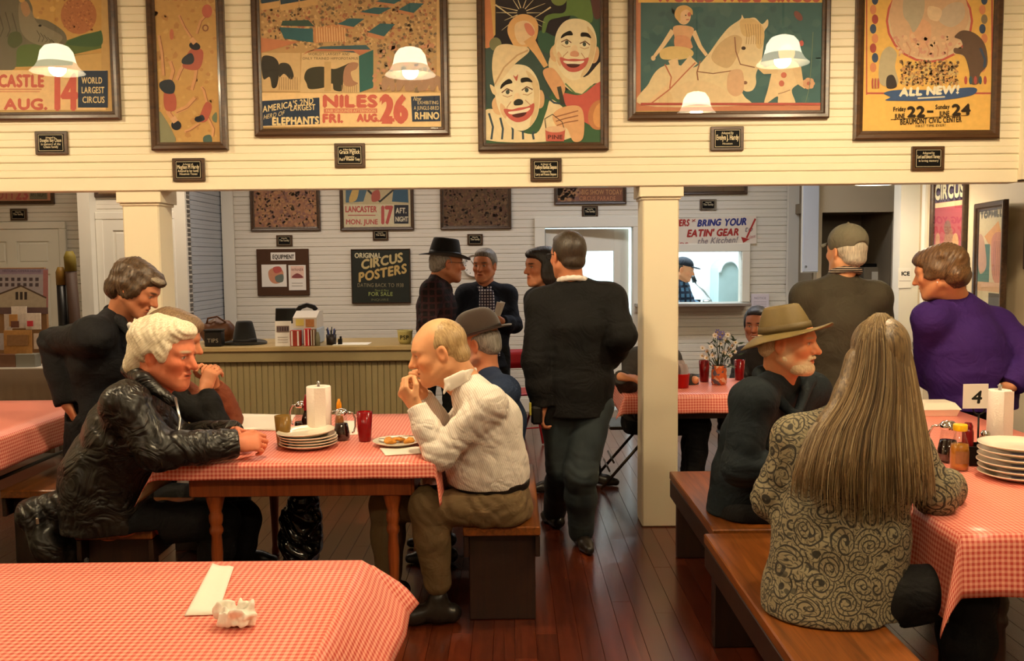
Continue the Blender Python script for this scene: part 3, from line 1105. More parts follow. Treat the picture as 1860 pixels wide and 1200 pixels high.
def clown_face(A, cx, cy, s, rot, hat, nose_dark):
    c_, s_ = math.cos(rot), math.sin(rot)

    def T(x, y):
        return (cx + (x * c_ - y * s_) * s, cy + (x * s_ + y * c_) * s)

    def B(pts, col):
        A.blob([T(*p) for p in pts], col)
    B([(-108, -10), (-130, -15), (-150, 20), (-140, 70), (-105, 80)], C(232, 182, 122))
    B([(112, -20), (138, -30), (150, 10), (138, 60), (110, 66)], C(226, 172, 112))
    B([(0, -190), (80, -165), (125, -80), (122, 30), (95, 120), (40, 178), (-20, 182), (-80, 130), (-118, 40), (-125, -80), (-80, -165)], WHT)
    B([(60, -150), (120, -80), (118, 30), (92, 120), (50, 165), (80, 60), (92, -40)], C(228, 196, 138))
    B([(-100, 20), (-70, 60), (-80, 110), (-105, 70)], C(232, 186, 130))
    B([(-82, -88), (-40, -112), (-22, -88), (-60, -80), (-92, -60)], INKB)
    B([(30, -108), (70, -108), (92, -80), (60, -86), (28, -84)], INKB)
    for sx in (-1, 1):
        B([(sx * 28, -38), (sx * 55, -55), (sx * 84, -38), (sx * 56, -24)], C(250, 236, 200))
        A.ell(*T(sx * 54, -39), 11 * s, 13 * s, C(70, 84, 74))
        A.line([T(sx * 26, -40), T(sx * 56, -58), T(sx * 88, -38)], 7 * s, C(120, 72, 44))
        A.line([T(sx * 30, -18), T(sx * 58, -10), T(sx * 84, -22)], 4 * s, C(190, 136, 84))
        A.line([T(sx * 40, 16), T(sx * 66, 46), T(sx * 70, 76)], 5 * s, C(206, 150, 98))
    B([(-18, -20), (6, -26), (20, 12), (30, 34), (4, 44), (-28, 36)], C(246, 214, 162))
    B([(-24, 18), (2, 6), (26, 18), (20, 40), (-22, 40)], C(52, 56, 50) if nose_dark else C(222, 150, 106))
    B([(-86, 56), (-40, 62), (0, 56), (50, 54), (88, 40), (76, 92), (36, 128), (-20, 136), (-66, 104)], C(204, 66, 46))
    B([(-62, 74), (0, 72), (62, 62), (40, 84), (-40, 90)], C(250, 236, 206))
    B([(-40, 92), (38, 86), (20, 106), (-20, 110)], C(90, 30, 26))
    if hat:
        B([(-120, -80), (-128, -190), (-100, -290), (-40, -310), (30, -290), (80, -280), (86, -250), (0, -190), (-70, -120)], C(238, 210, 156))
        A.line([T(-122, -90), T(-60, -180), T(20, -240), T(84, -262)], 9 * s, C(206, 160, 104))
        B([(-124, -70), (-150, -90), (-140, -40), (-118, -30)], C(238, 210, 156))
        B([(-14, -130), (0, -120), (14, -132), (2, -96)], C(204, 76, 46))


def art_clowns(A):
    A.rect(120, -900, 880, 900, C(38, 34, 44))
    A.poly([(120, -900), (200, -900), (205, 215), (180, 250), (120, 330)], C(222, 172, 70))
    A.poly([(135, -100), (165, -100), (200, 300), (150, 330), (135, 200)], C(214, 120, 44))
    A.rect(120, 560, 880, 900, C(60, 104, 68))
    A.blob([(120, 330), (280, 300), (500, 300), (560, 420), (520, 620), (120, 660)], C(58, 84, 78))
    A.blob([(480, 190), (620, 230), (700, 60), (880, 120), (880, 320), (520, 330)], C(50, 96, 74))
    # green imp
    A.blob([(660, -60), (760, -80), (800, 20), (810, 130), (760, 140), (700, 100), (650, 100), (600, 110), (540, 130), (515, 200), (495, 195), (510, 110), (560, 85), (640, 70)], C(98, 136, 58))
    A.ell(600, -10, 50, 46, C(128, 150, 62))
    A.blob([(800, -60), (870, -60), (870, 90), (820, 110)], C(98, 54, 50))
    # firework and spray
    for k in range(14):
        a = k * 0.45
        A.line([(370 + 30 * math.cos(a), 80 + 30 * math.sin(a)), (370 + (120 + 40 * (k % 3)) * math.cos(a), 80 + (110 + 30 * (k % 2)) * math.sin(a))], [6, 2], C(232, 214, 160))
    A.line([(205, 30), (320, 112)], [10, 3], C(232, 214, 160))
    A.line([(550, 45), (450, 110)], [10, 3], C(232, 214, 160))
    A.blob([(300, 130), (360, 90), (430, 100), (470, 150), (460, 240), (410, 290), (340, 305), (300, 250), (280, 190)], C(236, 176, 92))
    A.blob([(330, 150), (400, 130), (450, 180), (430, 250), (370, 280), (330, 230)], C(244, 206, 150))
    A.blob([(385, 150), (420, 150), (450, 200), (430, 225), (400, 200)], C(226, 120, 80))
    A.line([(410, 240), (470, 330), (520, 415)], [70, 44, 30], C(230, 170, 90))
    A.ell(205, 275, 38, 42, C(132, 132, 88))
    # ruffs and coats
    A.blob([(560, 340), (640, 420), (760, 480), (870, 380), (880, 520), (820, 520), (740, 590), (640, 540), (540, 430)], C(240, 214, 158))
    A.line([(640, 520), (700, 580), (745, 590), (800, 540), (870, 510)], 10, C(96, 136, 84))
    A.blob([(620, 580), (740, 590), (880, 510), (880, 780), (760, 760), (640, 650)], C(206, 62, 40))
    A.ell(850, 715, 68, 95, C(200, 120, 48), 0.2)
    A.ell(862, 715, 48, 80, C(226, 152, 66), 0.2)
    clown_face(A, 700, 310, 1.02, 0.10, False, False)
    A.blob([(590, 240), (560, 320), (600, 380), (580, 300)], C(236, 206, 150))
    A.blob([(130, 700), (220, 690), (320, 800), (460, 830), (520, 700), (560, 620), (700, 760), (640, 870), (140, 870)], C(240, 216, 164))
    for k in range(5):
        A.line([(165 + k * 70, 705 + k * 28), (190 + k * 62, 790 + k * 12), (180 + k * 66, 868)], 13, C(58, 82, 96))
    A.line([(520, 600), (570, 640), (640, 650)], 12, C(58, 82, 96))
    clown_face(A, 345, 610, 1.10, -0.10, True, True)
    # hand, brush, paint pot
    A.blob([(500, 450), (560, 425), (620, 500), (640, 560), (600, 620), (560, 570)], C(226, 160, 96))
    A.line([(600, 540), (625, 650)], 26, C(70, 72, 62))
    A.blob([(560, 720), (620, 670), (720, 660), (755, 720), (750, 860), (690, 880), (650, 800), (590, 790)], C(230, 168, 104))
    for k in range(3):
        A.line([(575 + k * 6, 730 + k * 26), (640, 712 + k * 26), (720, 690 + k * 30)], 7, C(160, 92, 50))
    A.line([(520, 800), (512, 740), (560, 712), (620, 760), (632, 800)], 5, C(90, 76, 60))
    A.poly([(515, 805), (640, 800), (632, 880), (520, 880)], C(202, 72, 44))
    A.ell(577, 805, 62, 20, C(232, 186, 140))
    A.text('PINE', 530, 866, 622, 26, C(90, 34, 24), bold=1)


def art_rider(A):
    A.rect(120, -900, 1300, 690, C(208, 120, 70))
    A.rect(150, -880, 1282, 655, C(64, 110, 112))
    speckle(A, 40, 170, 40, 1270, 640, [C(58, 102, 106), C(74, 118, 116)], 20, 60, 21)
    A.rect(135, -880, 1282, 16, C(238, 186, 54))
    A.text('WORLD WIDE CIRCUS', 245, 8, 1262, 60, C(196, 66, 36), bold=6)
    HB, HS = C(238, 212, 158), C(216, 180, 122)
    A.blob([(160, 655), (200, 520), (260, 430), (350, 400), (480, 420), (560, 350), (640, 240), (700, 170), (770, 120), (780, 92), (800, 118), (860, 110), (905, 150), (940, 120), (942, 160), (918, 200), (915, 280), (900, 380), (868, 460), (868, 520), (845, 562), (800, 568), (770, 530), (760, 470), (740, 520), (795, 600), (790, 655)], HB)
    A.blob([(640, 270), (720, 220), (780, 240), (760, 330), (700, 420), (620, 400), (590, 350)], HS)
    A.blob([(770, 130), (840, 115), (905, 160), (920, 230), (900, 300), (870, 290), (860, 220), (820, 230), (780, 210)], C(228, 190, 116))
    for k in range(7):
        A.line([(800 + k * 16, 150), (812 + k * 14, 220), (806 + k * 15, 275)], 4, C(190, 146, 84))
    A.ell(790, 300, 14, 11, C(70, 50, 40))
    A.ell(800, 515, 14, 11, C(150, 100, 70))
    A.line([(735, 230), (742, 320), (770, 400), (860, 420)], 7, C(150, 92, 56))
    A.line([(500, 445), (600, 458), (720, 440)], 6, C(150, 92, 56))
    A.line([(520, 380), (500, 450), (515, 560)], 8, C(160, 100, 60))
    A.blob([(700, 450), (780, 440), (790, 560), (740, 600), (690, 560)], C(224, 176, 128))
    A.blob([(345, 560), (480, 500), (640, 540), (720, 640), (560, 655), (350, 655)], C(236, 206, 152))
    A.blob([(270, 590), (330, 570), (350, 655), (270, 655)], C(232, 198, 140))
    # rider
    A.line([(350, 190), (290, 280), (235, 350)], [34, 26, 18], SKIN)
    A.ell(228, 362, 14, 16, SKIN)
    A.line([(478, 195), (520, 290), (560, 345)], [32, 24, 20], SKIN)
    A.blob([(352, 170), (410, 158), (480, 178), (460, 250), (470, 300), (370, 305), (362, 240)], C(232, 172, 112))
    A.blob([(362, 230), (410, 220), (455, 240), (462, 300), (370, 300)], C(226, 150, 96))
    A.blob([(270, 320), (330, 290), (430, 295), (475, 320), (470, 350), (410, 370), (340, 372), (280, 365)], C(230, 196, 112))
    A.line([(350, 370), (370, 440), (360, 500)], [60, 46, 26], SKIN)
    A.line([(480, 370), (420, 430), (320, 540), (200, 640)], [70, 56, 34, 20], SKIN)
    A.line([(490, 390), (430, 450), (330, 556), (210, 648)], 8, C(196, 100, 54))
    A.line([(300, 400), (340, 480), (330, 550)], 8, C(196, 100, 54))
    A.ell(418, 98, 44, 56, C(240, 196, 140))
    A.blob([(360, 90), (380, 45), (430, 34), (470, 60), (470, 95), (440, 60), (400, 80), (395, 130), (372, 120)], C(226, 174, 84))
    A.ell(452, 90, 11, 14, C(206, 96, 60))
    A.ell(430, 96, 5, 4, INKB)
    A.line([(432, 124), (450, 122)], 6, C(196, 60, 44))
    # clown at the horse's nose
    A.blob([(985, 400), (1060, 370), (1130, 400), (1150, 500), (1090, 560), (1110, 648), (1010, 648), (1000, 600), (920, 648), (940, 560)], C(238, 206, 150))
    A.line([(1120, 420), (1140, 510), (1180, 540)], [56, 44, 34], C(232, 196, 138))
    A.line([(1000, 430), (920, 440), (870, 400)], [56, 44, 30], C(232, 196, 138))
    A.ell(1058, 330, 52, 58, C(242, 214, 160))
    A.ell(1150, 270, 14, 18, C(204, 70, 60))
    A.ell(1040, 468, 18, 18, C(206, 92, 58))
    A.ell(1026, 520, 17, 19, C(206, 92, 58))
    A.line([(1005, 585), (1040, 575), (1080, 560)], 5, C(170, 120, 80))
    for k in range(7):
        a = k * 0.9
        A.ell(1195 + 22 * math.cos(a), 520 + 22 * math.sin(a), 17, 15, C(220, 160, 110))
    A.ell(1195, 520, 12, 12, C(190, 90, 60))
    A.line([(1175, 640), (1200, 540), (1215, 330), (1222, 200)], 4, C(120, 140, 110))
    A.ell(1130, 100, 36, 20, C(138, 76, 66), 0.9)
    A.rect(150, 640, 1282, 655, C(190, 60, 40))


def art_elephant(A):
    A.rect(225, -900, 1060, 840, C(244, 186, 44))
    A.rect(250, -880, 258, 590, C(196, 60, 34))
    A.rect(258, 575, 1040, 586, C(196, 60, 34))
    A.rect(1030, -880, 1040, 560, C(196, 60, 34))
    A.ell(645, 130, 272, 262, C(206, 64, 38))
    A.ell(645, 130, 258, 248, C(226, 196, 150))
    A.blob([(400, 60), (480, -120), (640, -160), (820, -100), (890, 80), (860, 200), (760, 330), (640, 360), (500, 330), (420, 220)], C(224, 178, 132))
    A.blob([(560, 120), (650, 150), (640, 280), (560, 300), (520, 220)], C(232, 170, 120))
    A.blob([(500, -60), (600, -40), (610, 80), (550, 200), (520, 150), (480, 80)], C(196, 180, 150))
    A.blob([(700, 120), (760, 30), (850, 20), (860, 110), (780, 170)], C(214, 190, 160))
    A.blob([(640, 40), (720, 60), (700, 130), (640, 110)], C(240, 206, 160))
    for k in range(6):
        A.line([(440 + k * 60, 260), (470 + k * 58, 310), (455 + k * 60, 350)], 8, C(214, 150, 110))
    speckle(A, 26, 420, 220, 860, 350, [C(220, 150, 120), C(236, 190, 140)], 10, 22, 31)
    for x, col in ((300, C(180, 50, 40)), (980, C(150, 130, 100))):
        for k in range(9):
            A.ell(x + (k % 2) * 12 - 6, -60 + k * 60, 20, 30, (col, C(60, 84, 120), C(228, 130, 60))[k % 3])
    speckle(A, 120, 470, 380, 820, 530, [C(150, 110, 70), C(222, 190, 110), C(120, 90, 60), C(214, 150, 70)], 6, 14, 32)
    A.blob([(340, 350), (390, 290), (440, 330), (430, 420), (450, 520), (380, 540), (330, 500)], C(196, 180, 140))
    A.blob([(380, 480), (420, 470), (440, 540), (380, 548)], C(70, 62, 60))
    A.blob([(800, 230), (850, 190), (930, 210), (990, 280), (1005, 400), (960, 460), (950, 520), (900, 520), (890, 440), (860, 350), (800, 330), (800, 300), (850, 300), (840, 250)], C(112, 86, 70))
    A.line([(960, 300), (990, 370), (985, 420)], 16, C(60, 86, 120))
    for k in range(5):
        A.ell(870 + k * 30, 500, 10, 26, (C(190, 60, 44), C(60, 100, 110))[k % 2])
        A.ell(290 + k * 9, 520, 6, 34, (C(190, 60, 44), C(210, 160, 60))[k % 2])
    A.blob([(360, 580), (450, 560), (700, 560), (920, 545), (915, 590), (760, 620), (600, 628), (480, 628), (370, 625), (400, 605)], C(44, 84, 140))
    A.text('ALL NEW!', 458, 598, 822, 50, C(250, 240, 210), rise=-18, shear=0.12, bold=5)
    A.line([(570, 612), (740, 603)], 9, C(230, 220, 190))
    K = C(52, 40, 26)
    A.text('Friday', 418, 694, 497, 28, K, rise=-4, bold=1)
    A.text('JUNE', 428, 738, 490, 30, K, rise=-2, bold=1)
    A.text('22', 505, 728, 612, 64, K, rise=-3, bold=5)
    A.rect(628, 688, 668, 702, K)
    A.text('Sunday', 680, 680, 768, 28, K, rise=-4, bold=1)
    A.text('JUNE', 705, 722, 766, 30, K, rise=-2, bold=1)
    A.text('24', 782, 716, 895, 66, K, rise=-3, bold=5)
    A.line([(402, 745), (880, 718)], 3, K)
    A.text('BEAUMONT CIVIC CENTER', 460, 776, 842, 34, K, rise=-18, bold=1)
    A.text('FIRST TIME EVER!', 556, 794, 742, 16, K, rise=-8)


PW = 1.08
framed('framed_poster', 'large framed poster of a grey rhino, red 14 below, left of the acrobat poster', 'poster', -150, 217, 217.5, YF, 0.98, 0.046, art_rhino, 0)
framed('framed_poster', 'narrow framed gold poster of three tumbling acrobats', 'poster', 274, 413, 272, YF, 1.07, 0.046, art_acrobats, 0)
framed('framed_poster', 'wide framed menagerie poster with caged hippos and a red 26', 'poster', 462, 816, 245.5, YF, 0.98, 0.046, art_menagerie, 420)
framed('framed_poster', 'framed poster of two laughing white-faced clowns with paint pot', 'poster', 868.5, 1106, 273, YF, 1.07, 0.046, art_clowns, 840)
framed('framed_poster', 'framed teal poster of a bareback rider on a white horse', 'poster', 1141, 1507, 215.5, YF, 0.98, 0.046, art_rider, 1120)
framed('framed_poster', 'framed yellow poster reading ALL NEW! with a round elephant picture', 'poster', 1552.5, 1817, 252, YF, 1.07, 0.05, art_elephant, 1500)


def plaque(label, cx, cy, w, h, Y, lines, group='small engraved plaques'):
    """small wooden plaque with a black engraved plate, w x h in photo pixels at distance Y"""
    a = at(cx, cy, Y)
    W, H = w * Y / F_PX, h * Y / F_PX
    root = thing('plaque', label, 'plaque', (a.x, Y, a.z - H / 2), 0, group)
    mb = MB()
    mb.box((0, -0.008, H / 2), (W, 0.016, H), 0.003)
    mb.build('wood_base', FRAMEW, root)
    mb = MB()
    mb.box((0, -0.017, H / 2), (W * 0.8, 0.003, H * 0.76), 0.0008)
    pl = mb.build('engraved_plate', BLACKPLATE, root)
    A = Art(lambda u, v: (u, v))
    G = C(206, 190, 150)
    x0, y0, x1, y1 = -W * 0.37, -H * 0.34, W * 0.37, H * 0.34
    t = W * 0.012
    for q in (((x0, y0), (x1, y0)), ((x0, y1), (x1, y1)), ((x0, y0), (x0, y1)), ((x1, y0), (x1, y1))):
        A.line(q, t, G)
    for s, yy, hh, ww in lines:
        A.text(s, -W * ww / 2, yy * H, W * ww / 2, hh * H, G, down=False, bold=hh * H * 0.03)
    link('engraving', A.mesh('engraving', INK), pl, (0, -0.0188, H / 2), (PI / 2, 0, 0))
    return root


P6 = [
    ('small dark plaque below the rhino poster', 95, 260, 58, 41, [('Adopted by', 0.19, 0.08, 0.3), ('Douglas Bay Chase', 0.04, 0.15, 0.66), ('in memory of the', -0.1, 0.1, 0.6), ('Chase family', -0.22, 0.1, 0.45)]),
    ('small dark plaque below the acrobat poster', 344, 308.5, 58, 41, [('In honor of', 0.2, 0.08, 0.3), ('Meghan M Hardy', 0.04, 0.17, 0.68), ('Adopted by her family', -0.1, 0.1, 0.64), ('Houston Texas', -0.23, 0.1, 0.55)]),
    ('small dark plaque below the menagerie poster', 636, 282.5, 55, 43, [('In Honor of our Sister', 0.2, 0.08, 0.4), ('Grace Pigtick', 0.06, 0.17, 0.66), ('Adopted by', -0.1, 0.08, 0.3), ('Paul P Wheeler Tony', -0.22, 0.12, 0.66)]),
    ('small dark plaque below the clown poster', 991.5, 308.5, 56, 41, [('In Honor of', 0.2, 0.08, 0.32), ('Kathryn Hawkins Simpson', 0.03, 0.17, 0.68), ('Adopted by', -0.12, 0.09, 0.34), ('Larry and Frances Simpson', -0.25, 0.11, 0.66)]),
    ('small dark plaque below the bareback rider poster', 1320, 252, 59, 43, [('Adopted By', 0.18, 0.1, 0.36), ('Evelyn J. Hardy', -0.06, 0.22, 0.68), ('Houston', -0.25, 0.08, 0.3)]),
    ('small dark plaque below the yellow elephant poster', 1684, 288, 59, 43, [('Adopted by', 0.18, 0.09, 0.36), ('Lori and Edward Tierney', 0.0, 0.15, 0.68), ('in loving memory', -0.14, 0.09, 0.6)]),
]
for lb, cx_, cy_, w_, h_, ls in P6:
    plaque(lb, cx_, cy_, w_, h_, YF, ls)

PB = [
    ('far plaque under the brown poster left of the circus-for-sale boards', 517, 437, 29, 20, YB),
    ('far plaque under the poster with the red 17', 691.5, 427, 28, 19, YB),
    ('far plaque above the wall clock', 863, 435, 28, 20, YB),
    ('far plaque above the kitchen door', 1071.5, 384.5, 29, 21, YB),
    ('far plaque above the hand-lettered eating gear sign', 1286, 372, 30, 20, YB),
    ('far plaque over the closed door at the far left', 35, 389.5, 30, 21, 9.0),
]
for lb, cx_, cy_, w_, h_, Y_ in PB:
    plaque(lb, cx_, cy_, w_, h_, Y_, [('Adopted by', 0.16, 0.12, 0.36), ('The family', -0.06, 0.18, 0.6)])


# ------------------------------------------------------------------ pictures and signs in the back room
BROWNS = [C(158, 100, 62), C(180, 118, 76), C(146, 94, 80), C(188, 128, 70)]
framed('framed_poster', 'far framed brown crowd-scene poster above the equipment board', 'poster', 455, 582, 419, YB, 0.95, 0.04,
       lambda A: (A.rect(400, -400, 640, 500, C(168, 106, 66)), speckle(A, 200, 462, 330, 574, 412, BROWNS, 1.5, 5, 3)), 0, 1.0, group='posters on the far wall')


def art_17(A):
    A.rect(560, -300, 800, 480, C(228, 214, 176))
    A.rect(624, 300, 744, 371, C(206, 188, 142))
    A.poly([(628, 340), (650, 300), (680, 300), (660, 366), (628, 368)], C(70, 112, 140))
    A.poly([(715, 340), (740, 325), (742, 368), (712, 366)], C(44, 96, 128))
    A.blob([(640, 345), (652, 335), (648, 362), (634, 366)], C(222, 180, 80))
    A.line([(668, 345), (690, 366), (720, 340), (700, 330)], 4, C(60, 60, 60))
    A.blob([(676, 350), (688, 345), (690, 362), (676, 366)], C(190, 70, 50))
    R_ = C(198, 48, 44)
    A.text('LANCASTER', 627, 385, 684, 11, R_, bold=0.5)
    A.rect(632, 390, 682, 391.5, R_)
    A.text('MON. JUNE', 628, 407, 686, 9, R_, bold=0.4)
    A.text('17', 688, 406, 713, 33, R_, bold=1.4)
    A.rect(716, 372, 742, 406, C(34, 38, 56))
    A.text('AFT.', 719, 387, 738, 10, C(226, 216, 190), bold=0.4)
    A.text('NIGHT', 718, 402, 741, 9, C(226, 216, 190), bold=0.3)


framed('framed_poster', 'far framed poster with a big red 17 and black AFT NIGHT box', 'poster', 618, 752, 418, YB, 0.95, 0.035, art_17, 0, 1.0, group='posters on the far wall')
framed('framed_poster', 'far framed dark brown poster above the wall clock', 'poster', 800, 929, 416, YB, 0.95, 0.035,
       lambda A: (A.rect(740, -300, 980, 480, C(104, 72, 40)), speckle(A, 200, 806, 330, 924, 412, [C(116, 82, 46), C(92, 62, 38), C(126, 88, 50), C(108, 66, 44)], 1.5, 5, 6)), 0, 1.0, group='posters on the far wall')
framed('framed_poster', 'far framed orange-lettered poster over the kitchen door', 'poster', 1007, 1138, 371, YB, 0.95, 0.035,
       lambda A: (A.rect(950, -300, 1190, 480, C(140, 78, 44)), speckle(A, 40, 1012, 330, 1050, 362, BROWNS, 3, 9, 6), A.text('BIG SHOW TODAY', 1056, 353, 1130, 9, C(220, 150, 60)), A.text('CIRCUS PARADE', 1052, 364, 1118, 8, C(214, 130, 60))), 0, 1.0, group='posters on the far wall')
framed('framed_poster', 'far dark frame just under the beam, over the eating gear sign', 'poster', 1236, 1358, 353, YB, 0.95, 0.035,
       lambda A: A.rect(1190, -300, 1400, 480, C(120, 92, 62)), 0, 1.0, group='posters on the far wall')
framed('framed_poster', 'far framed poster with pink lettering over the closed left door', 'poster', -60, 97, 371, 9.0, 0.95, 0.035,
       lambda A: (A.rect(-120, -300, 140, 480, C(206, 128, 84)), A.text('PRESCOTT', -52, 361, 26, 16, C(190, 60, 50), bold=0.6), A.text('23', 28, 362, 50, 20, C(196, 50, 40), bold=1), A.rect(54, 343, 86, 362, C(120, 112, 84)), A.text('AFT NIGHT', 56, 357, 84, 8, INKB)), 0, 1.0, group='posters on the far wall')
framed('framed_poster', 'far brown frame under the beam between the left posts', 'poster', 170, 236, 358, 8.55, 0.8, 0.035,
       lambda A: A.rect(100, -300, 300, 480, C(150, 112, 66)), 0, 1.0, group='posters on the far wall')
# reddish frame on the side of the left pilaster, seen nearly edge on
fe = framed('framed_poster', 'reddish brown frame on the side of the left pilaster, seen edge on', 'poster', 139, 143.5, 497, 8.72, 0.33, 0.02, None, group='posters on the far wall', depth=0.02, bgcol=C(120, 60, 40))
fe.rotation_euler = (0, 0, -PI / 2)
fe.location = (at(143, 480, 8.4).x - 0.001, 8.62, at(141, 497, 8.4).z)
fe.scale = (12, 1, 1)

# equipment board with two cards
b0, b1 = at(469, 537, YB), at(563, 535, YB)
W_, H_ = b1.x - b0.x, at(515, 452, YB).z - b0.z
eb = thing('notice_board', 'brown notice board with two white printed cards and a title strip', 'board', ((b0.x + b1.x) / 2, YB, b0.z))
mb = MB()
mb.box((0, -0.012, H_ / 2), (W_, 0.024, H_), 0.004)
mb.build('backing_board', mat('brown_cork', C(74, 46, 26), 0.7, var=0.15, scale=20), eb)
ox_, oz_ = (b0.x + b1.x) / 2, b0.z


def pcard(parent, name, px0, py0, px1, py1, Y, draw=None, th=0.004, col=None, org=None):
    a, b = at(px0, py1, Y), at(px1, py0, Y)
    cx, w, h = (a.x + b.x) / 2, b.x - a.x, b.z - a.z
    lx, lz = cx - org[0], a.z - org[1]
    mb = MB()
    mb.box((0, 0, h / 2), (w, th, h), 0)
    c = mb.build(name, col or CARD, parent, (lx, Y - org[2], lz))
    if draw:
        A = Art(lambda u, v: ((lambda p: (p.x - cx, p.z - a.z))(at(u, v, Y))))
        draw(A)
        link('lettering', A.mesh('lettering', INK), c, (0, -th / 2 - 0.0006, 0), (PI / 2, 0, 0))
    return c


og = (ox_, oz_, YB)
pcard(eb, 'title_strip', 492, 458, 536, 473, YB - 0.028, lambda A: A.text('EQUIPMENT', 495, 470, 534, 8, C(60, 50, 44), bold=0.3), org=og)
pcard(eb, 'photo_card', 476, 480, 520, 521, YB - 0.028, lambda A: (A.blob([(488, 492), (500, 486), (514, 492), (513, 510), (500, 515), (490, 508)], C(206, 130, 84)), A.blob([(496, 486), (508, 484), (512, 492), (500, 496)], C(190, 60, 44)), A.blob([(500, 502), (514, 498), (514, 511), (503, 512)], C(110, 120, 110))), org=og)
pcard(eb, 'price_card', 525, 481, 555, 527, YB - 0.028, lambda A: (A.rect(528, 483, 552, 506, C(232, 190, 170)), A.text('WINNER', 529, 492, 551, 5, C(120, 40, 40)), A.blob([(530, 504), (540, 496), (551, 504)], C(140, 60, 60)), A.line([(530, 514), (550, 514)], 1, C(150, 140, 130)), A.line([(530, 519), (550, 519)], 1, C(150, 140, 130))), org=og)

# dark ORIGINAL CIRCUS POSTERS sign
b0, b1 = at(640, 551, YB), at(747, 552, YB)
W_, H_ = b1.x - b0.x, at(692, 452, YB).z - b0.z
sg = thing('painted_sign', 'dark painted sign reading ORIGINAL CIRCUS POSTERS on the far wall', 'sign', ((b0.x + b1.x) / 2, YB, b0.z))
mb = MB()
mb.box((0, -0.012, H_ / 2), (W_, 0.024, H_), 0.003)
mb.build('board', mat('dark_green_black_paint', C(38, 42, 36), 0.5, var=0.1), sg)
frame_mesh(W_, H_, 0.014, 0.032, None).build('edge_frame', FRAMEW, sg)
ox_, oz_ = (b0.x + b1.x) / 2, b0.z
A = Art(lambda u, v: ((lambda p: (p.x - ox_, p.z - oz_))(at(u, v, YB - 0.026))))
G_ = C(206, 196, 160)
A.text('ORIGINAL', 644, 468, 692, 9, G_, bold=0.5)
A.text('CIRCUS', 656, 489, 731, 17, C(196, 176, 124), rise=-14, bold=1.0)
A.text('POSTERS', 651, 512, 738, 17, C(196, 166, 104), rise=-17, bold=1.0)
A.text('DATING BACK TO 1938', 649, 521, 733, 7, C(150, 140, 110))
A.text('These & More', 680, 529, 706, 4, C(140, 150, 90), shear=0.2)
A.text('FOR SALE', 669, 537, 713, 7, C(140, 150, 90), bold=0.3)
A.text('INQUIRE', 674, 546, 706, 4, C(120, 120, 90))
A.link_lines('lettering', PAINT_INK, sg, (0, -0.0265, 0))

# clock
a = at(862, 482, YB)
ck = thing('wall_clock', 'round white wall clock behind the man in the blue blazer', 'clock', (a.x, YB, a.z))
R_ = 21.5 * YB / F_PX
mb = MB()
mb.lathe([(R_ * 0.9, 0.0), (R_, 0.0), (R_, 0.03), (R_ * 0.92, 0.045), (R_ * 0.86, 0.04), (R_ * 0.86, 0.0)], 32, (0, 0, 0), rotm('X', PI / 2), cap=False)
mb.build('rim', mat('pale_plastic', C(206, 200, 190), 0.4), ck)
mb = MB()
mb.lathe([(0, 0.02), (R_ * 0.88, 0.02)], 32, (0, 0, 0), rotm('X', PI / 2), cap=False)
mb.build('dial', CARD, ck)
A = Art(lambda u, v: (u, v))
for k in range(12):
    t = k * PI / 6
    A.line([(R_ * 0.68 * math.sin(t), R_ * 0.68 * math.cos(t)), (R_ * 0.8 * math.sin(t), R_ * 0.8 * math.cos(t))], R_ * 0.05, INKB)
link('hour_marks', A.mesh('hour_marks', INK), ck, (0, -0.0212, 0), (PI / 2, 0, 0))
for nm, t, l, w in (('hour_hand', -0.6, 0.5, 0.07), ('minute_hand', 2.3, 0.72, 0.05)):
    mb = MB()
    mb.tube([(0, -0.024, 0), (R_ * l * math.sin(t), -0.024, R_ * l * math.cos(t))], [R_ * w / 2, R_ * w / 4], 6)
    mb.build(nm, BLACKPLASTIC, ck)

# hand lettered kitchen sign (banner board)
b0 = at(1178, 450, YB - 0.03)
b1 = at(1374, 442.5, YB - 0.03)
W_ = b1.x - b0.x
ox_, oz_ = (b0.x + b1.x) / 2, (b0.z + b1.z) / 2
H_ = at(1300, 394, YB).z - at(1300, 445, YB).z
ks = thing('hand_lettered_sign', 'white hand-lettered sign about bringing eating gear to the kitchen', 'sign', (ox_, YB - 0.016, oz_))
tl = math.atan2(b1.z - b0.z, W_)
mb = MB()
mb.box((0, -0.006, H_ / 2), (W_, 0.012, H_), 0.002, rotm('Y', -tl))
mb.build('board', mat('cream_sign_board', C(226, 214, 200), 0.5, var=0.04), ks)
A = Art(lambda u, v: ((lambda p: (p.x - ox_, p.z - oz_))(at(u, v, YB - 0.03))))
BL, RD, GY = C(56, 60, 130), C(168, 52, 48), C(150, 140, 140)
A.text('CUSTOMERS', 1186, 411, 1251, 12, RD, rise=-1, shear=0.15, bold=0.7)
A.line([(1257, 399), (1263, 402), (1257, 403), (1263, 398)], 1.6, RD)
A.text('BRING', 1266, 411, 1308, 12, BL, rise=-2, shear=0.2, bold=0.8)
A.text('YOUR', 1315, 410, 1355, 13, BL, rise=-2, shear=0.2, bold=0.8)
A.text("EATIN' GEAR", 1247, 430, 1341, 13, RD, rise=-3, shear=0.2, bold=0.8)
A.text('to', 1352, 421, 1366, 11, GY, rise=-1, shear=0.3, bold=0.4)
A.text('the Kitchen!', 1266, 443, 1338, 11, GY, rise=-3, shear=0.3, bold=0.4)
A.text('No Tips', 1190, 446, 1250, 9, C(190, 120, 116), bold=0.3)
A.line([(1372, 397), (1356, 432)], 3.2, RD)
A.poly([(1346, 430), (1350, 441), (1361, 434)], RD)
A.text('please', 1360, 434, 1372, 7, C(196, 120, 120), rise=-3)
A.link_lines('lettering', PAINT_INK, ks, (0, -0.0135, 0))

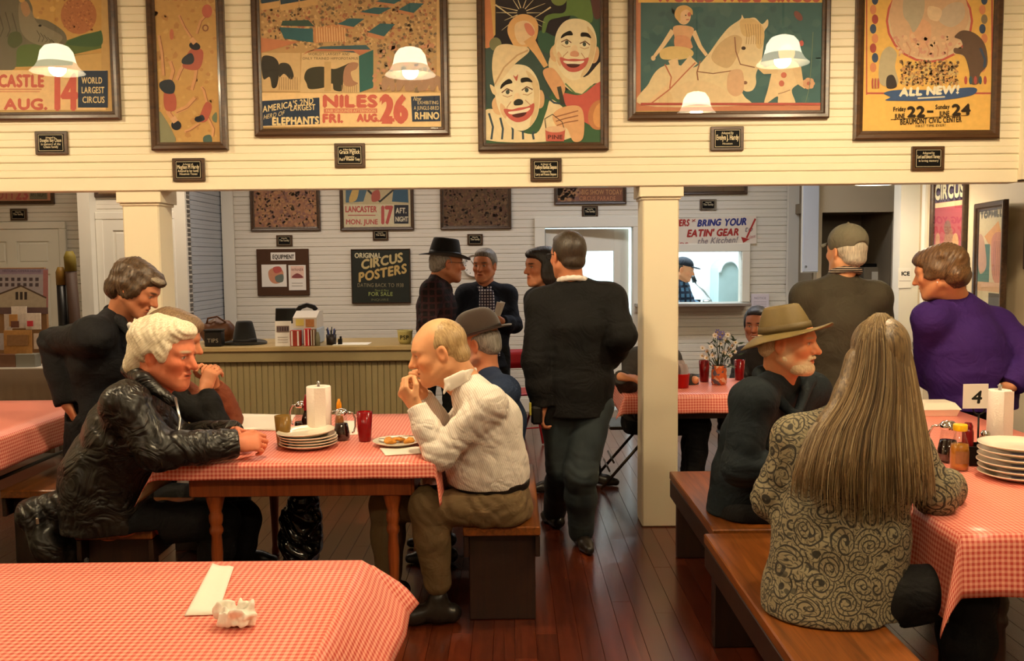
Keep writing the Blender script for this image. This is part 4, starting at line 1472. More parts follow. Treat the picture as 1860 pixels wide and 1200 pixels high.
# paper notice right of the hatch
a = at(1379, 560, YB - 0.014)
nt_ = thing('paper_notice', 'white paper notice pinned right of the kitchen hatch', 'paper', (a.x, YB - 0.017, a.z))
pcard(nt_, 'sheet', 1364, 533, 1397, 572, YB - 0.019, lambda A: (A.text('NOTICE', 1370, 543, 1391, 4, C(120, 110, 140)), *[A.line([(1369, 548 + k * 4), (1392, 548 + k * 4)], 0.9, C(170, 160, 180)) for k in range(5)]), 0.002, mat('lilac_paper', C(222, 214, 226), 0.7, var=0.02), (a.x, a.z, YB - 0.017))

# ICE sign on the alcove trim
a = at(1643, 523, 7.665)
ic = thing('ice_sign', 'white paper sign reading ICE on the trim beside the alcove', 'sign', (a.x, 7.665, a.z))
pcard(ic, 'sheet', 1631, 486, 1655, 523, 7.665, lambda A: (A.text('ICE', 1637, 500, 1652, 7, INKB, bold=0.5), A.line([(1633, 510), (1654, 510)], 0.8, C(150, 130, 130))), 0.003, WHITEPAPER, (a.x, a.z, 7.665))


# ------------------------------------------------------------------ posters on the right-hand wall (x = X_RIGHT), facing the room
def side_poster(label, y_far, y_near, z0, z1, rail, draw, rz=0.0, proud=0.0):
    w, h = y_far - y_near, z1 - z0
    root = thing('framed_poster', label, 'poster', (X_RIGHT - 0.001 - proud, (y_far + y_near) / 2, z0), -PI / 2 + rz, 'posters on the right wall')
    frame_mesh(w, h, rail, 0.035, None).build('frame', FRAMEW, root)
    A = Art(lambda u, v: ((u - 0.5) * w, v * h))
    draw(A, w / h)
    link('print', A.mesh('print', INK), root, (0, -0.012, 0), (PI / 2, 0, 0))
    mb = MB()
    mb.box((0, -0.0225, h / 2), (w - rail * 1.6, 0.002, h - rail * 1.6))
    mb.build('glass', PANE, root)
    return root


def draw_circus(A, asp):
    A.rect(0.04, 0.03, 0.96, 0.97, C(160, 40, 60))
    A.poly([(0.04, 0.755), (0.96, 0.755), (0.96, 0.97), (0.04, 0.97)], C(96, 80, 110))
    A.rect(0.04, 0.72, 0.96, 0.752, C(226, 196, 140))
    A.text('BIG SHOW', 0.1, 0.90, 0.9, 0.05, C(226, 210, 170), down=False, bold=0.006)
    A.text('CIRCUS', 0.08, 0.775, 0.92, 0.10, C(40, 30, 50), down=False, bold=0.02)
    A.text('CIRCUS', 0.07, 0.78, 0.91, 0.10, C(236, 222, 178), down=False, bold=0.008)
    A.blob([(0.3, 0.3), (0.42, 0.55), (0.5, 0.62), (0.62, 0.56), (0.75, 0.4), (0.8, 0.2), (0.3, 0.2)], C(150, 100, 70))
    A.ell(0.48, 0.58, 0.1, 0.05, C(120, 84, 70))
    A.ell(0.2, 0.5, 0.07, 0.05, C(180, 130, 90))
    A.ell(0.72, 0.48, 0.09, 0.06, C(196, 140, 80))
    A.rect(0.04, 0.03, 0.96, 0.17, C(206, 150, 110))
    A.text('TEN ELEPHANTS', 0.1, 0.09, 0.9, 0.04, C(150, 50, 50), down=False)


side_poster('framed crimson poster lettered CIRCUS behind the woman in purple', 7.42, 6.86, at(1725, 570, 7.1).z, 2.32, 0.05, draw_circus)


def draw_goat(A, asp):
    A.rect(0.04, 0.03, 0.96, 0.97, C(214, 196, 150))
    A.text('TOPHILL', 0.14, 0.885, 0.86, 0.045, C(48, 44, 36), down=False, bold=0.008)
    A.poly([(0.3, 0.74), (0.75, 0.85), (0.85, 0.76), (0.5, 0.66)], C(226, 150, 40))
    A.rect(0.06, 0.35, 0.5, 0.68, C(70, 124, 108))
    A.blob([(0.1, 0.75), (0.28, 0.72), (0.4, 0.52), (0.2, 0.45), (0.1, 0.55)], C(190, 140, 110))
    A.blob([(0.55, 0.72), (0.9, 0.74), (0.92, 0.42), (0.62, 0.42)], C(206, 120, 84))
    for k in range(5):
        A.line([(0.62 + k * 0.06, 0.44), (0.64 + k * 0.06, 0.7)], 0.015, C(160, 80, 60))
    A.rect(0.04, 0.32, 0.96, 0.39, C(214, 160, 110))
    A.rect(0.5, 0.17, 0.96, 0.31, C(60, 56, 54))
    A.rect(0.04, 0.03, 0.96, 0.13, C(206, 110, 80))


gp = side_poster('wood framed poster with an orange pennant, right of the crimson one', 6.70, 6.12, at(1800, 605, 6.4).z, at(1800, 366, 6.4).z, 0.06, draw_goat)
gp.rotation_euler = (0, 0, -PI / 2 - math.radians(9))
gp.location.x -= 0.05
side_poster('framed orange poster cut by the right edge of the view', 6.05, 5.62, at(1852, 489, 6.0).z, at(1852, 357, 6.0).z, 0.05,
            lambda A, s: (A.rect(0.03, 0.03, 0.97, 0.97, C(206, 130, 70)), A.rect(0.1, 0.5, 0.9, 0.85, C(190, 80, 50)), A.ell(0.5, 0.35, 0.3, 0.12, C(226, 180, 90)), A.text('CIRCUS', 0.15, 0.88, 0.85, 0.05, CRM, down=False)))
# ------------------------------------------------------------------ tables with gingham cloths
GING = gingham('red_gingham_vinyl', 0.0172, C(253, 180, 156), C(219, 82, 68), 0.36)
BACKING = mat('cream_cloth_backing', C(214, 196, 160), 0.8, var=0.06)
TZ = 0.76


def cloth(label, x0, x1, y0, y1, z, ex0, ex1, ey0, ey1, fl=0.16, flx0=None, flx1=None, fly0=None, corner=0.75, wave=0.006, step=0.03, cspec=None):
    """vinyl cloth lying on the table rectangle, hanging ex0/ex1 over the left/right edge, ey0/ey1 over the near/far edge"""
    W, D = x1 - x0, y1 - y0
    fx0, fx1 = flx0 if flx0 is not None else fl, flx1 if flx1 is not None else fl
    fy0 = fly0 if fly0 is not None else fl

    def axis(a0, a1, e0, e1):
        t = [a0 - e0 + e0 * i / 7 for i in range(7)] + [a0 + 0.004]
        n = max(2, int((a1 - a0) / 0.12))
        t += [a0 + 0.004 + (a1 - a0 - 0.008) * i / n for i in range(1, n)]
        return t + [a1 - 0.004] + [a1 + e1 * i / 7 for i in range(1, 8)]
    us, vs = axis(x0, x1, ex0, ex1), axis(y0, y1, ey0, ey1)
    pts, uvs = [], []
    for v in vs:
        for u in us:
            a = (u - x1) if u > x1 else (x0 - u) if u < x0 else 0.0
            b = (v - y1) if v > y1 else (y0 - v) if v < y0 else 0.0
            sx, sy = (1 if u > x1 else -1), (1 if v > y1 else -1)
            cx, cy = min(max(u, x0), x1), min(max(v, y0), y1)
            fx, fy = (fx1 if sx > 0 else fx0), (fl if sy > 0 else fy0)
            r = math.hypot(a, b)
            if r == 0:
                p = (u, v, z)
            else:
                th = math.atan2(b, a)
                m = math.sin(2 * th) ** 1.5 if a > 0 and b > 0 else 0.0
                k = th / (PI / 2)
                cf = corner
                if cspec and (sx, sy) in cspec:
                    cf = cspec[(sx, sy)]
                if isinstance(fx, tuple):
                    q = (cy - y0) / (y1 - y0)
                    fx = fx[0] + (fx[1] - fx[0]) * q * q * (3 - 2 * q)
                f = (fx * (1 - k) + fy * k) * (1 - m) + cf * m
                s = r * (1 - 0.06 * m)
                wv = wave * math.sin((u if b > a else v) * 21 + 1.3 * sx) * min(1, r / 0.08) * (1 - m)
                o = s * math.sin(f) + wv + 0.003
                p = (cx + sx * math.cos(th) * o, cy + sy * math.sin(th) * o, z - s * math.cos(f))
            pts.append(p)
            uvs.append((u, v))
    nu = len(us)
    fs = [(j * nu + i, j * nu + i + 1, (j + 1) * nu + i + 1, (j + 1) * nu + i) for j in range(len(vs) - 1) for i in range(nu - 1)]
    me = bpy.data.meshes.new('tablecloth')
    me.from_pydata(pts, [], fs)
    uvl = me.uv_layers.new(name='UVMap')
    for lp in me.loops:
        uvl.data[lp.index].uv = uvs[lp.vertex_index]
    me.materials.append(GING)
    me.materials.append(BACKING)
    me.polygons.foreach_set('use_smooth', [True] * len(fs))
    o = link('tablecloth', me)
    sd = o.modifiers.new('thickness', 'SOLIDIFY')
    sd.thickness, sd.offset, sd.material_offset, sd.material_offset_rim = 0.0012, -1, 1, 0
    return tag(o, label, 'tablecloth', 'red gingham tablecloths')


LEGP = [(0.0, 0), (0.019, 0), (0.021, 0.02), (0.017, 0.06), (0.02, 0.2), (0.026, 0.33), (0.022, 0.41), (0.03, 0.425), (0.03, 0.44), (0.024, 0.455), (0.03, 0.475), (0.031, 0.5),
        (0.025, 0.515), (0.034, 0.55), (0.045, 0.6), (0.047, 0.64), (0.044, 0.655), (0.0, 0.655)]


def farm_table(label, x0, x1, y0, y1, ins=0.13, wd=None, leg_in=0.2, apron=0.135, z=TZ):
    wd = wd or PINE
    root = thing('farm_table', label, 'table', ((x0 + x1) / 2, (y0 + y1) / 2, 0), 0, 'farm tables')
    W, D = x1 - x0, y1 - y0
    mb = MB()
    mb.box((0, 0, z - 0.016), (W - 0.006, D - 0.006, 0.028), 0.004)
    mb.build('tabletop', wd, root)
    ax, ay = W / 2 - ins, D / 2 - 0.09
    for c, s in (((0, -ay, z - 0.03 - apron / 2), (2 * ax, 0.022, apron)), ((0, ay, z - 0.03 - apron / 2), (2 * ax, 0.022, apron)),
                 ((-ax, 0, z - 0.03 - apron / 2), (0.022, 2 * ay, apron)), ((ax, 0, z - 0.03 - apron / 2), (0.022, 2 * ay, apron))):
        mb = MB()
        mb.box(c, s, 0.003)
        mb.build('apron_board', wd, root)
    mb = MB()
    k = (z - 0.03) / 0.73
    mb.lathe([(r, h * k) for r, h in LEGP], 18, cap=False)
    mb.box((0, 0, 0.69 * k), (0.085, 0.085, 0.08), 0.004)
    me = mb.mesh('leg', wd)
    for sx in (-1, 1):
        for sy in (-1, 1):
            link('leg', me, root, (sx * (W / 2 - leg_in), sy * (ay - 0.04), 0))
    return root


T1 = (-1.52, -0.335, 3.82, 5.05)
farm_table('farm table with turned orange legs between the white haired and white shirted men', *T1, ins=0.11)
cloth('gingham cloth on the table laid with plates between the two seated men', *T1, TZ, 0.19, 0.19, 0.068, 0.10, fl=0.10, flx0=0.50, flx1=0.12, corner=0.4, cspec={(-1, -1): 0.55, (1, -1): 0.10})
T0 = (-2.30, -0.435, 1.2, 2.56)
farm_table('nearest farm table at the bottom left, mostly under its cloth', *T0)
cloth('gingham cloth on the nearest table, its right side flaring out stiffly', *T0, TZ, 0.15, 0.215, 0.2, 0.115, fl=0.12, flx1=(0.0, 0.66), corner=0.9, cspec={(1, 1): 0.9}, wave=0.004)
T4 = (1.375, 2.47, 2.745, 4.98)
farm_table('long farm table under the gingham cloth on the right side', *T4, wd=DARKWOOD)
cloth('gingham cloth on the long right table, pointed corner hanging down', *T4, TZ, 0.28, 0.2, 0.195, 0.16, fl=0.09, corner=0.30, wave=0.007)
T3 = (0.70, 1.66, 5.64, 6.42)
farm_table('dark turned-leg table behind the post, under the flowers', *T3, ins=0.09, wd=DARKWOOD, leg_in=0.2)
cloth('gingham cloth on the far table holding the flower vase', *T3, TZ, 0.13, 0.12, 0.115, 0.1, fl=0.10, corner=0.5, wave=0.008)
# left far table: folding table
T5 = (-4.2, -2.56, 3.95, 5.68)
ft = thing('folding_table', 'folding table with dark metal legs at the far left', 'table', ((T5[0] + T5[1]) / 2, (T5[2] + T5[3]) / 2, 0))
mb = MB()
mb.box((0, 0, TZ - 0.018), (T5[1] - T5[0] - 0.006, T5[3] - T5[2] - 0.006, 0.032), 0.004)
mb.build('tabletop', mat('grey_laminate', C(120, 112, 100), 0.5), ft)
for sx in (-1, 1):
    for sy in (-1, 1):
        mb = MB()
        x_, y_ = sx * 0.68, sy * 0.62
        mb.tube([(x_, y_, TZ - 0.03), (x_ + 0.04 * sx, y_, 0.012), (x_ + 0.04 * sx, y_, 0.0)], 0.013, 8)
        mb.tube([(x_ - 0.02 * sx, y_, 0.58), (x_ - 0.14 * sx, y_ - 0.05 * sy, TZ - 0.04)], 0.008, 6)
        mb.build('leg', BLACKMETAL, ft)
mb = MB()
mb.tube([(0.69, -0.62, 0.5), (0.69, 0.62, 0.5)], 0.01, 6)
mb.build('stretcher', BLACKMETAL, ft)
cloth('gingham cloth on the folding table at the far left edge', *T5, TZ, 0.15, 0.16, 0.15, 0.12, fl=0.14, corner=0.5)


# ------------------------------------------------------------------ benches
def bench(label, x0, x1, y0, y1, z=0.45, ends=(0.1, 0.1), th=0.042, nb=1, top=None, side=None):
    root = thing('bench', label, 'bench', ((x0 + x1) / 2, (y0 + y1) / 2, 0), 0, 'plank benches')
    W, D = x1 - x0, y1 - y0
    for i in range(nb):
        w = W / nb
        mb = MB()
        mb.box((-W / 2 + w * (i + 0.5), 0, z - th / 2), (w - 0.003, D, th), 0.005)
        mb.build('seat_board', top or OAK, root)
    for s, e in ((-1, ends[0]), (1, ends[1])):
        mb = MB()
        mb.box((0, s * (D / 2 - e), (z - th) / 2), (W - 0.045, 0.038, z - th - 0.0005), 0.004)
        mb.build('end_panel', side or DARKWOOD, root)
    for s in (-1, 1):
        mb = MB()
        mb.box((s * (W / 2 - 0.014), 0, z - th - 0.05), (0.022, D - 0.02, 0.095), 0.003)
        mb.build('side_rail', side or DARKWOOD, root)
    return root


bench('oak bench under the long haired woman, its near end towards the camera', 0.805, 1.18, 2.48, 3.78, nb=1)
bench('oak bench under the man in the olive hat, ending at the post', 0.855, 1.21, 3.83, 4.91, nb=1)
bench('bench under the man in the white shirt', -0.225, 0.118, 3.90, 5.12)
bench('bench under the white haired man in black leather', -1.93, -1.585, 3.90, 5.12)
bench('bench beside the folding table at the far left', -2.66, -2.31, 4.62, 5.6)


# ------------------------------------------------------------------ folding chairs
def folding_chair(label, loc, rz):
    root = thing('folding_chair', label, 'chair', loc, rz, 'metal folding chairs')
    m = mat('brown_metal', C(58, 46, 34), 0.4, 0.7)
    mb = MB()
    mb.box((0, 0, 0.44), (0.38, 0.38, 0.022), 0.008)
    mb.build('seat', m, root)
    for s in (-1, 1):
        mb = MB()
        mb.tube([(s * 0.205, -0.24, 0.011), (s * 0.205, 0.0, 0.44), (s * 0.205, 0.17, 0.74), (s * 0.2, 0.19, 0.8)], 0.011, 8)
        mb.build('leg', m, root)
        mb = MB()
        mb.tube([(s * 0.185, 0.25, 0.011), (s * 0.185, -0.13, 0.45)], 0.011, 8)
        mb.build('leg', m, root)
    for y_, z_ in ((-0.17, 0.14), (0.19, 0.14), (0.16, 0.2)):
        mb = MB()
        mb.tube([(-0.19, y_, z_), (0.19, y_, z_)], 0.007, 6)
        mb.build('stretcher', m, root)
    mb = MB()
    mb.grid(lambda u, v: ((u - 0.5) * 0.41, 0.165 + 0.03 * v + 0.03 * (1 - (2 * u - 1) ** 2), 0.63 + 0.17 * v), 10, 4)
    o = mb.build('backrest', m, root)
    o.modifiers.new('thickness', 'SOLIDIFY').thickness = 0.012
    return root


folding_chair('metal folding chair showing its legs between suited man and post', (0.86, 6.42, 0), PI / 2)
folding_chair('metal folding chair seen below the flower table, behind the olive hat man', (1.57, 5.92, 0), -PI / 2)
folding_chair('dark folding chair cut by the left edge, in front of the bench', (-2.42, 3.62, 0), 1.2)

# ------------------------------------------------------------------ counter
CZ = 1.0
CY0 = onz(560, 629, CZ).y
CX0, CX1 = -2.45, -0.66
ct = thing('service_counter', 'long tan service counter faced with narrow vertical boards', 'counter', ((CX0 + CX1) / 2, CY0 + 0.35, 0))
CW = CX1 - CX0
mb = MB()
mb.box((0, 0.03, (CZ - 0.04) / 2), (CW - 0.06, 0.56, CZ - 0.04))
mb.build('carcass', COUNTERPAINT, ct)
mb = MB()
mb.box((0, 0, CZ - 0.018), (CW, 0.7, 0.036), 0.006)
mb.build('worktop', mat('tan_worktop', C(176, 152, 106), 0.35, var=0.06), ct)
mb = MB()
mb.box((0, -0.30, CZ - 0.075), (CW - 0.02, 0.05, 0.078), 0.004)
mb.build('top_rail', COUNTERPAINT, ct)
bwid = 0.045
mb = MB()
mb.box((0, 0, (CZ - 0.11) / 2), (bwid - 0.002, 0.02, CZ - 0.11), 0.0035)
bme = mb.mesh('board', COUNTERPAINT)
x = -CW / 2 + 0.04
while x < CW / 2 - 0.03:
    link('board', bme, ct, (x, -0.262, 0))
    x += bwid
# ------------------------------------------------------------------ figures: blended signed-distance bodies turned into one surface each
class Sdf:
    def __init__(self, h, seed=1):
        self.h, self.pr, self.seed = h, [], seed

    def _add(self, fn, lo, hi, k, op):
        self.pr.append((fn, np.array(lo, float), np.array(hi, float), k, op))

    def cone(self, a, b, ra, rb=None, k=0.02, op='+'):
        rb = ra if rb is None else rb
        a, b = np.array(a, float), np.array(b, float)
        d = b - a
        L2 = max(d @ d, 1e-9)

        def fn(X, Y, Z):
            x, y, z = X - a[0], Y - a[1], Z - a[2]
            t = np.clip((x * d[0] + y * d[1] + z * d[2]) / L2, 0, 1)
            return np.sqrt((x - t * d[0]) ** 2 + (y - t * d[1]) ** 2 + (z - t * d[2]) ** 2) - (ra + (rb - ra) * t)
        m = max(ra, rb)
        self._add(fn, np.minimum(a, b) - m, np.maximum(a, b) + m, k, op)

    def chain(self, pts, rs, k=0.02, op='+'):
        for i in range(len(pts) - 1):
            self.cone(pts[i], pts[i + 1], rs[i], rs[i + 1], k, op)

    def ell(self, c, r, R=None, k=0.02, op='+'):
        c, r = np.array(c, float), np.array(r, float)
        Rm = np.array(R, float) if R is not None else np.eye(3)

        def fn(X, Y, Z):
            x, y, z = X - c[0], Y - c[1], Z - c[2]
            u = (x * Rm[0, 0] + y * Rm[1, 0] + z * Rm[2, 0]) / r[0]
            v = (x * Rm[0, 1] + y * Rm[1, 1] + z * Rm[2, 1]) / r[1]
            w = (x * Rm[0, 2] + y * Rm[1, 2] + z * Rm[2, 2]) / r[2]
            k0 = np.sqrt(u * u + v * v + w * w)
            k1 = np.sqrt((u / r[0]) ** 2 + (v / r[1]) ** 2 + (w / r[2]) ** 2)
            return k0 * (k0 - 1.0) / np.maximum(k1, 1e-6)
        e = np.sqrt(((Rm * r) ** 2).sum(1))
        self._add(fn, c - e, c + e, k, op)

    def econe(self, a, b, r0, r1, u, k=0.03, op='+'):
        """limb of elliptical section: radii (along u, across u) at a and b"""
        a, b, u = (np.array(q, float) for q in (a, b, u))
        d = b - a
        L = max(np.linalg.norm(d), 1e-6)
        w = d / L
        u = u - w * (u @ w)
        u /= np.linalg.norm(u)
        v = np.cross(w, u)

        def fn(X, Y, Z):
            x, y, z = X - a[0], Y - a[1], Z - a[2]
            t = x * w[0] + y * w[1] + z * w[2]
            tc = np.clip(t / L, 0, 1)
            ru, rv = r0[0] + (r1[0] - r0[0]) * tc, r0[1] + (r1[1] - r0[1]) * tc
            m = np.minimum(ru, rv)
            pu = (x * u[0] + y * u[1] + z * u[2]) / ru
            pv = (x * v[0] + y * v[1] + z * v[2]) / rv
            pw = (t - tc * L) / m
            q = np.sqrt(pu * pu + pv * pv + pw * pw)
            g = np.sqrt((pu / ru) ** 2 + (pv / rv) ** 2 + (pw / m) ** 2)
            return q * (q - 1.0) / np.maximum(g, 1e-6)
        mm = max(*r0, *r1)
        self._add(fn, np.minimum(a, b) - mm, np.maximum(a, b) + mm, k, op)

    def cut(self, c, n, R):
        """remove what lies beyond the plane (c, n) within the ball R"""
        c, n = np.array(c, float), np.array(n, float)
        n = n / np.linalg.norm(n)

        def fn(X, Y, Z):
            d = (X - c[0]) * n[0] + (Y - c[1]) * n[1] + (Z - c[2]) * n[2]
            far = np.sqrt((X - c[0]) ** 2 + (Y - c[1]) ** 2 + (Z - c[2]) ** 2) - R
            return np.maximum(-d, far)
        self._add(fn, c - R, c + R, 0.004, '-')

    def surface(self, disp=None):
        h = self.h
        plus = [p for p in self.pr if p[4] == '+']
        lo = np.min([p[1] for p in plus], 0) - 5 * h
        hi = np.max([p[2] for p in plus], 0) + 5 * h
        n = np.ceil((hi - lo) / h).astype(int) + 1
        ax = [lo[i] + h * np.arange(n[i]) for i in range(3)]
        F = np.full(n, 0.5, np.float32)
        for fn, l, u, k, op in self.pr:
            pad = k + 3 * h
            i0 = np.maximum(((l - pad - lo) / h).astype(int), 0)
            i1 = np.minimum(np.ceil((u + pad - lo) / h).astype(int) + 1, n)
            if np.any(i1 <= i0):
                continue
            sl = tuple(slice(i0[i], i1[i]) for i in range(3))
            X, Y, Z = (ax[0][sl[0]][:, None, None].astype(np.float32), ax[1][sl[1]][None, :, None].astype(np.float32), ax[2][sl[2]][None, None, :].astype(np.float32))
            d = fn(X, Y, Z)
            f = F[sl]
            if op == '+':
                hh = np.maximum(k - np.abs(f - d), 0) / k
                F[sl] = np.minimum(f, d) - hh * hh * (k * 0.25)
            else:
                d = -d
                hh = np.maximum(k - np.abs(f - d), 0) / k
                F[sl] = np.maximum(f, d) + hh * hh * (k * 0.25)
        if disp is not None:
            idx = np.nonzero(np.abs(F) < 0.022)
            P = np.stack([ax[i][idx[i]] for i in range(3)], 1)
            F[idx] += disp(P).astype(np.float32)
        return nets(F, lo, h)


def nets(F, lo, h):
    """surface nets: one vertex per crossed cell, one quad per crossed grid edge"""
    S = F < 0
    c = np.zeros(np.array(S.shape) - 1, np.int8)
    for i in (0, 1):
        for j in (0, 1):
            for k in (0, 1):
                c += S[i:S.shape[0] - 1 + i, j:S.shape[1] - 1 + j, k:S.shape[2] - 1 + k]
    act = (c > 0) & (c < 8)
    I = np.stack(np.nonzero(act), 1)
    idm = np.full(act.shape, -1, np.int32)
    idm[act] = np.arange(len(I))
    acc, cnt = np.zeros((len(I), 3)), np.zeros(len(I))
    corners = [(i, j, k) for i in (0, 1) for j in (0, 1) for k in (0, 1)]
    for a in range(8):
        for b in range(a + 1, 8):
            ca, cb = np.array(corners[a]), np.array(corners[b])
            if np.abs(ca - cb).sum() != 1:
                continue
            fa, fb = F[tuple((I + ca).T)], F[tuple((I + cb).T)]
            m = (fa < 0) != (fb < 0)
            t = fa[m] / (fa[m] - fb[m])
            acc[m] += ca + (cb - ca) * t[:, None]
            cnt[m] += 1
    V = lo + h * (I + acc / np.maximum(cnt, 1)[:, None])
    quads = []
    for d in range(3):
        e = [0, 0, 0]
        e[d] = 1
        A = S[tuple(slice(0, S.shape[i] - e[i]) for i in range(3))]
        B = S[tuple(slice(e[i], None) for i in range(3))]
        X = np.stack(np.nonzero(A != B), 1)
        p, q = (d + 1) % 3, (d + 2) % 3
        X = X[(X[:, p] > 0) & (X[:, q] > 0)]
        dp, dq = np.zeros(3, int), np.zeros(3, int)
        dp[p], dq[q] = 1, 1
        g = lambda Y: idm[tuple(np.minimum(Y, np.array(idm.shape) - 1).T)]
        Q = np.stack([g(X - dp - dq), g(X - dq), g(X), g(X - dp)], 1)
        flip = ~A[tuple(X.T)]
        Q[flip] = Q[flip][:, ::-1]
        quads.append(Q[(Q >= 0).all(1)])
    return V, np.concatenate(quads)


def smooth_verts(V, Q, it=1, lam=0.5):
    e = np.concatenate([Q[:, [0, 1]], Q[:, [1, 2]], Q[:, [2, 3]], Q[:, [3, 0]]])
    e = np.concatenate([e, e[:, ::-1]])
    deg = np.maximum(np.bincount(e[:, 0], minlength=len(V)), 1)[:, None]
    for _ in range(it):
        s = np.stack([np.bincount(e[:, 0], V[e[:, 1], i], len(V)) for i in range(3)], 1)
        V = V + lam * (s / deg - V)
    return V


def fast_mesh(name, V, Q, mt, colors=None):
    me = bpy.data.meshes.new(name)
    nv, nq = len(V), len(Q)
    me.vertices.add(nv)
    me.vertices.foreach_set('co', np.ascontiguousarray(V, np.float32).ravel())
    me.loops.add(nq * 4)
    me.loops.foreach_set('vertex_index', np.ascontiguousarray(Q, np.int32).ravel())
    me.polygons.add(nq)
    me.polygons.foreach_set('loop_start', np.arange(0, nq * 4, 4, dtype=np.int32))
    me.polygons.foreach_set('use_smooth', np.ones(nq, bool))
    if colors is not None:
        a = me.color_attributes.new('Col', 'FLOAT_COLOR', 'POINT')
        a.data.foreach_set('color', np.ascontiguousarray(np.concatenate([colors, np.ones((nv, 1))], 1), np.float32).ravel())
    me.materials.append(mt)
    me.update(calc_edges=True)
    me.validate()
    return me


def wob(P, lam, seed):
    """cheap smooth noise: a few crossed sines"""
    r = np.random.RandomState(seed)
    s = 0
    for _ in range(5):
        d = r.normal(size=3)
        d /= np.linalg.norm(d)
        s = s + np.sin(P @ (d * 2 * PI / (lam * r.uniform(0.7, 1.5))) + r.uniform(0, 6.28))
    return s / 3.0


def folds(items, amp=0.004, lam=0.11, seed=1):
    """cloth relief: soft waves everywhere plus directional creases (centre, reach, direction, wavelength, depth)"""
    def f(P):
        d = 1.0 * amp * wob(P, lam * 1.3, seed) + amp * 0.3 * wob(P, lam * 0.5, seed + 9)
        for c, R, dr, wl, a in items:
            dr = np.array(dr, float)
            dr /= np.linalg.norm(dr)
            q = P - np.array(c)
            w = np.exp(-(q * q).sum(1) / (R * R))
            ph = q @ (dr * 2 * PI / wl) + 2.6 * wob(P, 0.17, seed + 3)
            d = d + 1.35 * a * w * (0.6 - np.abs(np.sin(ph / 2)) - 0.3 * wob(P, 0.1, seed + 5))
        return d
    return f


def paint(V, base, spots):
    col = np.tile(np.array(base[:3]), (len(V), 1))
    for c, r, R, cc, soft in spots:
        q = (V - np.array(c)) @ np.array(R) / np.array(r)
        d = np.sqrt((q * q).sum(1))
        w = np.clip((1 + soft - d) / (2 * soft), 0, 1)[:, None]
        col = col * (1 - w) + np.array(cc[:3]) * w
    return col


SKINM = mat('skin', None, 0.5, attr=True, var=0.07, scale=40, spec=0.35, bump=0.03, bscale=300)
HAIRC = mat('hair_strands', None, 0.42, attr=True, var=0.18, scale=30, spec=0.4)


def hair_mat(name, dark, light, flow, rough=0.45, sc=170.0):
    """hair with streaks running along the flow direction"""
    if name in MATS:
        return MATS[name]
    m, nt, b = new_mat(name)
    co = node(nt, 'ShaderNodeTexCoord')
    mp = node(nt, 'ShaderNodeMapping', vector_type='POINT')
    q = Vector((0, 0, 1)).rotation_difference(Vector(flow).normalized()).inverted()
    mp.inputs['Rotation'].default_value = q.to_euler()
    mp2 = node(nt, 'ShaderNodeMapping')
    mp2.inputs['Scale'].default_value = (1, 1, 0.06)
    nt.links.new(co.outputs['Object'], mp.inputs[0])
    nt.links.new(mp.outputs[0], mp2.inputs[0])
    nz = node(nt, 'ShaderNodeTexNoise', i_Scale=sc, i_Detail=4.0, i_Distortion=0.4)
    nt.links.new(mp2.outputs[0], nz.inputs['Vector'])
    rp = node(nt, 'ShaderNodeValToRGB')
    rp.color_ramp.elements[0].position, rp.color_ramp.elements[1].position = 0.3, 0.7
    rp.color_ramp.elements[0].color, rp.color_ramp.elements[1].color = dark, light
    nt.links.new(nz.outputs['Fac'], rp.inputs[0])
    nt.links.new(rp.outputs[0], b.inputs['Base Color'])
    b.inputs['Roughness'].default_value = rough
    bp = node(nt, 'ShaderNodeBump', i_Strength=0.5, i_Distance=0.004)
    nt.links.new(nz.outputs['Fac'], bp.inputs['Height'])
    nt.links.new(bp.outputs[0], b.inputs['Normal'])
    MATS[name] = m
    return m


def frame_of(fwd, up=(0, 0, 1)):
    f = Vector(fwd).normalized()
    r = f.cross(Vector(up)).normalized()
    u = r.cross(f)
    return Matrix(((r.x, f.x, u.x), (r.y, f.y, u.y), (r.z, f.z, u.z)))


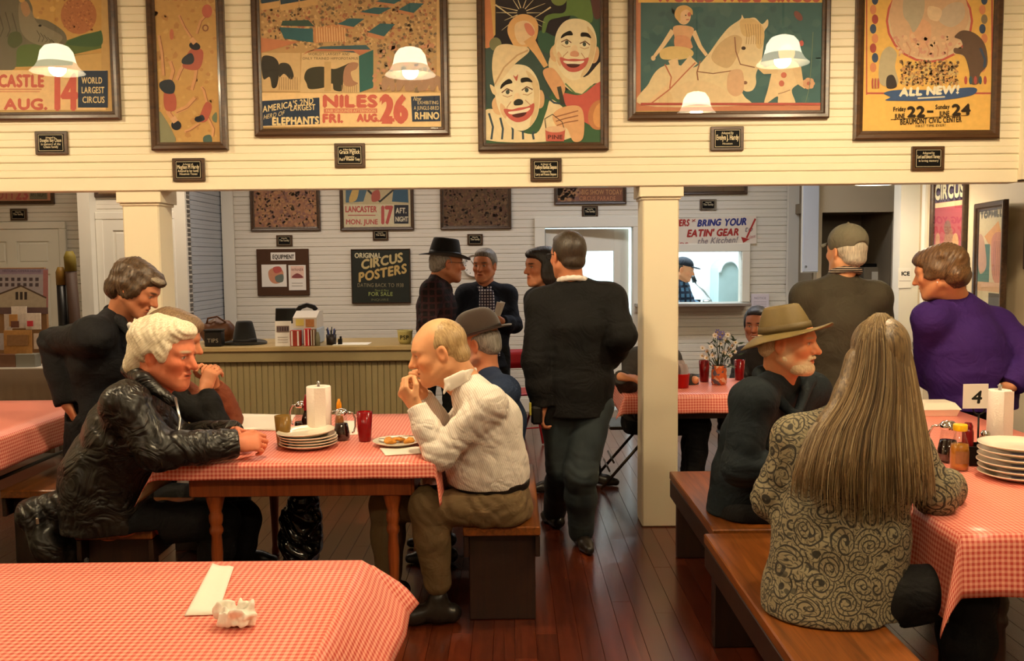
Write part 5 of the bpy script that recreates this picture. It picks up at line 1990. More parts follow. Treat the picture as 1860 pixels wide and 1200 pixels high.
class Head:
    """head frame: x = the person's right, y = forward, z = up; metres before scale"""

    def __init__(self, c, fwd, s=1.0, up=(0, 0, 1), jowl=1.0):
        self.c, self.R, self.s, self.jowl = Vector(c), frame_of(fwd, up), s, jowl
        self.Rn = np.array(self.R)

    def p(self, x, y, z):
        return self.c + self.R @ (Vector((x, y, z)) * self.s)

    def ell(self, S, c, r, k=0.015, op='+', Rx=None):
        R = self.R @ Rx if Rx is not None else self.R
        S.ell(self.p(*c), [q * self.s for q in r], R, k * self.s, op)

    def cone(self, S, a, b, ra, rb, k=0.015, op='+'):
        S.cone(self.p(*a), self.p(*b), ra * self.s, rb * self.s, k * self.s, op)

    def build(self, S, neck, nr=0.056, ears=True, nose=1.0):
        E, Cn, j = self.ell, self.cone, self.jowl
        E(S, (0, -0.012, 0.034), (0.076, 0.098, 0.089), 0.02)
        E(S, (0, 0.03, -0.035), (0.064 * j, 0.062, 0.082), 0.03)
        E(S, (0, 0.062, 0.028), (0.052, 0.036, 0.045), 0.03)
        for s in (-1, 1):
            Cn(S, (s * 0.058 * j, -0.002, -0.055), (s * 0.022, 0.07, -0.098), 0.021 * j, 0.020, 0.03)
            E(S, (s * 0.040, 0.066, -0.024), (0.024, 0.024, 0.020), 0.025)
            Cn(S, (s * 0.012, 0.094, 0.024), (s * 0.045, 0.074, 0.022), 0.010, 0.009, 0.016)
        E(S, (0, 0.078, -0.104), (0.024, 0.020, 0.019), 0.025)
        E(S, (0, 0.078, -0.066), (0.032, 0.020, 0.026), 0.02)
        for s in (-1, 1):
            E(S, (s * 0.031, 0.098, 0.002), (0.018, 0.014, 0.011), 0.012, '-')
            E(S, (s * 0.031, 0.079, 0.002), (0.0145, 0.0135, 0.0125), 0.004)
            E(S, (s * 0.031, 0.083, 0.0085), (0.0165, 0.0115, 0.0045), 0.005)
        Cn(S, (0, 0.088, 0.014), (0, 0.116 + 0.004 * nose, -0.029), 0.0085, 0.0125 * nose, 0.012)
        E(S, (0, 0.096, -0.018), (0.013, 0.016, 0.024), 0.015)
        for s in (-1, 1):
            E(S, (s * 0.0135, 0.101, -0.034), (0.0085, 0.011, 0.008), 0.008)
            E(S, (s * 0.007, 0.106, -0.0435), (0.004, 0.006, 0.0035), 0.003, '-')
        E(S, (0, 0.0975, -0.0585), (0.021, 0.008, 0.0055), 0.007)
        E(S, (0, 0.0950, -0.0715), (0.019, 0.008, 0.0065), 0.007)
        Cn(S, (-0.021, 0.098, -0.0655), (0.021, 0.098, -0.0655), 0.0022, 0.0022, 0.004, '-')
        for s in (-1, 1):
            Cn(S, (s * 0.020, 0.099, -0.036), (s * 0.034, 0.085, -0.066), 0.003, 0.003, 0.009, '-')
            if ears:
                tilt = Matrix.Rotation(s * 0.28, 3, 'Z')
                E(S, (s * 0.079, -0.008, -0.008), (0.009, 0.020, 0.034), 0.008, '+', tilt)
                E(S, (s * 0.087, -0.003, -0.004), (0.007, 0.010, 0.020), 0.006, '-', tilt)
        nb = Vector(neck)
        S.cone(self.p(0, -0.034, -0.045), nb, nr * self.s, nr * 1.08, 0.03)
        S.cone(self.p(0, 0.02, -0.09), nb + self.R @ Vector((0, 0.03, -0.02)), 0.035 * self.s, nr * 0.8, 0.03)

    def spots(self, skin, lip=None, brow=None, stubble=None, eye=None, red=True):
        """face colouring: lips, brows, irises, ruddy cheeks, beard; mouth line and nostrils painted as shade"""
        L, s, R = [], self.s, self.Rn
        sk = np.array(skin[:3])
        ruddy = sk * np.array([1.02, 0.74, 0.62])

        def add(c, r, col, soft=0.25):
            L.append((self.p(*c), [q * s for q in r], R, col, soft))
        if red:
            for t in (-1, 1):
                add((t * 0.045, 0.07, -0.03), (0.035, 0.035, 0.03), ruddy * 0.5 + sk * 0.5, 0.6)
                add((t * 0.084, -0.005, -0.006), (0.016, 0.026, 0.036), ruddy * 0.6 + sk * 0.4, 0.4)
            add((0, 0.115, -0.03), (0.02, 0.02, 0.018), ruddy * 0.6 + sk * 0.4, 0.5)
        if stubble is not None:
            add((0, 0.06, -0.085), (0.058, 0.06, 0.036), stubble, 0.22)
            add((0, 0.098, -0.05), (0.030, 0.018, 0.0085), stubble, 0.25)
            for t in (-1, 1):
                add((t * 0.062, 0.012, -0.055), (0.018, 0.03, 0.05), stubble * 0.55 + sk * 0.45, 0.4)
        add((0, 0.1, -0.065), (0.022, 0.014, 0.011), lip if lip is not None else sk * np.array([0.86, 0.52, 0.46]), 0.25)
        add((0, 0.102, -0.0655), (0.021, 0.016, 0.0022), sk * 0.25, 0.4)  # shade of the mouth crease put into the colour
        for t in (-1, 1):
            if brow is not None:
                add((t * 0.031, 0.092, 0.0245), (0.022, 0.02, 0.0055), brow, 0.3)
            add((t * 0.031, 0.094, 0.002), (0.0125, 0.012, 0.0048), (0.62, 0.56, 0.48), 0.25)
            add((t * 0.031, 0.095, 0.002), (0.0052, 0.012, 0.0052), eye if eye is not None else (0.06, 0.05, 0.04), 0.2)
            add((t * 0.031, 0.093, 0.0075), (0.016, 0.012, 0.0018), sk * 0.22, 0.4)
            add((t * 0.0075, 0.107, -0.0435), (0.0045, 0.008, 0.004), sk * 0.2, 0.4)  # shade inside the nostrils put into the colour
        return L


def hand(S, wrist, d, n, side=1, curl=0.5, s=1.0, thumb=0.5, spread=0.0):
    """d = wrist to knuckles, n = the way the palm faces, side = +1 if the thumb lies along n x d"""
    w, d, n = Vector(wrist), Vector(d).normalized(), Vector(n)
    n = (n - d * n.dot(d)).normalized()
    t = n.cross(d) * side
    S.econe(w, w + d * 0.03 * s, (0.027 * s, 0.021 * s), (0.034 * s, 0.018 * s), t, 0.012)
    S.econe(w + d * 0.02 * s, w + d * 0.082 * s, (0.036 * s, 0.0165 * s), (0.041 * s, 0.0135 * s), t, 0.012)
    S.cone(w + d * 0.02 * s + t * 0.018 * s + n * 0.006 * s, w + d * 0.05 * s + t * 0.034 * s + n * 0.008 * s, 0.015 * s, 0.012 * s, 0.012)
    for i, L in enumerate((0.074, 0.083, 0.077, 0.060)):
        b = w + d * (0.086 - 0.004 * abs(i - 1)) * s + t * (1.5 - i) * 0.0208 * s
        a, p = spread * (1.5 - i) * 0.1, b
        ang = 0.0
        c_ = curl * (1 + 0.08 * i)
        for f, q, r0, r1 in ((0.46, 0.85, 0.0098, 0.0088), (0.30, 1.15, 0.0088, 0.0080), (0.24, 0.7, 0.0080, 0.0070)):
            ang += c_ * q
            v = (d * math.cos(ang) + n * math.sin(ang) + t * a).normalized()
            e = p + v * L * f * s
            S.cone(p, e, r0 * s, r1 * s, 0.0035)
            p = e
    p = w + d * 0.035 * s + t * 0.034 * s + n * 0.004 * s
    for L, r0, r1, v in ((0.042, 0.0125, 0.0105, d * 0.75 + t * (0.75 - 0.5 * thumb) + n * (0.25 + 0.5 * thumb)),
                         (0.034, 0.0105, 0.0085, d * 0.95 + t * (0.25 - 0.7 * thumb) + n * (0.25 + 0.5 * thumb))):
        e = p + v.normalized() * L * s
        S.cone(p, e, r0 * s, r1 * s, 0.005)
        p = e


def hair_cap(H, S, pts, k=0.02):
    """pts: (centre, radii) ellipsoids in head frame"""
    for c, r in pts:
        H.ell(S, c, r, k)


def lift(H, P):
    return (P - np.array(H.c)) @ H.Rn / H.s


def groove(H, w, wl=0.013, a=0.0022, seed=3, bend=0.5):
    """strand relief across the direction w of the head frame"""
    w = np.array(w, float)
    w /= np.linalg.norm(w)

    def f(P):
        q = lift(H, P)
        ph = q @ (w * 2 * PI / wl) + bend * 3 * wob(q, 0.09, seed)
        return 0.62 * a * H.s * np.sin(ph) * (0.6 + 0.5 * wob(q, 0.06, seed + 2)) + a * 0.8 * H.s * wob(q, 0.05, seed + 1)
    return f


class Person:
    def __init__(self, label, base, h=0.006, group=None):
        self.root = thing('person', label, 'person', base, 0, group)
        self.h, self.inv = h, Vector(base)
        self.skin = Sdf(h)
        self.spots = []

    def put(self, name, S, mt, disp=None, base=None, spots=None, sm=1, label=None):
        V, Q = S.surface(disp)
        if sm:
            V = smooth_verts(V, Q, sm, 0.5)
        col = paint(V, base, spots or []) if base is not None else None
        me = fast_mesh(name, V - np.array(self.inv), Q, mt, col)
        o = link(name, me, self.root)
        if label:
            o['label'] = label
        return o

    def add(self, name, mb, mt, label=None):
        mb.v = [tuple(Vector(p) - self.inv) for p in mb.v]
        o = mb.build(name, mt, self.root)
        if label:
            o['label'] = label
        return o


def torso(S, pel, waist, chest, neck, sL, sR, w=(0.17, 0.165, 0.185), d=(0.125, 0.12, 0.125), sh=0.062, belly=0.0, fwd=None, k=0.05):
    u = Vector(sR) - Vector(sL)
    S.econe(pel, waist, (w[0], d[0]), (w[1], d[1]), u, k)
    S.econe(waist, chest, (w[1], d[1]), (w[2], d[2]), u, k)
    S.econe(chest, Vector(chest) * 0.35 + Vector(neck) * 0.65, (w[2], d[2]), (w[2] * 0.62, d[2] * 0.66), u, k)
    if belly:
        c = (Vector(waist) * 0.6 + Vector(pel) * 0.4) + Vector(fwd) * belly
        S.ell(c, (w[1] * 0.86, w[1] * 0.8, 0.15), None, 0.08)
    for s in (sL, sR):
        S.cone(s, neck, sh, sh * 0.72, k)
        S.cone(s, Vector(chest) * 0.8 + Vector(s) * 0.2, sh * 1.05, sh * 1.15, k)


def sleeve(S, s, e, w, r=(0.064, 0.054, 0.042), k=0.035):
    m = Vector(e) * 0.45 + Vector(w) * 0.55
    S.cone(s, e, r[0], r[1], k)
    S.cone(e, m, r[1], r[1] * 0.93, k * 0.7)
    S.cone(m, w, r[1] * 0.93, r[2], k * 0.7)


def trouser(S, h, k_, a, r=(0.088, 0.066, 0.052), k=0.035):
    S.cone(h, k_, r[0], r[1], k)
    m = Vector(k_) * 0.6 + Vector(a) * 0.4
    S.cone(k_, m, r[1], r[1] * 0.95, k)
    S.cone(m, a, r[1] * 0.95, r[2], k)


def shoe(P, ank, d, mt, s=1.0, name='shoe', sole=True):
    a, d = Vector(ank), Vector((d[0], d[1], 0)).normalized()
    z0 = 0.0
    S = Sdf(0.006)
    f = Vector((a.x, a.y, 0))
    S.cone(f - d * 0.055 * s + Vector((0, 0, 0.045)), f + Vector((0, 0, 0.055)), 0.040 * s, 0.042 * s, 0.03)
    S.cone(f + Vector((0, 0, 0.06)), f + d * 0.10 * s + Vector((0, 0, 0.036)), 0.042 * s, 0.036 * s, 0.03)
    S.cone(f + d * 0.10 * s + Vector((0, 0, 0.034)), f + d * 0.165 * s + Vector((0, 0, 0.028)), 0.038 * s, 0.026 * s, 0.03)
    S.cone(f + Vector((0, 0, 0.05)), f + Vector((0, 0, 0.11)), 0.044 * s, 0.042 * s, 0.02)
    S.cut(f + d * 0.05 + Vector((0, 0, 0.003)), (0, 0, -1), 0.3)
    return P.put(name, S, mt)
# ------------------------------------------------------------------ cloths


def striped(name, base, stripe, axis, period, width=0.16, rough=0.75, soft=6.0):
    """woven stripes or checks across given object axes"""
    if name in MATS:
        return MATS[name]
    m, nt, b = new_mat(name)
    co = node(nt, 'ShaderNodeTexCoord')
    outs = []
    for ax in axis:
        dt = node(nt, 'ShaderNodeVectorMath', operation='DOT_PRODUCT')
        nt.links.new(co.outputs['Object'], dt.inputs[0])
        dt.inputs[1].default_value = Vector(ax).normalized()
        s = math_n(nt, 'SINE', math_n(nt, 'MULTIPLY', dt.outputs['Value'], 2 * PI / period))
        s = math_n(nt, 'SUBTRACT', s, 1 - 2 * width)
        outs.append(math_n(nt, 'MULTIPLY', s, soft, True))
    f = outs[0]
    for o in outs[1:]:
        f = math_n(nt, 'MAXIMUM', f, o)
    nt.links.new(mixrgb(nt, f, base, stripe), b.inputs['Base Color'])
    b.inputs['Roughness'].default_value = rough
    b.inputs['Specular IOR Level'].default_value = 0.2
    wrinkle(nt, co, b, 0.28)
    MATS[name] = m
    return m


def cloth_m(name, col, rough=0.8, bump=0.15, bs=260, var=0.14, sheen=0.0, **k):
    k.setdefault('wr', 0.2)
    return mat(name, col, rough, var=var, scale=14, bump=bump, bscale=bs, spec=0.25, sheen=sheen, **k)


LEATHER = mat('black_leather', C(19, 16, 13), 0.4, var=0.3, scale=10, bump=0.25, bscale=45, spec=0.5, wr=0.45)
BLACKWOOL = cloth_m('black_wool', C(8, 7, 7))
BLACKTROUSER = cloth_m('black_trouser_cloth', C(10, 9, 10))
SHOELEATHER = mat('dark_shoe_leather', C(30, 24, 20), 0.35, var=0.15)
SK1, SK2, SK3 = C(226, 164, 118), C(216, 146, 102), C(204, 134, 96)
J = at
up = Vector((0, 0, 1))


def limbs(P, sh, el, wr, hp=None, kn=None, an=None, r=0.03):
    """the slim skin body inside the clothes: arms and legs as one surface with the head and trunk"""
    for s, e, w in zip(sh, el, wr):
        P.skin.chain([s, e, w], [r * 1.2, r * 1.1, r * 0.95], 0.02)
    for h, k, a in zip(hp or [], kn or [], an or []):
        P.skin.chain([h, k, a], [0.05, 0.04, 0.034], 0.02)


def collar(P, name, H, neck, fwd, mt, r=0.068, hgt=0.04, tilt=0.35, flare=0.012, label=None, gap=0.35, th=0.004):
    """standing or turned collar: a band round the neck, open at the throat"""
    n, f = Vector(neck), Vector(fwd)
    f = Vector((f.x, f.y, 0)).normalized()
    s = Vector((f.y, -f.x, 0))
    mb = MB()

    def fn(u, v):
        a = gap + u * (2 * PI - 2 * gap)
        d = f * math.cos(a) + s * math.sin(a)
        back = (1 - math.cos(a)) / 2
        return n + d * (r + flare * v) + up * (v * hgt * (0.7 + 0.5 * back) + tilt * 0.1 * back - 0.012)
    mb.grid(fn, 40, 5)
    o = P.add(name, mb, mt, label)
    sd = o.modifiers.new('thickness', 'SOLIDIFY')
    sd.thickness = th
    return o


def lens_glasses(P, H, name='glasses', col=None, side=1):
    mb = MB()
    for t in (-1, 1):
        mb.tube([H.p(t * 0.031 + 0.019 * math.cos(a), 0.109 - 0.006 * abs(math.cos(a)), 0.001 + 0.014 * math.sin(a)) for a in [k * PI / 6 for k in range(13)]], 0.0014, 5)
        mb.tube([H.p(t * 0.05, 0.104, 0.006), H.p(t * 0.078, 0.08, 0.008), H.p(t * 0.083, 0.0, 0.008), H.p(t * 0.084, -0.02, -0.004)], 0.0016, 5)
    mb.tube([H.p(-0.012, 0.109, 0.006), H.p(0, 0.113, 0.008), H.p(0.012, 0.109, 0.006)], 0.0014, 5)
    return P.add(name, mb, col or BLACKMETAL)


def hat(P, H, name, mt, band_mt, base_z=0.055, cr=(0.088, 0.106), h=0.115, top=0.8, dent=0.02, brim=0.07, droop=None, pinch=0.0, roundtop=False, tilt=0.0, y0=-0.012):
    """felt or cloth hat in the head frame; droop(a) gives the brim edge height, a = 0 at the front, positive towards the person's right"""
    R = Matrix.Rotation(tilt, 3, 'X')

    def W(x, y, z):
        q = R @ Vector((x, y, z))
        return H.p(q.x, q.y + y0, q.z + base_z)
    mb = MB()

    def crown(u, v):
        a = u * 2 * PI
        x, y = math.sin(a), math.cos(a)
        if roundtop:
            k = math.cos(v * PI / 2) ** 0.62 if v < 1 else 0.0
            z = h * math.sin(v * PI / 2) ** 0.9
        else:
            if v < 0.7:
                q = v / 0.7
                k, z = 1 - (1 - top) * q ** 1.6, h * q
            else:
                q = (v - 0.7) / 0.3
                k, z = top * (1 - q ** 1.5), h * (1 + 0.05 * math.sin(q * PI)) - dent * q * q
            k *= 1 - pinch * max(0, math.cos(a)) ** 2 * min(1, v * 1.3) * abs(x) ** 0.5
        return W(cr[0] * k * x, cr[1] * k * y, z)
    mb.grid(crown, 44, 18, True)
    o = P.add(name, mb, mt)
    o.modifiers.new('thickness', 'SOLIDIFY').thickness = 0.003
    mb = MB()

    def bfn(u, v):
        a = u * 2 * PI
        x, y = math.sin(a), math.cos(a)
        b = brim if not callable(brim) else brim(a)
        z = (droop(a) if droop else 0.0) * v ** 1.4
        return W((cr[0] + b * v) * x, (cr[1] + b * v) * y, z)
    mb.grid(bfn, 56, 8, True)
    o2 = P.add('brim', mb, mt)
    o2.modifiers.new('thickness', 'SOLIDIFY').thickness = 0.0035
    if band_mt:
        mb = MB()
        mb.grid(lambda u, v: W((cr[0] + 0.0025 - 0.004 * v) * math.sin(u * 2 * PI), (cr[1] + 0.0025 - 0.004 * v) * math.cos(u * 2 * PI), 0.004 + 0.026 * v), 44, 3, True)
        o3 = P.add('hat_band', mb, band_mt)
        o3.modifiers.new('thickness', 'SOLIDIFY').thickness = 0.002
    return o


# ================================================================== man in the white shirt (right of the middle table)
P = Person('balding man in a white striped shirt eating with raised hands on the bench', (J(900, 955, 4.08).x, 4.08, 0), 0.0045)
H = Head(J(799, 637, 4.06), (-0.97, -0.10, -0.24), 1.17)
N = J(846, 696, 4.08)
H.build(P.skin, N, 0.060)
sh = [J(886, 734, 3.90), J(868, 724, 4.26)]
el = [J(798, 826, 3.88), J(812, 800, 4.30)]
wr = [J(758, 741, 3.93), J(770, 722, 4.16)]
hp = [J(915, 920, 3.95), J(905, 915, 4.22)]
kn = [J(778, 918, 3.93), J(704, 915, 4.22)]
an = [J(795, 1055, 3.95), J(706, 1052, 4.24)]
pel, wst, cst = J(893, 903, 4.08), J(885, 842, 4.08), J(884, 768, 4.07)
P.skin.chain([N, cst, pel], [0.06, 0.09, 0.09], 0.04)
limbs(P, sh, el, wr, hp, kn, an)
hand(P.skin, wr[0], (-0.62, 0.12, 0.75), (0.45, 0.62, 0.5), 1, 0.85, 1.2, 0.6)
hand(P.skin, wr[1], (-0.62, -0.12, 0.75), (0.45, -0.65, 0.4), -1, 0.9, 1.15, 0.6)
P.put('body', P.skin, SKINM, base=SK1, spots=H.spots(SK1, brow=np.array(C(196, 150, 104)[:3])))
S = Sdf(0.006)
u_ = Vector((0, 1, 0))
torso(S, pel + up * 0.03, wst, cst, N, sh[0], sh[1], (0.185, 0.19, 0.185), (0.17, 0.178, 0.15), 0.068)
sleeve(S, sh[0], el[0], wr[0], (0.078, 0.066, 0.047))
sleeve(S, sh[1], el[1], wr[1], (0.078, 0.062, 0.047))
for w, e in zip(wr, el):
    S.cut(w + (w - e).normalized() * 0.012, w - e, 0.09)
S.cut(H.p(0, 0.0, -0.10), H.p(0, 0.1, 0.15) - N, 0.12)
S.cut(pel + up * 0.075, (0, 0, -1), 0.32)
dd = folds([(el[0], 0.10, (0.3, 0.2, 1), 0.045, 0.006), (sh[0], 0.14, (-1, 0, -0.8), 0.06, 0.005), (wst, 0.2, (0.5, 0, 1), 0.07, 0.006), (J(840, 790, 3.85), 0.12, (1, 0, 0.6), 0.05, 0.006)], 0.0035, 0.12, 5)
SHIRT = striped('white_striped_shirt_cloth', C(236, 226, 212), C(206, 190, 178), [(1, 0.2, 0.35)], 0.0085, 0.25)
P.put('shirt', S, SHIRT, dd)
cb = J(855, 672, 4.08)
S = Sdf(0.005)
u2 = (0.45, 0, 1)
S.econe(J(850, 674, 4.17), J(860, 677, 4.09), (0.024, 0.010), (0.026, 0.011), u2, 0.012)
S.econe(J(860, 677, 4.09), J(845, 682, 3.985), (0.026, 0.011), (0.03, 0.010), u2, 0.012)
S.econe(J(845, 682, 3.985), J(812, 699, 3.972), (0.03, 0.010), (0.034, 0.009), u2, 0.012)
S.econe(J(812, 699, 3.972), J(806, 715, 3.968), (0.022, 0.007), (0.006, 0.005), u2, 0.01)
S.econe(J(850, 674, 4.17), J(812, 697, 4.14), (0.024, 0.008), (0.03, 0.007), u2, 0.012)
P.put('collar', S, cloth_m('white_collar_cloth', C(236, 226, 212), wr=0.0), sm=2)
S = Sdf(0.006)
S.econe(pel + up * 0.04, pel + up * 0.115, (0.19, 0.172), (0.192, 0.178), u_, 0.03)
S.cut(pel + up * 0.055, (0, 0, -1), 0.3)
S.cut(pel + up * 0.094, (0, 0, 1), 0.3)
P.put('belt', S, SHOELEATHER)
S = Sdf(0.0065)
S.econe(pel - up * 0.02, pel + up * 0.05, (0.19, 0.17), (0.184, 0.168), u_, 0.05)
S.ell(J(915, 925, 4.08), (0.13, 0.2, 0.10), None, 0.05)
trouser(S, hp[0], kn[0], an[0], (0.10, 0.082, 0.062))
trouser(S, hp[1], kn[1], an[1], (0.10, 0.082, 0.062))
S.cut(pel + up * 0.062, (0, 0, 1), 0.3)
S.cut(Vector((pel.x, pel.y, 0.452)), (0, 0, -1), 0.24)
P.put('trousers', S, cloth_m('brown_tan_trouser_cloth', C(104, 84, 56)), folds([(J(840, 905, 3.9), 0.16, (0.7, 0, 0.7), 0.05, 0.005), (kn[0], 0.1, (1, 0, 1), 0.05, 0.005), (hp[0], 0.14, (-0.6, 0, 1), 0.06, 0.006)], 0.003, 0.1, 8))
for a in an:
    shoe(P, a, (-1, -0.05), SHOELEATHER, 1.1)
S = Sdf(0.004)
hair_cap(H, S, [((0, -0.022, 0.030), (0.0806, 0.092, 0.0895)), ((0, -0.066, -0.03), (0.066, 0.047, 0.045))])
H.ell(S, (0, 0.108, -0.005), (0.2, 0.070, 0.13), 0.01, '-')
H.ell(S, (0, 0.075, 0.125), (0.078, 0.115, 0.048), 0.012, '-')
for t in (-1, 1):
    H.ell(S, (t * 0.082, -0.008, -0.014), (0.017, 0.024, 0.036), 0.010, '-')
P.put('hair', S, hair_mat('thin_grey_blond_hair', C(140, 108, 66), C(196, 166, 116), (0.35, 0, -1)), groove(H, (0, 1, 0.3), 0.014, 0.0012), label='thinning grey blond hair round the bald crown')

# ================================================================== white haired man in the leather jacket
P = Person('white haired man in a black leather jacket, hands folded on the gingham table', (J(215, 985, 3.95).x, 3.98, 0), 0.0045)
H = Head(J(300, 641, 3.96), (0.98, -0.17, -0.17), 1.22, jowl=1.06)
N = J(272, 712, 3.97)
H.build(P.skin, N, 0.064)
sh = [J(228, 735, 3.75), J(255, 735, 4.18)]
el = [J(283, 818, 3.72), J(330, 800, 4.30)]
wr = [J(426, 806, 3.86), J(424, 786, 4.10)]
hp = [J(225, 955, 3.92), J(225, 950, 4.16)]
kn = [J(400, 945, 4.10), J(440, 942, 4.30)]
an = [J(385, 1060, 4.12), J(425, 1050, 4.32)]
pel, wst, cst = J(200, 945, 3.99), J(194, 870, 3.99), J(236, 780, 3.98)
P.skin.chain([N, cst, pel], [0.06, 0.09, 0.09], 0.04)
limbs(P, sh, el, wr, hp, kn, an)
hand(P.skin, wr[0], (0.9, 0.25, 0.05), (-0.1, 0.75, -0.6), -1, 0.8, 1.15, 0.5)
hand(P.skin, wr[1], (0.85, -0.45, -0.15), (-0.3, -0.75, -0.5), 1, 0.8, 1.15, 0.5)
RED1 = C(214, 128, 92)
P.put('body', P.skin, SKINM, base=RED1, spots=H.spots(RED1, brow=np.array(C(214, 190, 160)[:3])))
S = Sdf(0.0065)
torso(S, pel, wst, cst, N, sh[0], sh[1], (0.22, 0.225, 0.225), (0.175, 0.175, 0.175), 0.085)
S.econe(J(190, 945, 3.99), J(196, 850, 3.99), (0.225, 0.175), (0.225, 0.17), u_, 0.05)
sleeve(S, sh[0], el[0], wr[0], (0.090, 0.080, 0.062))
sleeve(S, sh[1], el[1], wr[1], (0.095, 0.076, 0.060))
for w, e in zip(wr, el):
    S.cut(w + (w - e).normalized() * 0.01, w - e, 0.1)
S.cut(J(318, 690, 3.97), (0.62, 0, 0.78), 0.11)
S.cut(Vector((pel.x, pel.y, 0.455)), (0, 0, -1), 0.30)
dd = folds([(el[0], 0.13, (1, 0, 0.5), 0.05, 0.009), (J(360, 815, 3.75), 0.12, (1, 0, 0.1), 0.045, 0.006), (sh[0], 0.15, (0.6, 0, -1), 0.07, 0.006), (wst, 0.24, (0.3, 0, 1), 0.09, 0.008), (cst + Vector((0.1, -0.15, 0)), 0.15, (1, 0, 0.4), 0.06, 0.007)], 0.005, 0.14, 11)
P.put('leather_jacket', S, LEATHER, dd)
S = Sdf(0.006)
S.cone(J(246, 668, 4.08), J(236, 672, 3.97), 0.03, 0.032, 0.03)
S.cone(J(236, 672, 3.97), J(262, 690, 3.845), 0.032, 0.03, 0.03)
S.cone(J(262, 690, 3.845), J(312, 728, 3.84), 0.03, 0.024, 0.03)
S.cone(J(246, 668, 4.08), J(300, 705, 4.10), 0.03, 0.024, 0.03)
P.put('jacket_collar', S, LEATHER, folds([], 0.003, 0.06, 2))
mb = MB()
mb.tube([J(318, 722, 3.83), J(327, 760, 3.77), J(323, 800, 3.74), J(312, 840, 3.73)], 0.006, 6)
P.add('zip', mb, METAL)
S = Sdf(0.007)
S.econe(pel - up * 0.03, pel + up * 0.05, (0.21, 0.19), (0.2, 0.18), u_, 0.05)
trouser(S, hp[0], kn[0], an[0], (0.105, 0.085, 0.068))
trouser(S, hp[1], kn[1], an[1], (0.105, 0.085, 0.068))
S.cut(Vector((pel.x, pel.y, 0.453)), (0, 0, -1), 0.27)
P.put('trousers', S, BLACKTROUSER, folds([], 0.004, 0.1, 3))
for a in an:
    shoe(P, a, (1, 0), SHOELEATHER, 1.1)
S = Sdf(0.0042)
hair_cap(H, S, [((0, -0.030, 0.048), (0.092, 0.112, 0.086)), ((0, 0.040, 0.088), (0.066, 0.064, 0.040)), ((0, -0.085, -0.035), (0.076, 0.052, 0.062)), ((0, -0.105, -0.07), (0.055, 0.036, 0.034))], 0.025)
for t in (-1, 1):
    H.ell(S, (t * 0.066, -0.02, 0.012), (0.028, 0.058, 0.046), 0.02)
    H.ell(S, (t * 0.070, 0.026, 0.012), (0.0155, 0.022, 0.036), 0.02)
    H.ell(S, (t * 0.092, -0.004, -0.020), (0.026, 0.026, 0.032), 0.012, '-')
H.ell(S, (0, 0.098, 0.000), (0.068, 0.058, 0.066), 0.014, '-')
WHITEHAIR = hair_mat('white_hair', C(196, 176, 138), C(250, 240, 214), (-0.7, 0, -0.6), 0.5)
P.put('hair', S, WHITEHAIR, groove(H, (0.2, 0.75, 0.65), 0.019, 0.0038, 4, 0.8), label='thick swept-back white hair')

# ================================================================== person behind him, hands clasped at the mouth
P = Person('person with grey brown hair and rust sleeves, hands clasped before the mouth', (J(290, 960, 4.6).x, 4.62, 0), 0.0055)
H = Head(J(316, 616, 4.62), (0.95, 0.12, -0.25), 1.18)
N = J(302, 680, 4.66)
H.build(P.skin, N)
sh = [J(292, 705, 4.45), J(312, 705, 4.85)]
el = [J(396, 772, 4.42), J(412, 762, 4.72)]
wr = [J(372, 708, 4.46), J(388, 700, 4.60)]
pel, cst = J(262, 900, 4.66), J(285, 765, 4.66)
hp, kn, an = [J(270, 905, 4.55), J(270, 905, 4.78)], [J(405, 905, 4.5), J(430, 905, 4.75)], [J(410, 1010, 4.5), J(440, 1005, 4.75)]
P.skin.chain([N, cst, pel], [0.055, 0.08, 0.08], 0.04)
limbs(P, sh, el, wr, hp, kn, an)
hand(P.skin, wr[0], (0.28, 0.2, 0.9), (0.35, 0.8, -0.1), -1, 0.75, 1.1, 0.6)
hand(P.skin, wr[1], (-0.15, -0.25, 0.95), (-0.3, -0.75, 0.0), 1, 0.75, 1.1, 0.6)
P.put('body', P.skin, SKINM, base=SK3, spots=H.spots(SK3))
RUST = cloth_m('rust_brown_cloth', C(112, 58, 36))
S = Sdf(0.0075)
torso(S, pel, pel * 0.5 + cst * 0.5, cst, N, sh[0], sh[1], (0.18, 0.18, 0.19), (0.15, 0.15, 0.14), 0.075)
S.cut(Vector((pel.x, pel.y, 0.455)), (0, 0, -1), 0.3)
sleeve(S, sh[0], el[0], wr[0], (0.075, 0.06, 0.042))
S.cut(wr[0], wr[0] - el[0], 0.08)
P.put('dark_jacket', S, BLACKWOOL, folds([], 0.004, 0.1, 4))
S = Sdf(0.006)
sleeve(S, sh[1], el[1], wr[1], (0.08, 0.07, 0.05))
S.cone(el[1], el[1] * 0.3 + wr[1] * 0.7, 0.075, 0.062, 0.03)
S.cut(wr[1], wr[1] - el[1], 0.09)
P.put('rust_sleeve', S, RUST, folds([(el[1], 0.1, (0.3, 0, 1), 0.04, 0.006)], 0.004, 0.08, 6))
S = Sdf(0.008)
trouser(S, hp[0], kn[0], an[0])
trouser(S, hp[1], kn[1], an[1])
S.cut(Vector((pel.x, pel.y, 0.453)), (0, 0, -1), 0.2)
P.put('trousers', S, BLACKTROUSER)
for a in an:
    shoe(P, a, (1, 0), SHOELEATHER)
S = Sdf(0.0055)
hair_cap(H, S, [((0, -0.022, 0.046), (0.089, 0.110, 0.090)), ((0, -0.07, -0.03), (0.078, 0.06, 0.08)), ((0, 0.05, 0.078), (0.068, 0.06, 0.042))], 0.025)
for t in (-1, 1):
    H.ell(S, (t * 0.070, 0.0, 0.0), (0.025, 0.055, 0.06), 0.02)
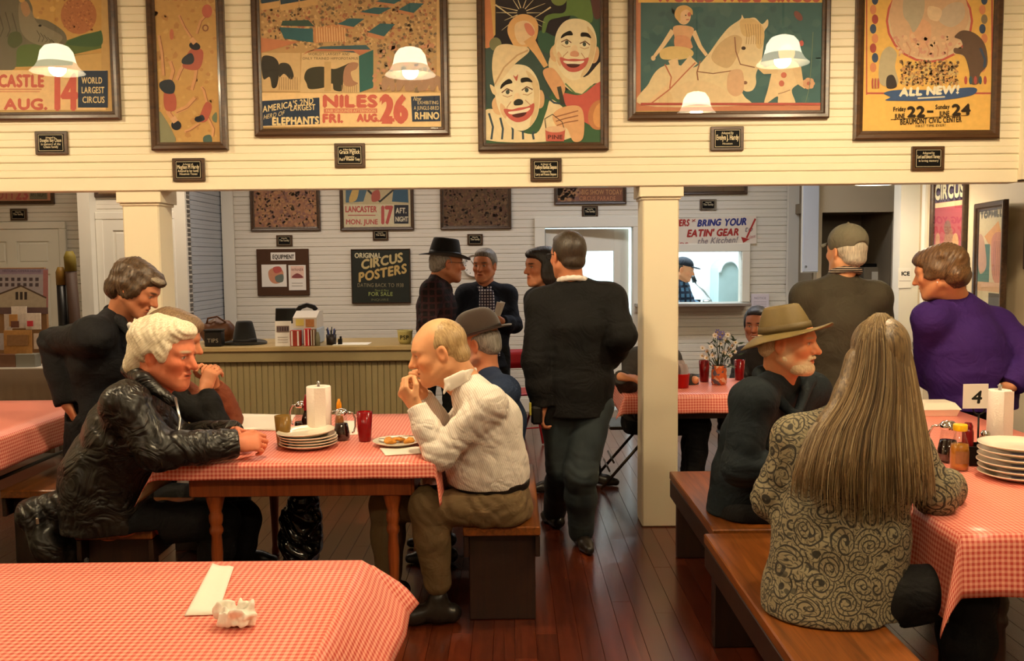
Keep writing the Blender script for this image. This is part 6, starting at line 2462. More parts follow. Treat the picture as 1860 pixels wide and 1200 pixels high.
H.ell(S, (0, 0.10, -0.015), (0.066, 0.056, 0.062), 0.012, '-')
P.put('hair', S, hair_mat('grey_brown_hair', C(92, 66, 42), C(150, 122, 88), (-0.5, 0, -0.8)), groove(H, (0.1, 0.8, 0.5), 0.016, 0.0025))

# ================================================================== man standing and leaning at the far left
P = Person('brown haired man in a dark navy jacket leaning over by the left post', (J(200, 900, 4.86).x, 4.95, 0), 0.0055)
H = Head(J(248, 522, 4.86), (0.90, -0.02, -0.55), 1.13)
N = J(213, 580, 4.90)
H.build(P.skin, N)
sh = [J(168, 610, 4.68), J(205, 620, 5.12)]
el = [J(98, 622, 4.86), J(255, 730, 5.16)]
wr = [J(122, 735, 4.80), J(290, 800, 5.1)]
pel, wst, cst = J(180, 800, 4.94), J(182, 735, 4.94), J(186, 650, 4.92)
hp = [J(170, 830, 4.84), J(190, 825, 5.06)]
kn = [J(178, 945, 4.8), J(200, 940, 5.05)]
an = [Vector((kn[0].x - 0.02, 4.86, 0.09)), Vector((kn[1].x, 5.14, 0.09))]
P.skin.chain([N, cst, pel], [0.055, 0.09, 0.09], 0.04)
limbs(P, sh, el, wr, hp, kn, an)
hand(P.skin, wr[0], (0.4, 0.1, -0.9), (0.6, 0.6, 0), 1, 0.4, 1.05)
hand(P.skin, wr[1], (0.8, 0, -0.5), (-0.2, -0.2, -0.9), 1, 0.3, 1.05)
P.put('body', P.skin, SKINM, base=SK3, spots=H.spots(SK3, brow=np.array(C(90, 66, 46)[:3])))
NAVYW = cloth_m('dark_navy_wool', C(19, 19, 22), bump=0.3, bs=320, var=0.25)
S = Sdf(0.007)
torso(S, pel - up * 0.05, wst, cst, N, sh[0], sh[1], (0.19, 0.185, 0.205), (0.165, 0.155, 0.165), 0.088)
S.econe(J(186, 850, 4.94), J(184, 760, 4.94), (0.2, 0.17), (0.19, 0.16), u_, 0.05)
sleeve(S, sh[0], el[0], wr[0], (0.092, 0.076, 0.058))
sleeve(S, sh[1], el[1], wr[1], (0.088, 0.072, 0.055))
S.cut(H.p(0, -0.01, -0.115), H.p(0, 0.02, 0.1) - N, 0.11)
S.cut(J(180, 862, 4.94), (0, 0, -1), 0.32)
for w, e in zip(wr, el):
    S.cut(w, w - e, 0.09)
P.put('jacket', S, NAVYW, folds([(el[0], 0.14, (0.5, 0, 1), 0.06, 0.009), (wst, 0.2, (0.2, 0, 1), 0.1, 0.006), (sh[0], 0.14, (1, 0, 0.6), 0.07, 0.006)], 0.005, 0.13, 21))
S = Sdf(0.006)
S.chain([J(208, 560, 5.02), J(200, 565, 4.9), J(218, 585, 4.80), J(240, 612, 4.78)], [0.026, 0.03, 0.028, 0.02], 0.03)
P.put('jacket_collar', S, NAVYW)
mb = MB()
S = Sdf(0.005)
S.chain([J(236, 590, 4.78), J(250, 622, 4.80)], [0.016, 0.02], 0.01)
P.put('shirt_collar', S, cloth_m('white_cotton', C(226, 216, 206)))
S = Sdf(0.008)
trouser(S, hp[0], kn[0], an[0], (0.10, 0.08, 0.066))
trouser(S, hp[1], kn[1], an[1], (0.10, 0.08, 0.066))
P.put('trousers', S, BLACKTROUSER, folds([], 0.004, 0.1, 3))
for a in an:
    shoe(P, a, (0.9, -0.2), SHOELEATHER)
S = Sdf(0.005)
hair_cap(H, S, [((0, -0.028, 0.044), (0.089, 0.112, 0.088)), ((0, -0.078, -0.028), (0.080, 0.058, 0.078)), ((0, 0.052, 0.078), (0.062, 0.058, 0.040))], 0.025)
for t in (-1, 1):
    H.ell(S, (t * 0.070, -0.012, -0.002), (0.026, 0.055, 0.055), 0.02)
    H.ell(S, (t * 0.074, 0.03, 0.012), (0.014, 0.026, 0.030), 0.02)
H.ell(S, (0, 0.103, -0.012), (0.07, 0.060, 0.064), 0.012, '-')
P.put('hair', S, hair_mat('brown_hair', C(44, 31, 20), C(92, 68, 44), (-0.6, 0, -0.7)), groove(H, (0.1, 0.8, 0.5), 0.02, 0.005))
S = Sdf(0.005)
H.ell(S, (0.01, 0.076, 0.084), (0.058, 0.034, 0.022), 0.02)
P.put('grey_forelock', S, hair_mat('ash_grey_hair', C(96, 84, 70), C(176, 162, 140), (0.8, 0, -0.3)), groove(H, (0.1, 0.2, 0.8), 0.014, 0.0025), label='grey forelock above the brow')
# ================================================================== further figures through one builder
def figure(label, base, head, fwd, hs, N, sh, el, wr, pel, cst, hp, kn, an, skin, top, topname='jacket', hem=None, hd=None, h=0.0065, w=(0.175, 0.17, 0.19), d=(0.14, 0.135, 0.14),
           ar=(0.075, 0.062, 0.048), lr=(0.095, 0.075, 0.06), legm=None, seat=None, fold=0.004, sh_r=0.075, foot=(0, -1), hcut=0.115, brow=None, extra=None, stub=None, hair=None, hcurl=0.6, shoes=True,
           topdisp=None, trname='trousers', hands=True):
    P = Person(label, base, h)
    H = Head(head, fwd, hs)
    H.build(P.skin, N)
    wst = pel * 0.5 + cst * 0.5
    P.skin.chain([N, cst, pel], [0.055, 0.085, 0.085], 0.04)
    limbs(P, sh, el, wr, hp, kn, an)
    if hands:
        for i in (0, 1):
            if hd and hd[i]:
                hand(P.skin, wr[i], hd[i][0], hd[i][1], hd[i][2], hcurl, 1.05)
    P.put('body', P.skin, SKINM, base=skin, spots=H.spots(skin, brow=brow, stubble=stub))
    S = Sdf(h + 0.0005)
    torso(S, pel, wst, cst, N, sh[0], sh[1], w, d, sh_r)
    if hem is not None and hem.z < pel.z - 0.02:
        S.econe(pel, hem, (w[0], d[0]), (w[0] * 1.04, d[0] * 1.04), Vector(sh[1]) - Vector(sh[0]), 0.05)
    for i in (0, 1):
        sleeve(S, sh[i], el[i], wr[i], ar)
        S.cut(wr[i], wr[i] - el[i], 0.08)
    if extra:
        extra(S, P, H)
    S.cut(H.p(0, -0.005, -hcut), H.p(0, 0.04, 0.12) - N, 0.11)
    if seat is not None:
        S.cut(Vector((pel.x, pel.y, seat + 0.003)), (0, 0, -1), 0.3)
    elif hem is not None:
        S.cut(hem, (0, 0, -1), 0.34)
    its = [(el[i], 0.12, (el[i] - sh[i]).normalized(), 0.05, fold * 1.3) for i in (0, 1)] + [(wst, 0.2, (0.25, 0, 1), 0.09, fold)]
    P.put(topname, S, top, topdisp or folds(its, fold * 0.8, 0.13, len(label)))
    if legm:
        S = Sdf(h + 0.0015)
        S.econe(pel - up * 0.04, pel + up * 0.04, (w[0] * 0.95, d[0] * 0.95), (w[0] * 0.9, d[0] * 0.9), Vector(sh[1]) - Vector(sh[0]), 0.05)
        for a, b, c in zip(hp, kn, an):
            trouser(S, a, b, c, lr)
        if seat is not None:
            S.cut(Vector((pel.x, pel.y, seat + 0.003)), (0, 0, -1), 0.22)
        P.put(trname, S, legm, folds([(b, 0.12, (0.2, 0, 1), 0.05, 0.005) for b in kn] + [(c + up * 0.1, 0.1, (0, 0, 1), 0.045, 0.005) for c in an], 0.003, 0.1, 5))
        if shoes:
            for i, a in enumerate(an):
                shoe(P, a, foot[i] if isinstance(foot[0], tuple) else foot, SHOELEATHER)
    return P, H


def short_hair(P, H, mt, h=0.005, grow=0.0, top=True, nape=-0.05, a=0.0015, label=None, side=0.014):
    S = Sdf(h)
    pts = [((0, -0.028, 0.016), (0.0808 + grow, 0.089 + grow, 0.079)), ((0, -0.066, nape + 0.02), (0.064, 0.046, 0.042))]
    if top:
        pts += [((0, -0.02, 0.046), (0.081 + grow, 0.100 + grow, 0.083 + grow)), ((0, 0.045, 0.088), (0.055, 0.045, 0.028 + grow))]
    hair_cap(H, S, pts)
    H.ell(S, (0, 0.080, -0.012), (0.2, 0.056, 0.078), 0.01, '-')
    for t in (-1, 1):
        H.ell(S, (t * 0.084, -0.008, -0.014), (0.017, 0.022, 0.034), 0.008, '-')
    return P.put('hair', S, mt, groove(H, (0.1, 0.8, 0.5), 0.015, a), label=label)


def stand(x, y, dx=0.11, dy=0.0, k=0.5, hz=0.9):
    """hips, knees, ankles of a standing figure"""
    return ([Vector((x - 0.09, y, hz)), Vector((x + 0.09, y, hz))], [Vector((x - dx, y - dy, k)), Vector((x + dx, y + dy, k))], [Vector((x - dx, y - dy * 1.6, 0.09)), Vector((x + dx, y + dy * 1.6, 0.09))])


# ------------------------------------------------------------------ man in the brown bowler, seated behind the white shirt
c = J(905, 900, 4.86)
hp, kn, an = [J(915, 925, 4.76), J(915, 925, 5.0)], [J(790, 915, 4.74), J(790, 912, 5.02)], [J(800, 1000, 4.75), J(800, 998, 5.02)]
P, H = figure('man in a brown bowler hat and blue shirt seated behind the white shirt', (c.x, 4.86, 0), J(868, 624, 4.88), (-0.92, 0.25, -0.12), 1.12, J(885, 678, 4.88),
              [J(915, 712, 4.68), J(895, 705, 5.08)], [J(880, 800, 4.62), J(830, 790, 5.1)], [J(800, 772, 4.70), J(780, 770, 5.0)], c, J(906, 760, 4.87), hp, kn, an, SK3,
              cloth_m('blue_denim_shirt', C(30, 42, 66)), 'shirt', seat=0.45, hd=[((-1, 0.1, 0), (0, 0.3, -1), 1), ((-1, -0.1, 0), (0, -0.3, -1), -1)], legm=BLACKTROUSER, foot=(-1, 0), stub=np.array(C(170, 160, 150)[:3]), fold=0.003)
short_hair(P, H, hair_mat('grey_hair', C(96, 90, 84), C(176, 168, 156), (0.2, 0, -1)), top=False, nape=-0.045, grow=0.001)
FELT = mat('brown_felt', C(42, 26, 15), 0.85, var=0.12, sheen=0.3)
hat(P, H, 'hat_crown', FELT, mat('dark_hat_ribbon', C(34, 22, 14), 0.6), 0.05, (0.094, 0.114), 0.118, brim=lambda a: 0.052, droop=lambda a: 0.016 * abs(math.sin(a)) - 0.004, roundtop=True, tilt=-0.16)

# ------------------------------------------------------------------ man in the black hat
hp, kn, an = stand(J(795, 600, 6.75).x, 6.75)
P, H = figure('man in a black wide-brimmed hat and dark plaid shirt near the counter end', (J(795, 600, 6.75).x, 6.75, 0), J(811, 478, 6.75), (0.93, 0.30, -0.05), 1.12, J(797, 506, 6.75),
              [J(785, 528, 6.55), J(800, 528, 6.95)], [J(776, 585, 6.50), J(812, 585, 6.98)], [J(800, 625, 6.52), J(830, 620, 6.95)], J(792, 640, 6.75), J(793, 555, 6.75), hp, kn, an, SK3,
              striped('dark_maroon_plaid', C(22, 14, 15), C(50, 24, 26), [(1, 0, 0), (0, 0, 1)], 0.05, 0.25), 'plaid_shirt', hem=J(792, 660, 6.75), hd=[((1, 0, -0.2), (0, 0.5, -1), -1), ((1, 0, -0.2), (0, -0.5, -1), 1)],
              legm=BLACKTROUSER, foot=(1, 0.2), hcut=0.112)
short_hair(P, H, hair_mat('grey_hair', C(96, 90, 84), C(176, 168, 156), (0.2, 0, -1)), top=False, grow=0.003)
lens_glasses(P, H)
BFELT = mat('black_felt', C(12, 11, 11), 0.85, var=0.1, sheen=0.2)
hat(P, H, 'hat_crown', BFELT, mat('black_ribbon', C(20, 18, 18), 0.5), 0.048, (0.086, 0.106), 0.112, 0.78, 0.025, lambda a: 0.068, lambda a: 0.030 * abs(math.sin(a)) ** 2 - 0.008, 0.12, tilt=-0.06)

# ------------------------------------------------------------------ man in the blue blazer
hp, kn, an = stand(J(884, 600, 7.15).x, 7.15)


P, H = figure('grey haired man in a navy blazer over a checked shirt, holding papers', (J(884, 600, 7.15).x, 7.15, 0), J(880, 482, 7.13), (-0.32, -0.94, -0.04), 1.06, J(882, 520, 7.16),
              [J(846, 536, 7.14), J(920, 536, 7.18)], [J(836, 595, 7.15), J(934, 590, 7.12)], [J(852, 640, 7.02), J(912, 584, 6.94)], J(884, 650, 7.16), J(884, 562, 7.15), hp, kn, an, SK3,
              cloth_m('navy_blazer_cloth', C(24, 28, 40)), 'blazer', hem=J(884, 665, 7.15), hd=[None, ((-0.9, -0.2, 0.2), (0.2, 0.9, 0), -1)], legm=BLACKTROUSER, foot=(-0.2, -1), brow=np.array(C(90, 70, 56)[:3]), h=0.0055)
short_hair(P, H, hair_mat('short_grey_hair', C(70, 64, 58), C(150, 142, 132), (0, 0, -1)), grow=0.002)
S = Sdf(0.0055)
S.econe(J(884, 530, 7.02), J(887, 645, 6.99), (0.055, 0.024), (0.095, 0.022), (1, 0, 0), 0.03)
P.put('checked_shirt', S, striped('checked_shirt_cloth', C(206, 200, 208), C(48, 42, 62), [(1, 0, 0), (0, 0, 1)], 0.022, 0.4))
S = Sdf(0.0055)
for s in (-1, 1):
    S.econe(J(880 + s * 9, 520, 7.06), J(881 + s * 4, 534, 7.025), (0.022, 0.008), (0.02, 0.008), (1, 0, 0.3 * s), 0.01)
P.put('shirt_collar', S, MATS['checked_shirt_cloth'])
fold_ = thing('folded_papers', 'folded white papers held against the navy blazer', 'papers', J(904, 566, 6.93))
mb = MB()
mb.box((0, 0, 0), (0.045, 0.012, 0.15), 0.002, rotm('Y', 0.22))
mb.build('outer_sheet', WHITEPAPER, fold_)
mb = MB()
mb.box((0.014, 0.01, 0.006), (0.04, 0.008, 0.15), 0.002, rotm('Y', 0.36))
mb.build('inner_sheet', WHITEPAPER, fold_)

# ------------------------------------------------------------------ dark haired person facing left
hp, kn, an = [Vector((J(1000, 700, 6.3).x, 6.25, 0.9)), Vector((J(1040, 700, 6.3).x, 6.4, 0.9))], [Vector((J(1008, 800, 6.3).x, 6.25, 0.5)), Vector((J(1060, 800, 6.4).x, 6.4, 0.5))], [Vector((J(1010, 880, 6.3).x, 6.25, 0.09)), Vector((J(1078, 880, 6.4).x, 6.42, 0.09))]
P, H = figure('dark haired person in black, facing left behind the suited man', (J(1010, 700, 6.3).x, 6.32, 0), J(983, 484, 6.3), (-0.86, -0.5, -0.05), 1.08, J(998, 522, 6.32),
              [J(975, 545, 6.2), J(1020, 540, 6.45)], [J(968, 620, 6.15), J(1040, 620, 6.5)], [J(985, 690, 6.05), J(1040, 690, 6.4)], J(1010, 675, 6.33), J(1000, 570, 6.33), hp, kn, an, SK3, BLACKWOOL, 'coat', hem=J(1008, 730, 6.33),
              hd=[((-0.5, -0.4, -0.8), (0.5, -0.5, 0), 1), None], legm=BLACKTROUSER, foot=((-0.9, -0.3), (0.9, -0.3)), brow=np.array(C(40, 30, 26)[:3]))
S = Sdf(0.0055)
hair_cap(H, S, [((0, -0.026, 0.045), (0.090, 0.108, 0.087)), ((0, -0.07, -0.04), (0.085, 0.062, 0.10)), ((0, 0.05, 0.082), (0.06, 0.055, 0.035))], 0.025)
for t in (-1, 1):
    H.ell(S, (t * 0.074, -0.01, -0.04), (0.024, 0.06, 0.085), 0.02)
H.ell(S, (0, 0.104, -0.022), (0.064, 0.060, 0.068), 0.012, '-')
P.put('hair', S, hair_mat('dark_brown_hair', C(16, 12, 10), C(46, 36, 30), (0.2, 0, -1)), groove(H, (0.3, 0.8, 0.1), 0.016, 0.0025))

# ------------------------------------------------------------------ suited man from behind
hp = [J(1016, 735, 4.98), J(1078, 735, 4.95)]
kn = [J(1022, 850, 5.0), J(1055, 860, 4.86)]
an = [Vector((J(1008, 940, 5.38).x, 5.40, 0.10)), Vector((J(1056, 975, 5.0).x, 5.02, 0.09))]
DENIM = mat('blue_grey_denim', C(36, 44, 47), 0.8, var=0.3, scale=9, bump=0.15, bscale=300)
P, H = figure('man from behind in a black suit coat and blue jeans, walking away', (J(1050, 800, 5.0).x, 5.05, 0), J(1031, 464, 4.95), (-0.42, 0.89, -0.06), 1.03, J(1040, 520, 4.95),
              [J(986, 554, 4.95), J(1106, 546, 4.93)], [J(974, 655, 4.88), J(1130, 610, 4.84)], [J(985, 738, 4.88), J(1105, 655, 5.04)], J(1045, 690, 4.96), J(1046, 590, 4.95), hp, kn, an, SK3, BLACKWOOL, 'suit_coat', hem=J(1043, 752, 4.96),
              w=(0.205, 0.19, 0.20), d=(0.15, 0.145, 0.15), ar=(0.09, 0.078, 0.062), lr=(0.112, 0.088, 0.072), hd=[((-0.1, 0.2, -0.95), (0.95, 0.2, 0), 1), ((-0.8, 0.5, 0), (0, -0.5, -0.8), -1)], legm=DENIM, foot=((-0.35, 0.94), (0.2, -0.98)), hcut=0.10, h=0.0055, sh_r=0.085, trname='jeans', fold=0.0025)
short_hair(P, H, hair_mat('short_dark_hair', C(30, 22, 16), C(58, 44, 30), (0, 0, -1)), 0.005, 0.002, True, -0.06, 0.001, side=0.018)
S = Sdf(0.005)
nk = J(1040, 510, 4.95)
for k in range(12):
    a0, a1 = 0.5 + k * 0.44, 0.5 + (k + 1) * 0.44
    f0 = lambda a: nk + Vector((0.073 * math.sin(a), 0.076 * math.cos(a), 0.018 * -math.cos(a)))
    S.cone(f0(a0), f0(a1), 0.014, 0.014, 0.012)
P.put('shirt_collar', S, cloth_m('white_cotton', C(226, 216, 206)))
mb = MB()
mb.tube([H.p(-0.085, -0.012, 0.004), H.p(-0.086, 0.03, 0.01), H.p(-0.082, 0.085, 0.01)], 0.0022, 6)
mb.tube([H.p(-0.05 + 0.02 * math.cos(t), 0.108, 0.002 + 0.016 * math.sin(t)) for t in [k * PI / 6 for k in range(13)]], 0.002, 5)
P.add('glasses', mb, BLACKMETAL)
bg = thing('hand_bag', 'small black case with a yellow tag in the suited man hand', 'bag', J(975, 770, 4.84))
mb = MB()
mb.box((0, 0, 0.05), (0.06, 0.05, 0.1), 0.012)
mb.tube([(-0.02, 0, 0.098), (-0.02, 0, 0.13), (0.0, 0, 0.145), (0.02, 0, 0.13), (0.02, 0, 0.098)], 0.006, 6)
mb.build('case', BLACKPLASTIC, bg)
mb = MB()
mb.box((-0.035, -0.015, 0.085), (0.012, 0.02, 0.07), 0.003)
mb.build('tag', mat('yellow_green_card', C(176, 160, 60), 0.6), bg, )

# ------------------------------------------------------------------ grey shirted person at the flower table, behind the post
c = J(1170, 755, 6.05)
hp, kn, an = [Vector((c.x - 0.06, 6.0, 0.53)), Vector((c.x, 6.2, 0.53))], [Vector((c.x + 0.34, 5.92, 0.52)), Vector((c.x + 0.36, 6.14, 0.52))], [Vector((c.x + 0.3, 5.9, 0.09)), Vector((c.x + 0.32, 6.14, 0.09))]
P, H = figure('person in a dark grey shirt seated behind the post, one hand on the far table', (c.x, 6.06, 0), J(1198, 592, 6.08), (0.5, -0.85, -0.1), 1.02, J(1190, 630, 6.08),
              [J(1155, 655, 5.96), J(1215, 652, 6.22)], [J(1140, 700, 5.82), J(1230, 700, 6.2)], [J(1128, 684, 5.68), J(1262, 690, 6.1)], c, J(1180, 690, 6.08), hp, kn, an, SK2, cloth_m('dark_grey_shirt', C(58, 54, 50)), 'shirt', seat=0.45,
              hd=[((0.95, -0.1, -0.1), (0.1, 0.3, -1), -1), None], legm=BLACKTROUSER, foot=(1, 0), hcurl=0.4)
short_hair(P, H, hair_mat('short_dark_hair', C(30, 22, 16), C(58, 44, 30), (0, 0, -1)), 0.006, 0.002)

# ------------------------------------------------------------------ smiling woman at the back of the flower table
c = J(1385, 745, 6.85)
hp, kn, an = [Vector((c.x - 0.1, 6.85, 0.53)), Vector((c.x + 0.1, 6.85, 0.53))], [Vector((c.x - 0.12, 6.5, 0.53)), Vector((c.x + 0.1, 6.5, 0.53))], [Vector((c.x - 0.12, 6.55, 0.09)), Vector((c.x + 0.1, 6.55, 0.09))]
SKT = C(176, 112, 82)
P, H = figure('smiling dark haired woman seated beyond the flower table', (c.x, 6.85, 0), J(1374, 590, 6.8), (-0.42, -0.90, -0.06), 1.08, J(1390, 630, 6.84),
              [J(1350, 650, 6.82), J(1428, 650, 6.86)], [J(1338, 700, 6.72), J(1440, 700, 6.75)], [J(1350, 700, 6.52), J(1400, 702, 6.50)], c, J(1388, 690, 6.85), hp, kn, an, SKT, cloth_m('charcoal_knit', C(40, 36, 36)), 'sweater', seat=0.45,
              hd=[((0.6, -0.6, 0), (0, 0, -1), 1), ((-0.6, -0.6, 0), (0, 0, -1), -1)], legm=BLACKTROUSER, foot=(0, -1), brow=np.array(C(40, 28, 22)[:3]), h=0.0055)
S = Sdf(0.0055)
hair_cap(H, S, [((0, -0.034, 0.045), (0.086, 0.104, 0.088)), ((0, 0.03, 0.088), (0.062, 0.05, 0.03)), ((0, -0.11, 0.02), (0.045, 0.045, 0.045))])
for t in (-1, 1):
    H.ell(S, (t * 0.070, -0.01, 0.012), (0.018, 0.05, 0.05), 0.02)
H.ell(S, (0, 0.10, -0.008), (0.066, 0.052, 0.062), 0.012, '-')
P.put('hair', S, hair_mat('black_hair', C(14, 12, 13), C(48, 44, 50), (0.3, 0.6, 0.3)), groove(H, (0.8, 0.1, 0.3), 0.015, 0.0015))
S = Sdf(0.003)
H.ell(S, (0, 0.0955, -0.066), (0.020, 0.009, 0.0045), 0.003)
P.put('teeth', S, mat('teeth', C(236, 226, 206), 0.3))

# ------------------------------------------------------------------ man in the grey cap, from behind
hp, kn, an = stand(J(1520, 700, 5.5).x, 5.52)
P, H = figure('man from behind in a grey baseball cap and dark olive jacket', (J(1520, 700, 5.5).x, 5.52, 0), J(1537, 456, 5.5), (-0.36, 0.93, 0.0), 1.16, J(1527, 510, 5.5),
              [J(1464, 540, 5.5), J(1590, 540, 5.5)], [J(1446, 625, 5.52), J(1606, 625, 5.56)], [J(1470, 690, 5.62), J(1580, 690, 5.66)], J(1525, 680, 5.52), J(1527, 585, 5.5), hp, kn, an, SK1, cloth_m('dark_olive_jacket_cloth', C(60, 54, 42)), 'jacket',
              hem=J(1525, 700, 5.52), w=(0.20, 0.205, 0.22), d=(0.16, 0.16, 0.16), ar=(0.09, 0.075, 0.055), hd=[None, None], legm=BLACKTROUSER, foot=(-0.1, 1), hcut=0.10, fold=0.003, sh_r=0.085)
short_hair(P, H, hair_mat('white_grey_short_hair', C(150, 140, 122), C(222, 210, 186), (0, 0, -1)), 0.005, 0.002, False, -0.06, 0.001)
CAPM = cloth_m('grey_cap_cloth', C(110, 104, 86), var=0.08)
S = Sdf(0.005)
H.ell(S, (0, -0.012, 0.052), (0.092, 0.112, 0.092), 0.02)
S.cut(H.p(0, 0, 0.010), H.R @ Vector((0, -0.12, -1)), 0.2)
H.ell(S, (0, -0.118, 0.020), (0.040, 0.03, 0.026), 0.01, '-')
H.cone(S, (0, -0.012, 0.143), (0, -0.012, 0.148), 0.006, 0.005, 0.004)
P.put('cap', S, CAPM)
mb = MB()
mb.grid(lambda u, v: H.p(0.075 * math.sin((u - 0.5) * 2.5), 0.06 + (0.035 + 0.075 * v) * math.cos((u - 0.5) * 2.5), 0.052 - 0.012 * v - 0.02 * (2 * u - 1) ** 2), 20, 6)
P.add('cap_brim', mb, CAPM).modifiers.new('thickness', 'SOLIDIFY').thickness = 0.004
mb = MB()
for k in range(5):
    a = (k - 2) * 0.55
    mb.box(H.p(0.062 * math.sin(a), -0.012 - 0.085 * math.cos(a), 0.100), (0.008, 0.008, 0.008), 0.002)
P.add('eyelets', mb, mat('pale_thread', C(210, 204, 180), 0.7))['kind'] = 'stuff'
S = Sdf(0.005)
nk = J(1535, 495, 5.5)
for k in range(12):
    f0 = lambda a: nk + Vector((0.078 * math.sin(a), 0.082 * math.cos(a), 0.022 * -math.cos(a)))
    S.cone(f0(0.5 + k * 0.44), f0(0.94 + k * 0.44), 0.019, 0.019, 0.012)
P.put('striped_collar', S, striped('striped_rib_knit', C(52, 44, 40), C(200, 180, 160), [(0, 0, 1)], 0.013, 0.3))

# ------------------------------------------------------------------ woman in the purple sweater
hp, kn, an = stand(J(1770, 700, 5.2).x, 5.25)
P, H = figure('woman in a purple sweater with short brown hair, one hand on her hip', (J(1770, 700, 5.2).x, 5.25, 0), J(1706, 494, 5.15), (-0.74, 0.60, -0.22), 1.18, J(1742, 548, 5.2),
              [J(1692, 580, 5.14), J(1806, 590, 5.26)], [J(1690, 680, 5.35), J(1880, 650, 5.1)], [J(1720, 700, 5.5), J(1838, 702, 5.02)], J(1768, 700, 5.22), J(1752, 625, 5.2), hp, kn, an, SK2, cloth_m('purple_sweatshirt', C(52, 24, 94), bump=0.2), 'sweater',
              hem=J(1768, 738, 5.22), w=(0.245, 0.25, 0.215), d=(0.20, 0.205, 0.185), ar=(0.105, 0.088, 0.06), hd=[None, ((-0.7, 0.5, -0.3), (-0.3, 0.8, 0), -1)], legm=cloth_m('black_navy_trousers', C(22, 20, 26)), foot=(-0.5, 0.86), hcut=0.108, fold=0.004, sh_r=0.088, h=0.0055)
S = Sdf(0.005)
hair_cap(H, S, [((0, -0.028, 0.044), (0.093, 0.113, 0.090)), ((0, -0.075, -0.028), (0.085, 0.062, 0.066)), ((0, 0.05, 0.076), (0.068, 0.056, 0.046))], 0.025)
for t in (-1, 1):
    H.ell(S, (t * 0.074, -0.005, 0.004), (0.024, 0.058, 0.046), 0.02)
H.ell(S, (0, 0.106, -0.02), (0.064, 0.056, 0.062), 0.012, '-')
P.put('hair', S, hair_mat('auburn_brown_hair', C(62, 40, 22), C(118, 84, 50), (-0.5, 0, -0.8)), groove(H, (0.1, 0.8, 0.4), 0.018, 0.004))
mb = MB()
mb.lathe([(0, -0.006), (0.005, 0), (0, 0.006)], 8, H.p(-0.088, -0.004, -0.048), cap=False)
P.add('earring', mb, mat('pearl', C(240, 236, 230), 0.2))

# ------------------------------------------------------------------ kitchen worker behind the hatch
x_ = J(1238, 500, 10.8).x
hp, kn, an = stand(x_, 10.8)
P, H = figure('kitchen worker in a cap and blue plaid shirt seen through the hatch', (x_, 10.8, 0), J(1242, 489, 10.8), (0.9, -0.38, -0.25), 1.08, J(1234, 510, 10.82),
              [J(1222, 522, 10.68), J(1240, 522, 10.98)], [J(1226, 555, 10.6), J(1255, 552, 10.95)], [J(1250, 560, 10.5), J(1268, 556, 10.8)], J(1236, 590, 10.8), J(1234, 540, 10.8), hp, kn, an, SK2,
              striped('blue_plaid_cloth', C(70, 100, 124), C(20, 26, 44), [(1, 0, 0), (0, 0, 1)], 0.07, 0.4), 'plaid_shirt', hem=J(1236, 598, 10.8), hd=[((1, 0, -0.2), (0, 0.5, -1), -1), None], legm=BLACKTROUSER, foot=(1, -0.2), h=0.0075)
short_hair(P, H, hair_mat('short_dark_hair', C(30, 22, 16), C(58, 44, 30), (0, 0, -1)), 0.007, 0.002, False)
S = Sdf(0.006)
H.ell(S, (0, -0.012, 0.056), (0.088, 0.108, 0.080), 0.02)
S.cut(H.p(0, 0, 0.046), H.R @ Vector((0, 0, -1)), 0.2)
H.ell(S, (0, 0.12, 0.048), (0.06, 0.06, 0.008), 0.006)
P.put('cap', S, cloth_m('dark_cap_cloth', C(30, 32, 40)))
# ================================================================== man in the olive hat, seated on the right bench
c = J(1352, 925, 4.12)
hp, kn, an = [J(1352, 935, 4.0), J(1372, 930, 4.25)], [J(1520, 930, 3.98), J(1530, 925, 4.25)], [J(1510, 1060, 4.0), J(1520, 1055, 4.25)]
P, H = figure('bearded man in an olive brimmed hat and dark teal jacket, looking right', (c.x, 4.12, 0), J(1431, 621, 4.0), (0.83, -0.55, -0.03), 1.13, J(1410, 690, 4.06),
              [J(1368, 728, 3.86), J(1470, 712, 4.30)], [J(1345, 848, 3.80), J(1500, 820, 4.35)], [J(1440, 858, 3.78), J(1560, 830, 4.25)], c, J(1382, 790, 4.08), hp, kn, an, C(216, 144, 100),
              cloth_m('dark_teal_jacket_cloth', C(17, 25, 30)), 'jacket', seat=0.45, h=0.0045, w=(0.19, 0.195, 0.205), d=(0.165, 0.165, 0.16), ar=(0.094, 0.078, 0.06), lr=(0.10, 0.08, 0.066), hd=[((0.9, -0.2, 0), (0, 0.4, -0.9), -1), None], legm=BLACKTROUSER, foot=(1, 0),
              stub=np.array(C(224, 200, 160)[:3]), brow=np.array(C(190, 160, 124)[:3]), hcut=0.125, fold=0.004, sh_r=0.085)
S = Sdf(0.004)
H.ell(S, (0, 0.050, -0.098), (0.053, 0.048, 0.030), 0.02)
H.ell(S, (0, 0.084, -0.098), (0.028, 0.022, 0.026), 0.02)
for t in (-1, 1):
    H.cone(S, (t * 0.062, 0.006, -0.055), (t * 0.03, 0.068, -0.098), 0.017, 0.02, 0.02)
    H.cone(S, (t * 0.004, 0.1035, -0.052), (t * 0.026, 0.092, -0.063), 0.0072, 0.005, 0.008)
H.ell(S, (0, 0.096, -0.0675), (0.023, 0.016, 0.0085), 0.006, '-')
P.put('beard', S, hair_mat('white_beard', C(196, 164, 118), C(240, 220, 182), (0.2, 0, -1), 0.7, 240), groove(H, (0.9, 0.4, 0.1), 0.013, 0.001), label='short trimmed white beard')
short_hair(P, H, hair_mat('white_beard', 0, 0, 0), 0.005, 0.0, False)
OLIVE = mat('waxed_olive_cotton', C(104, 86, 46), 0.6, var=0.25, scale=10, bump=0.1, bscale=90)
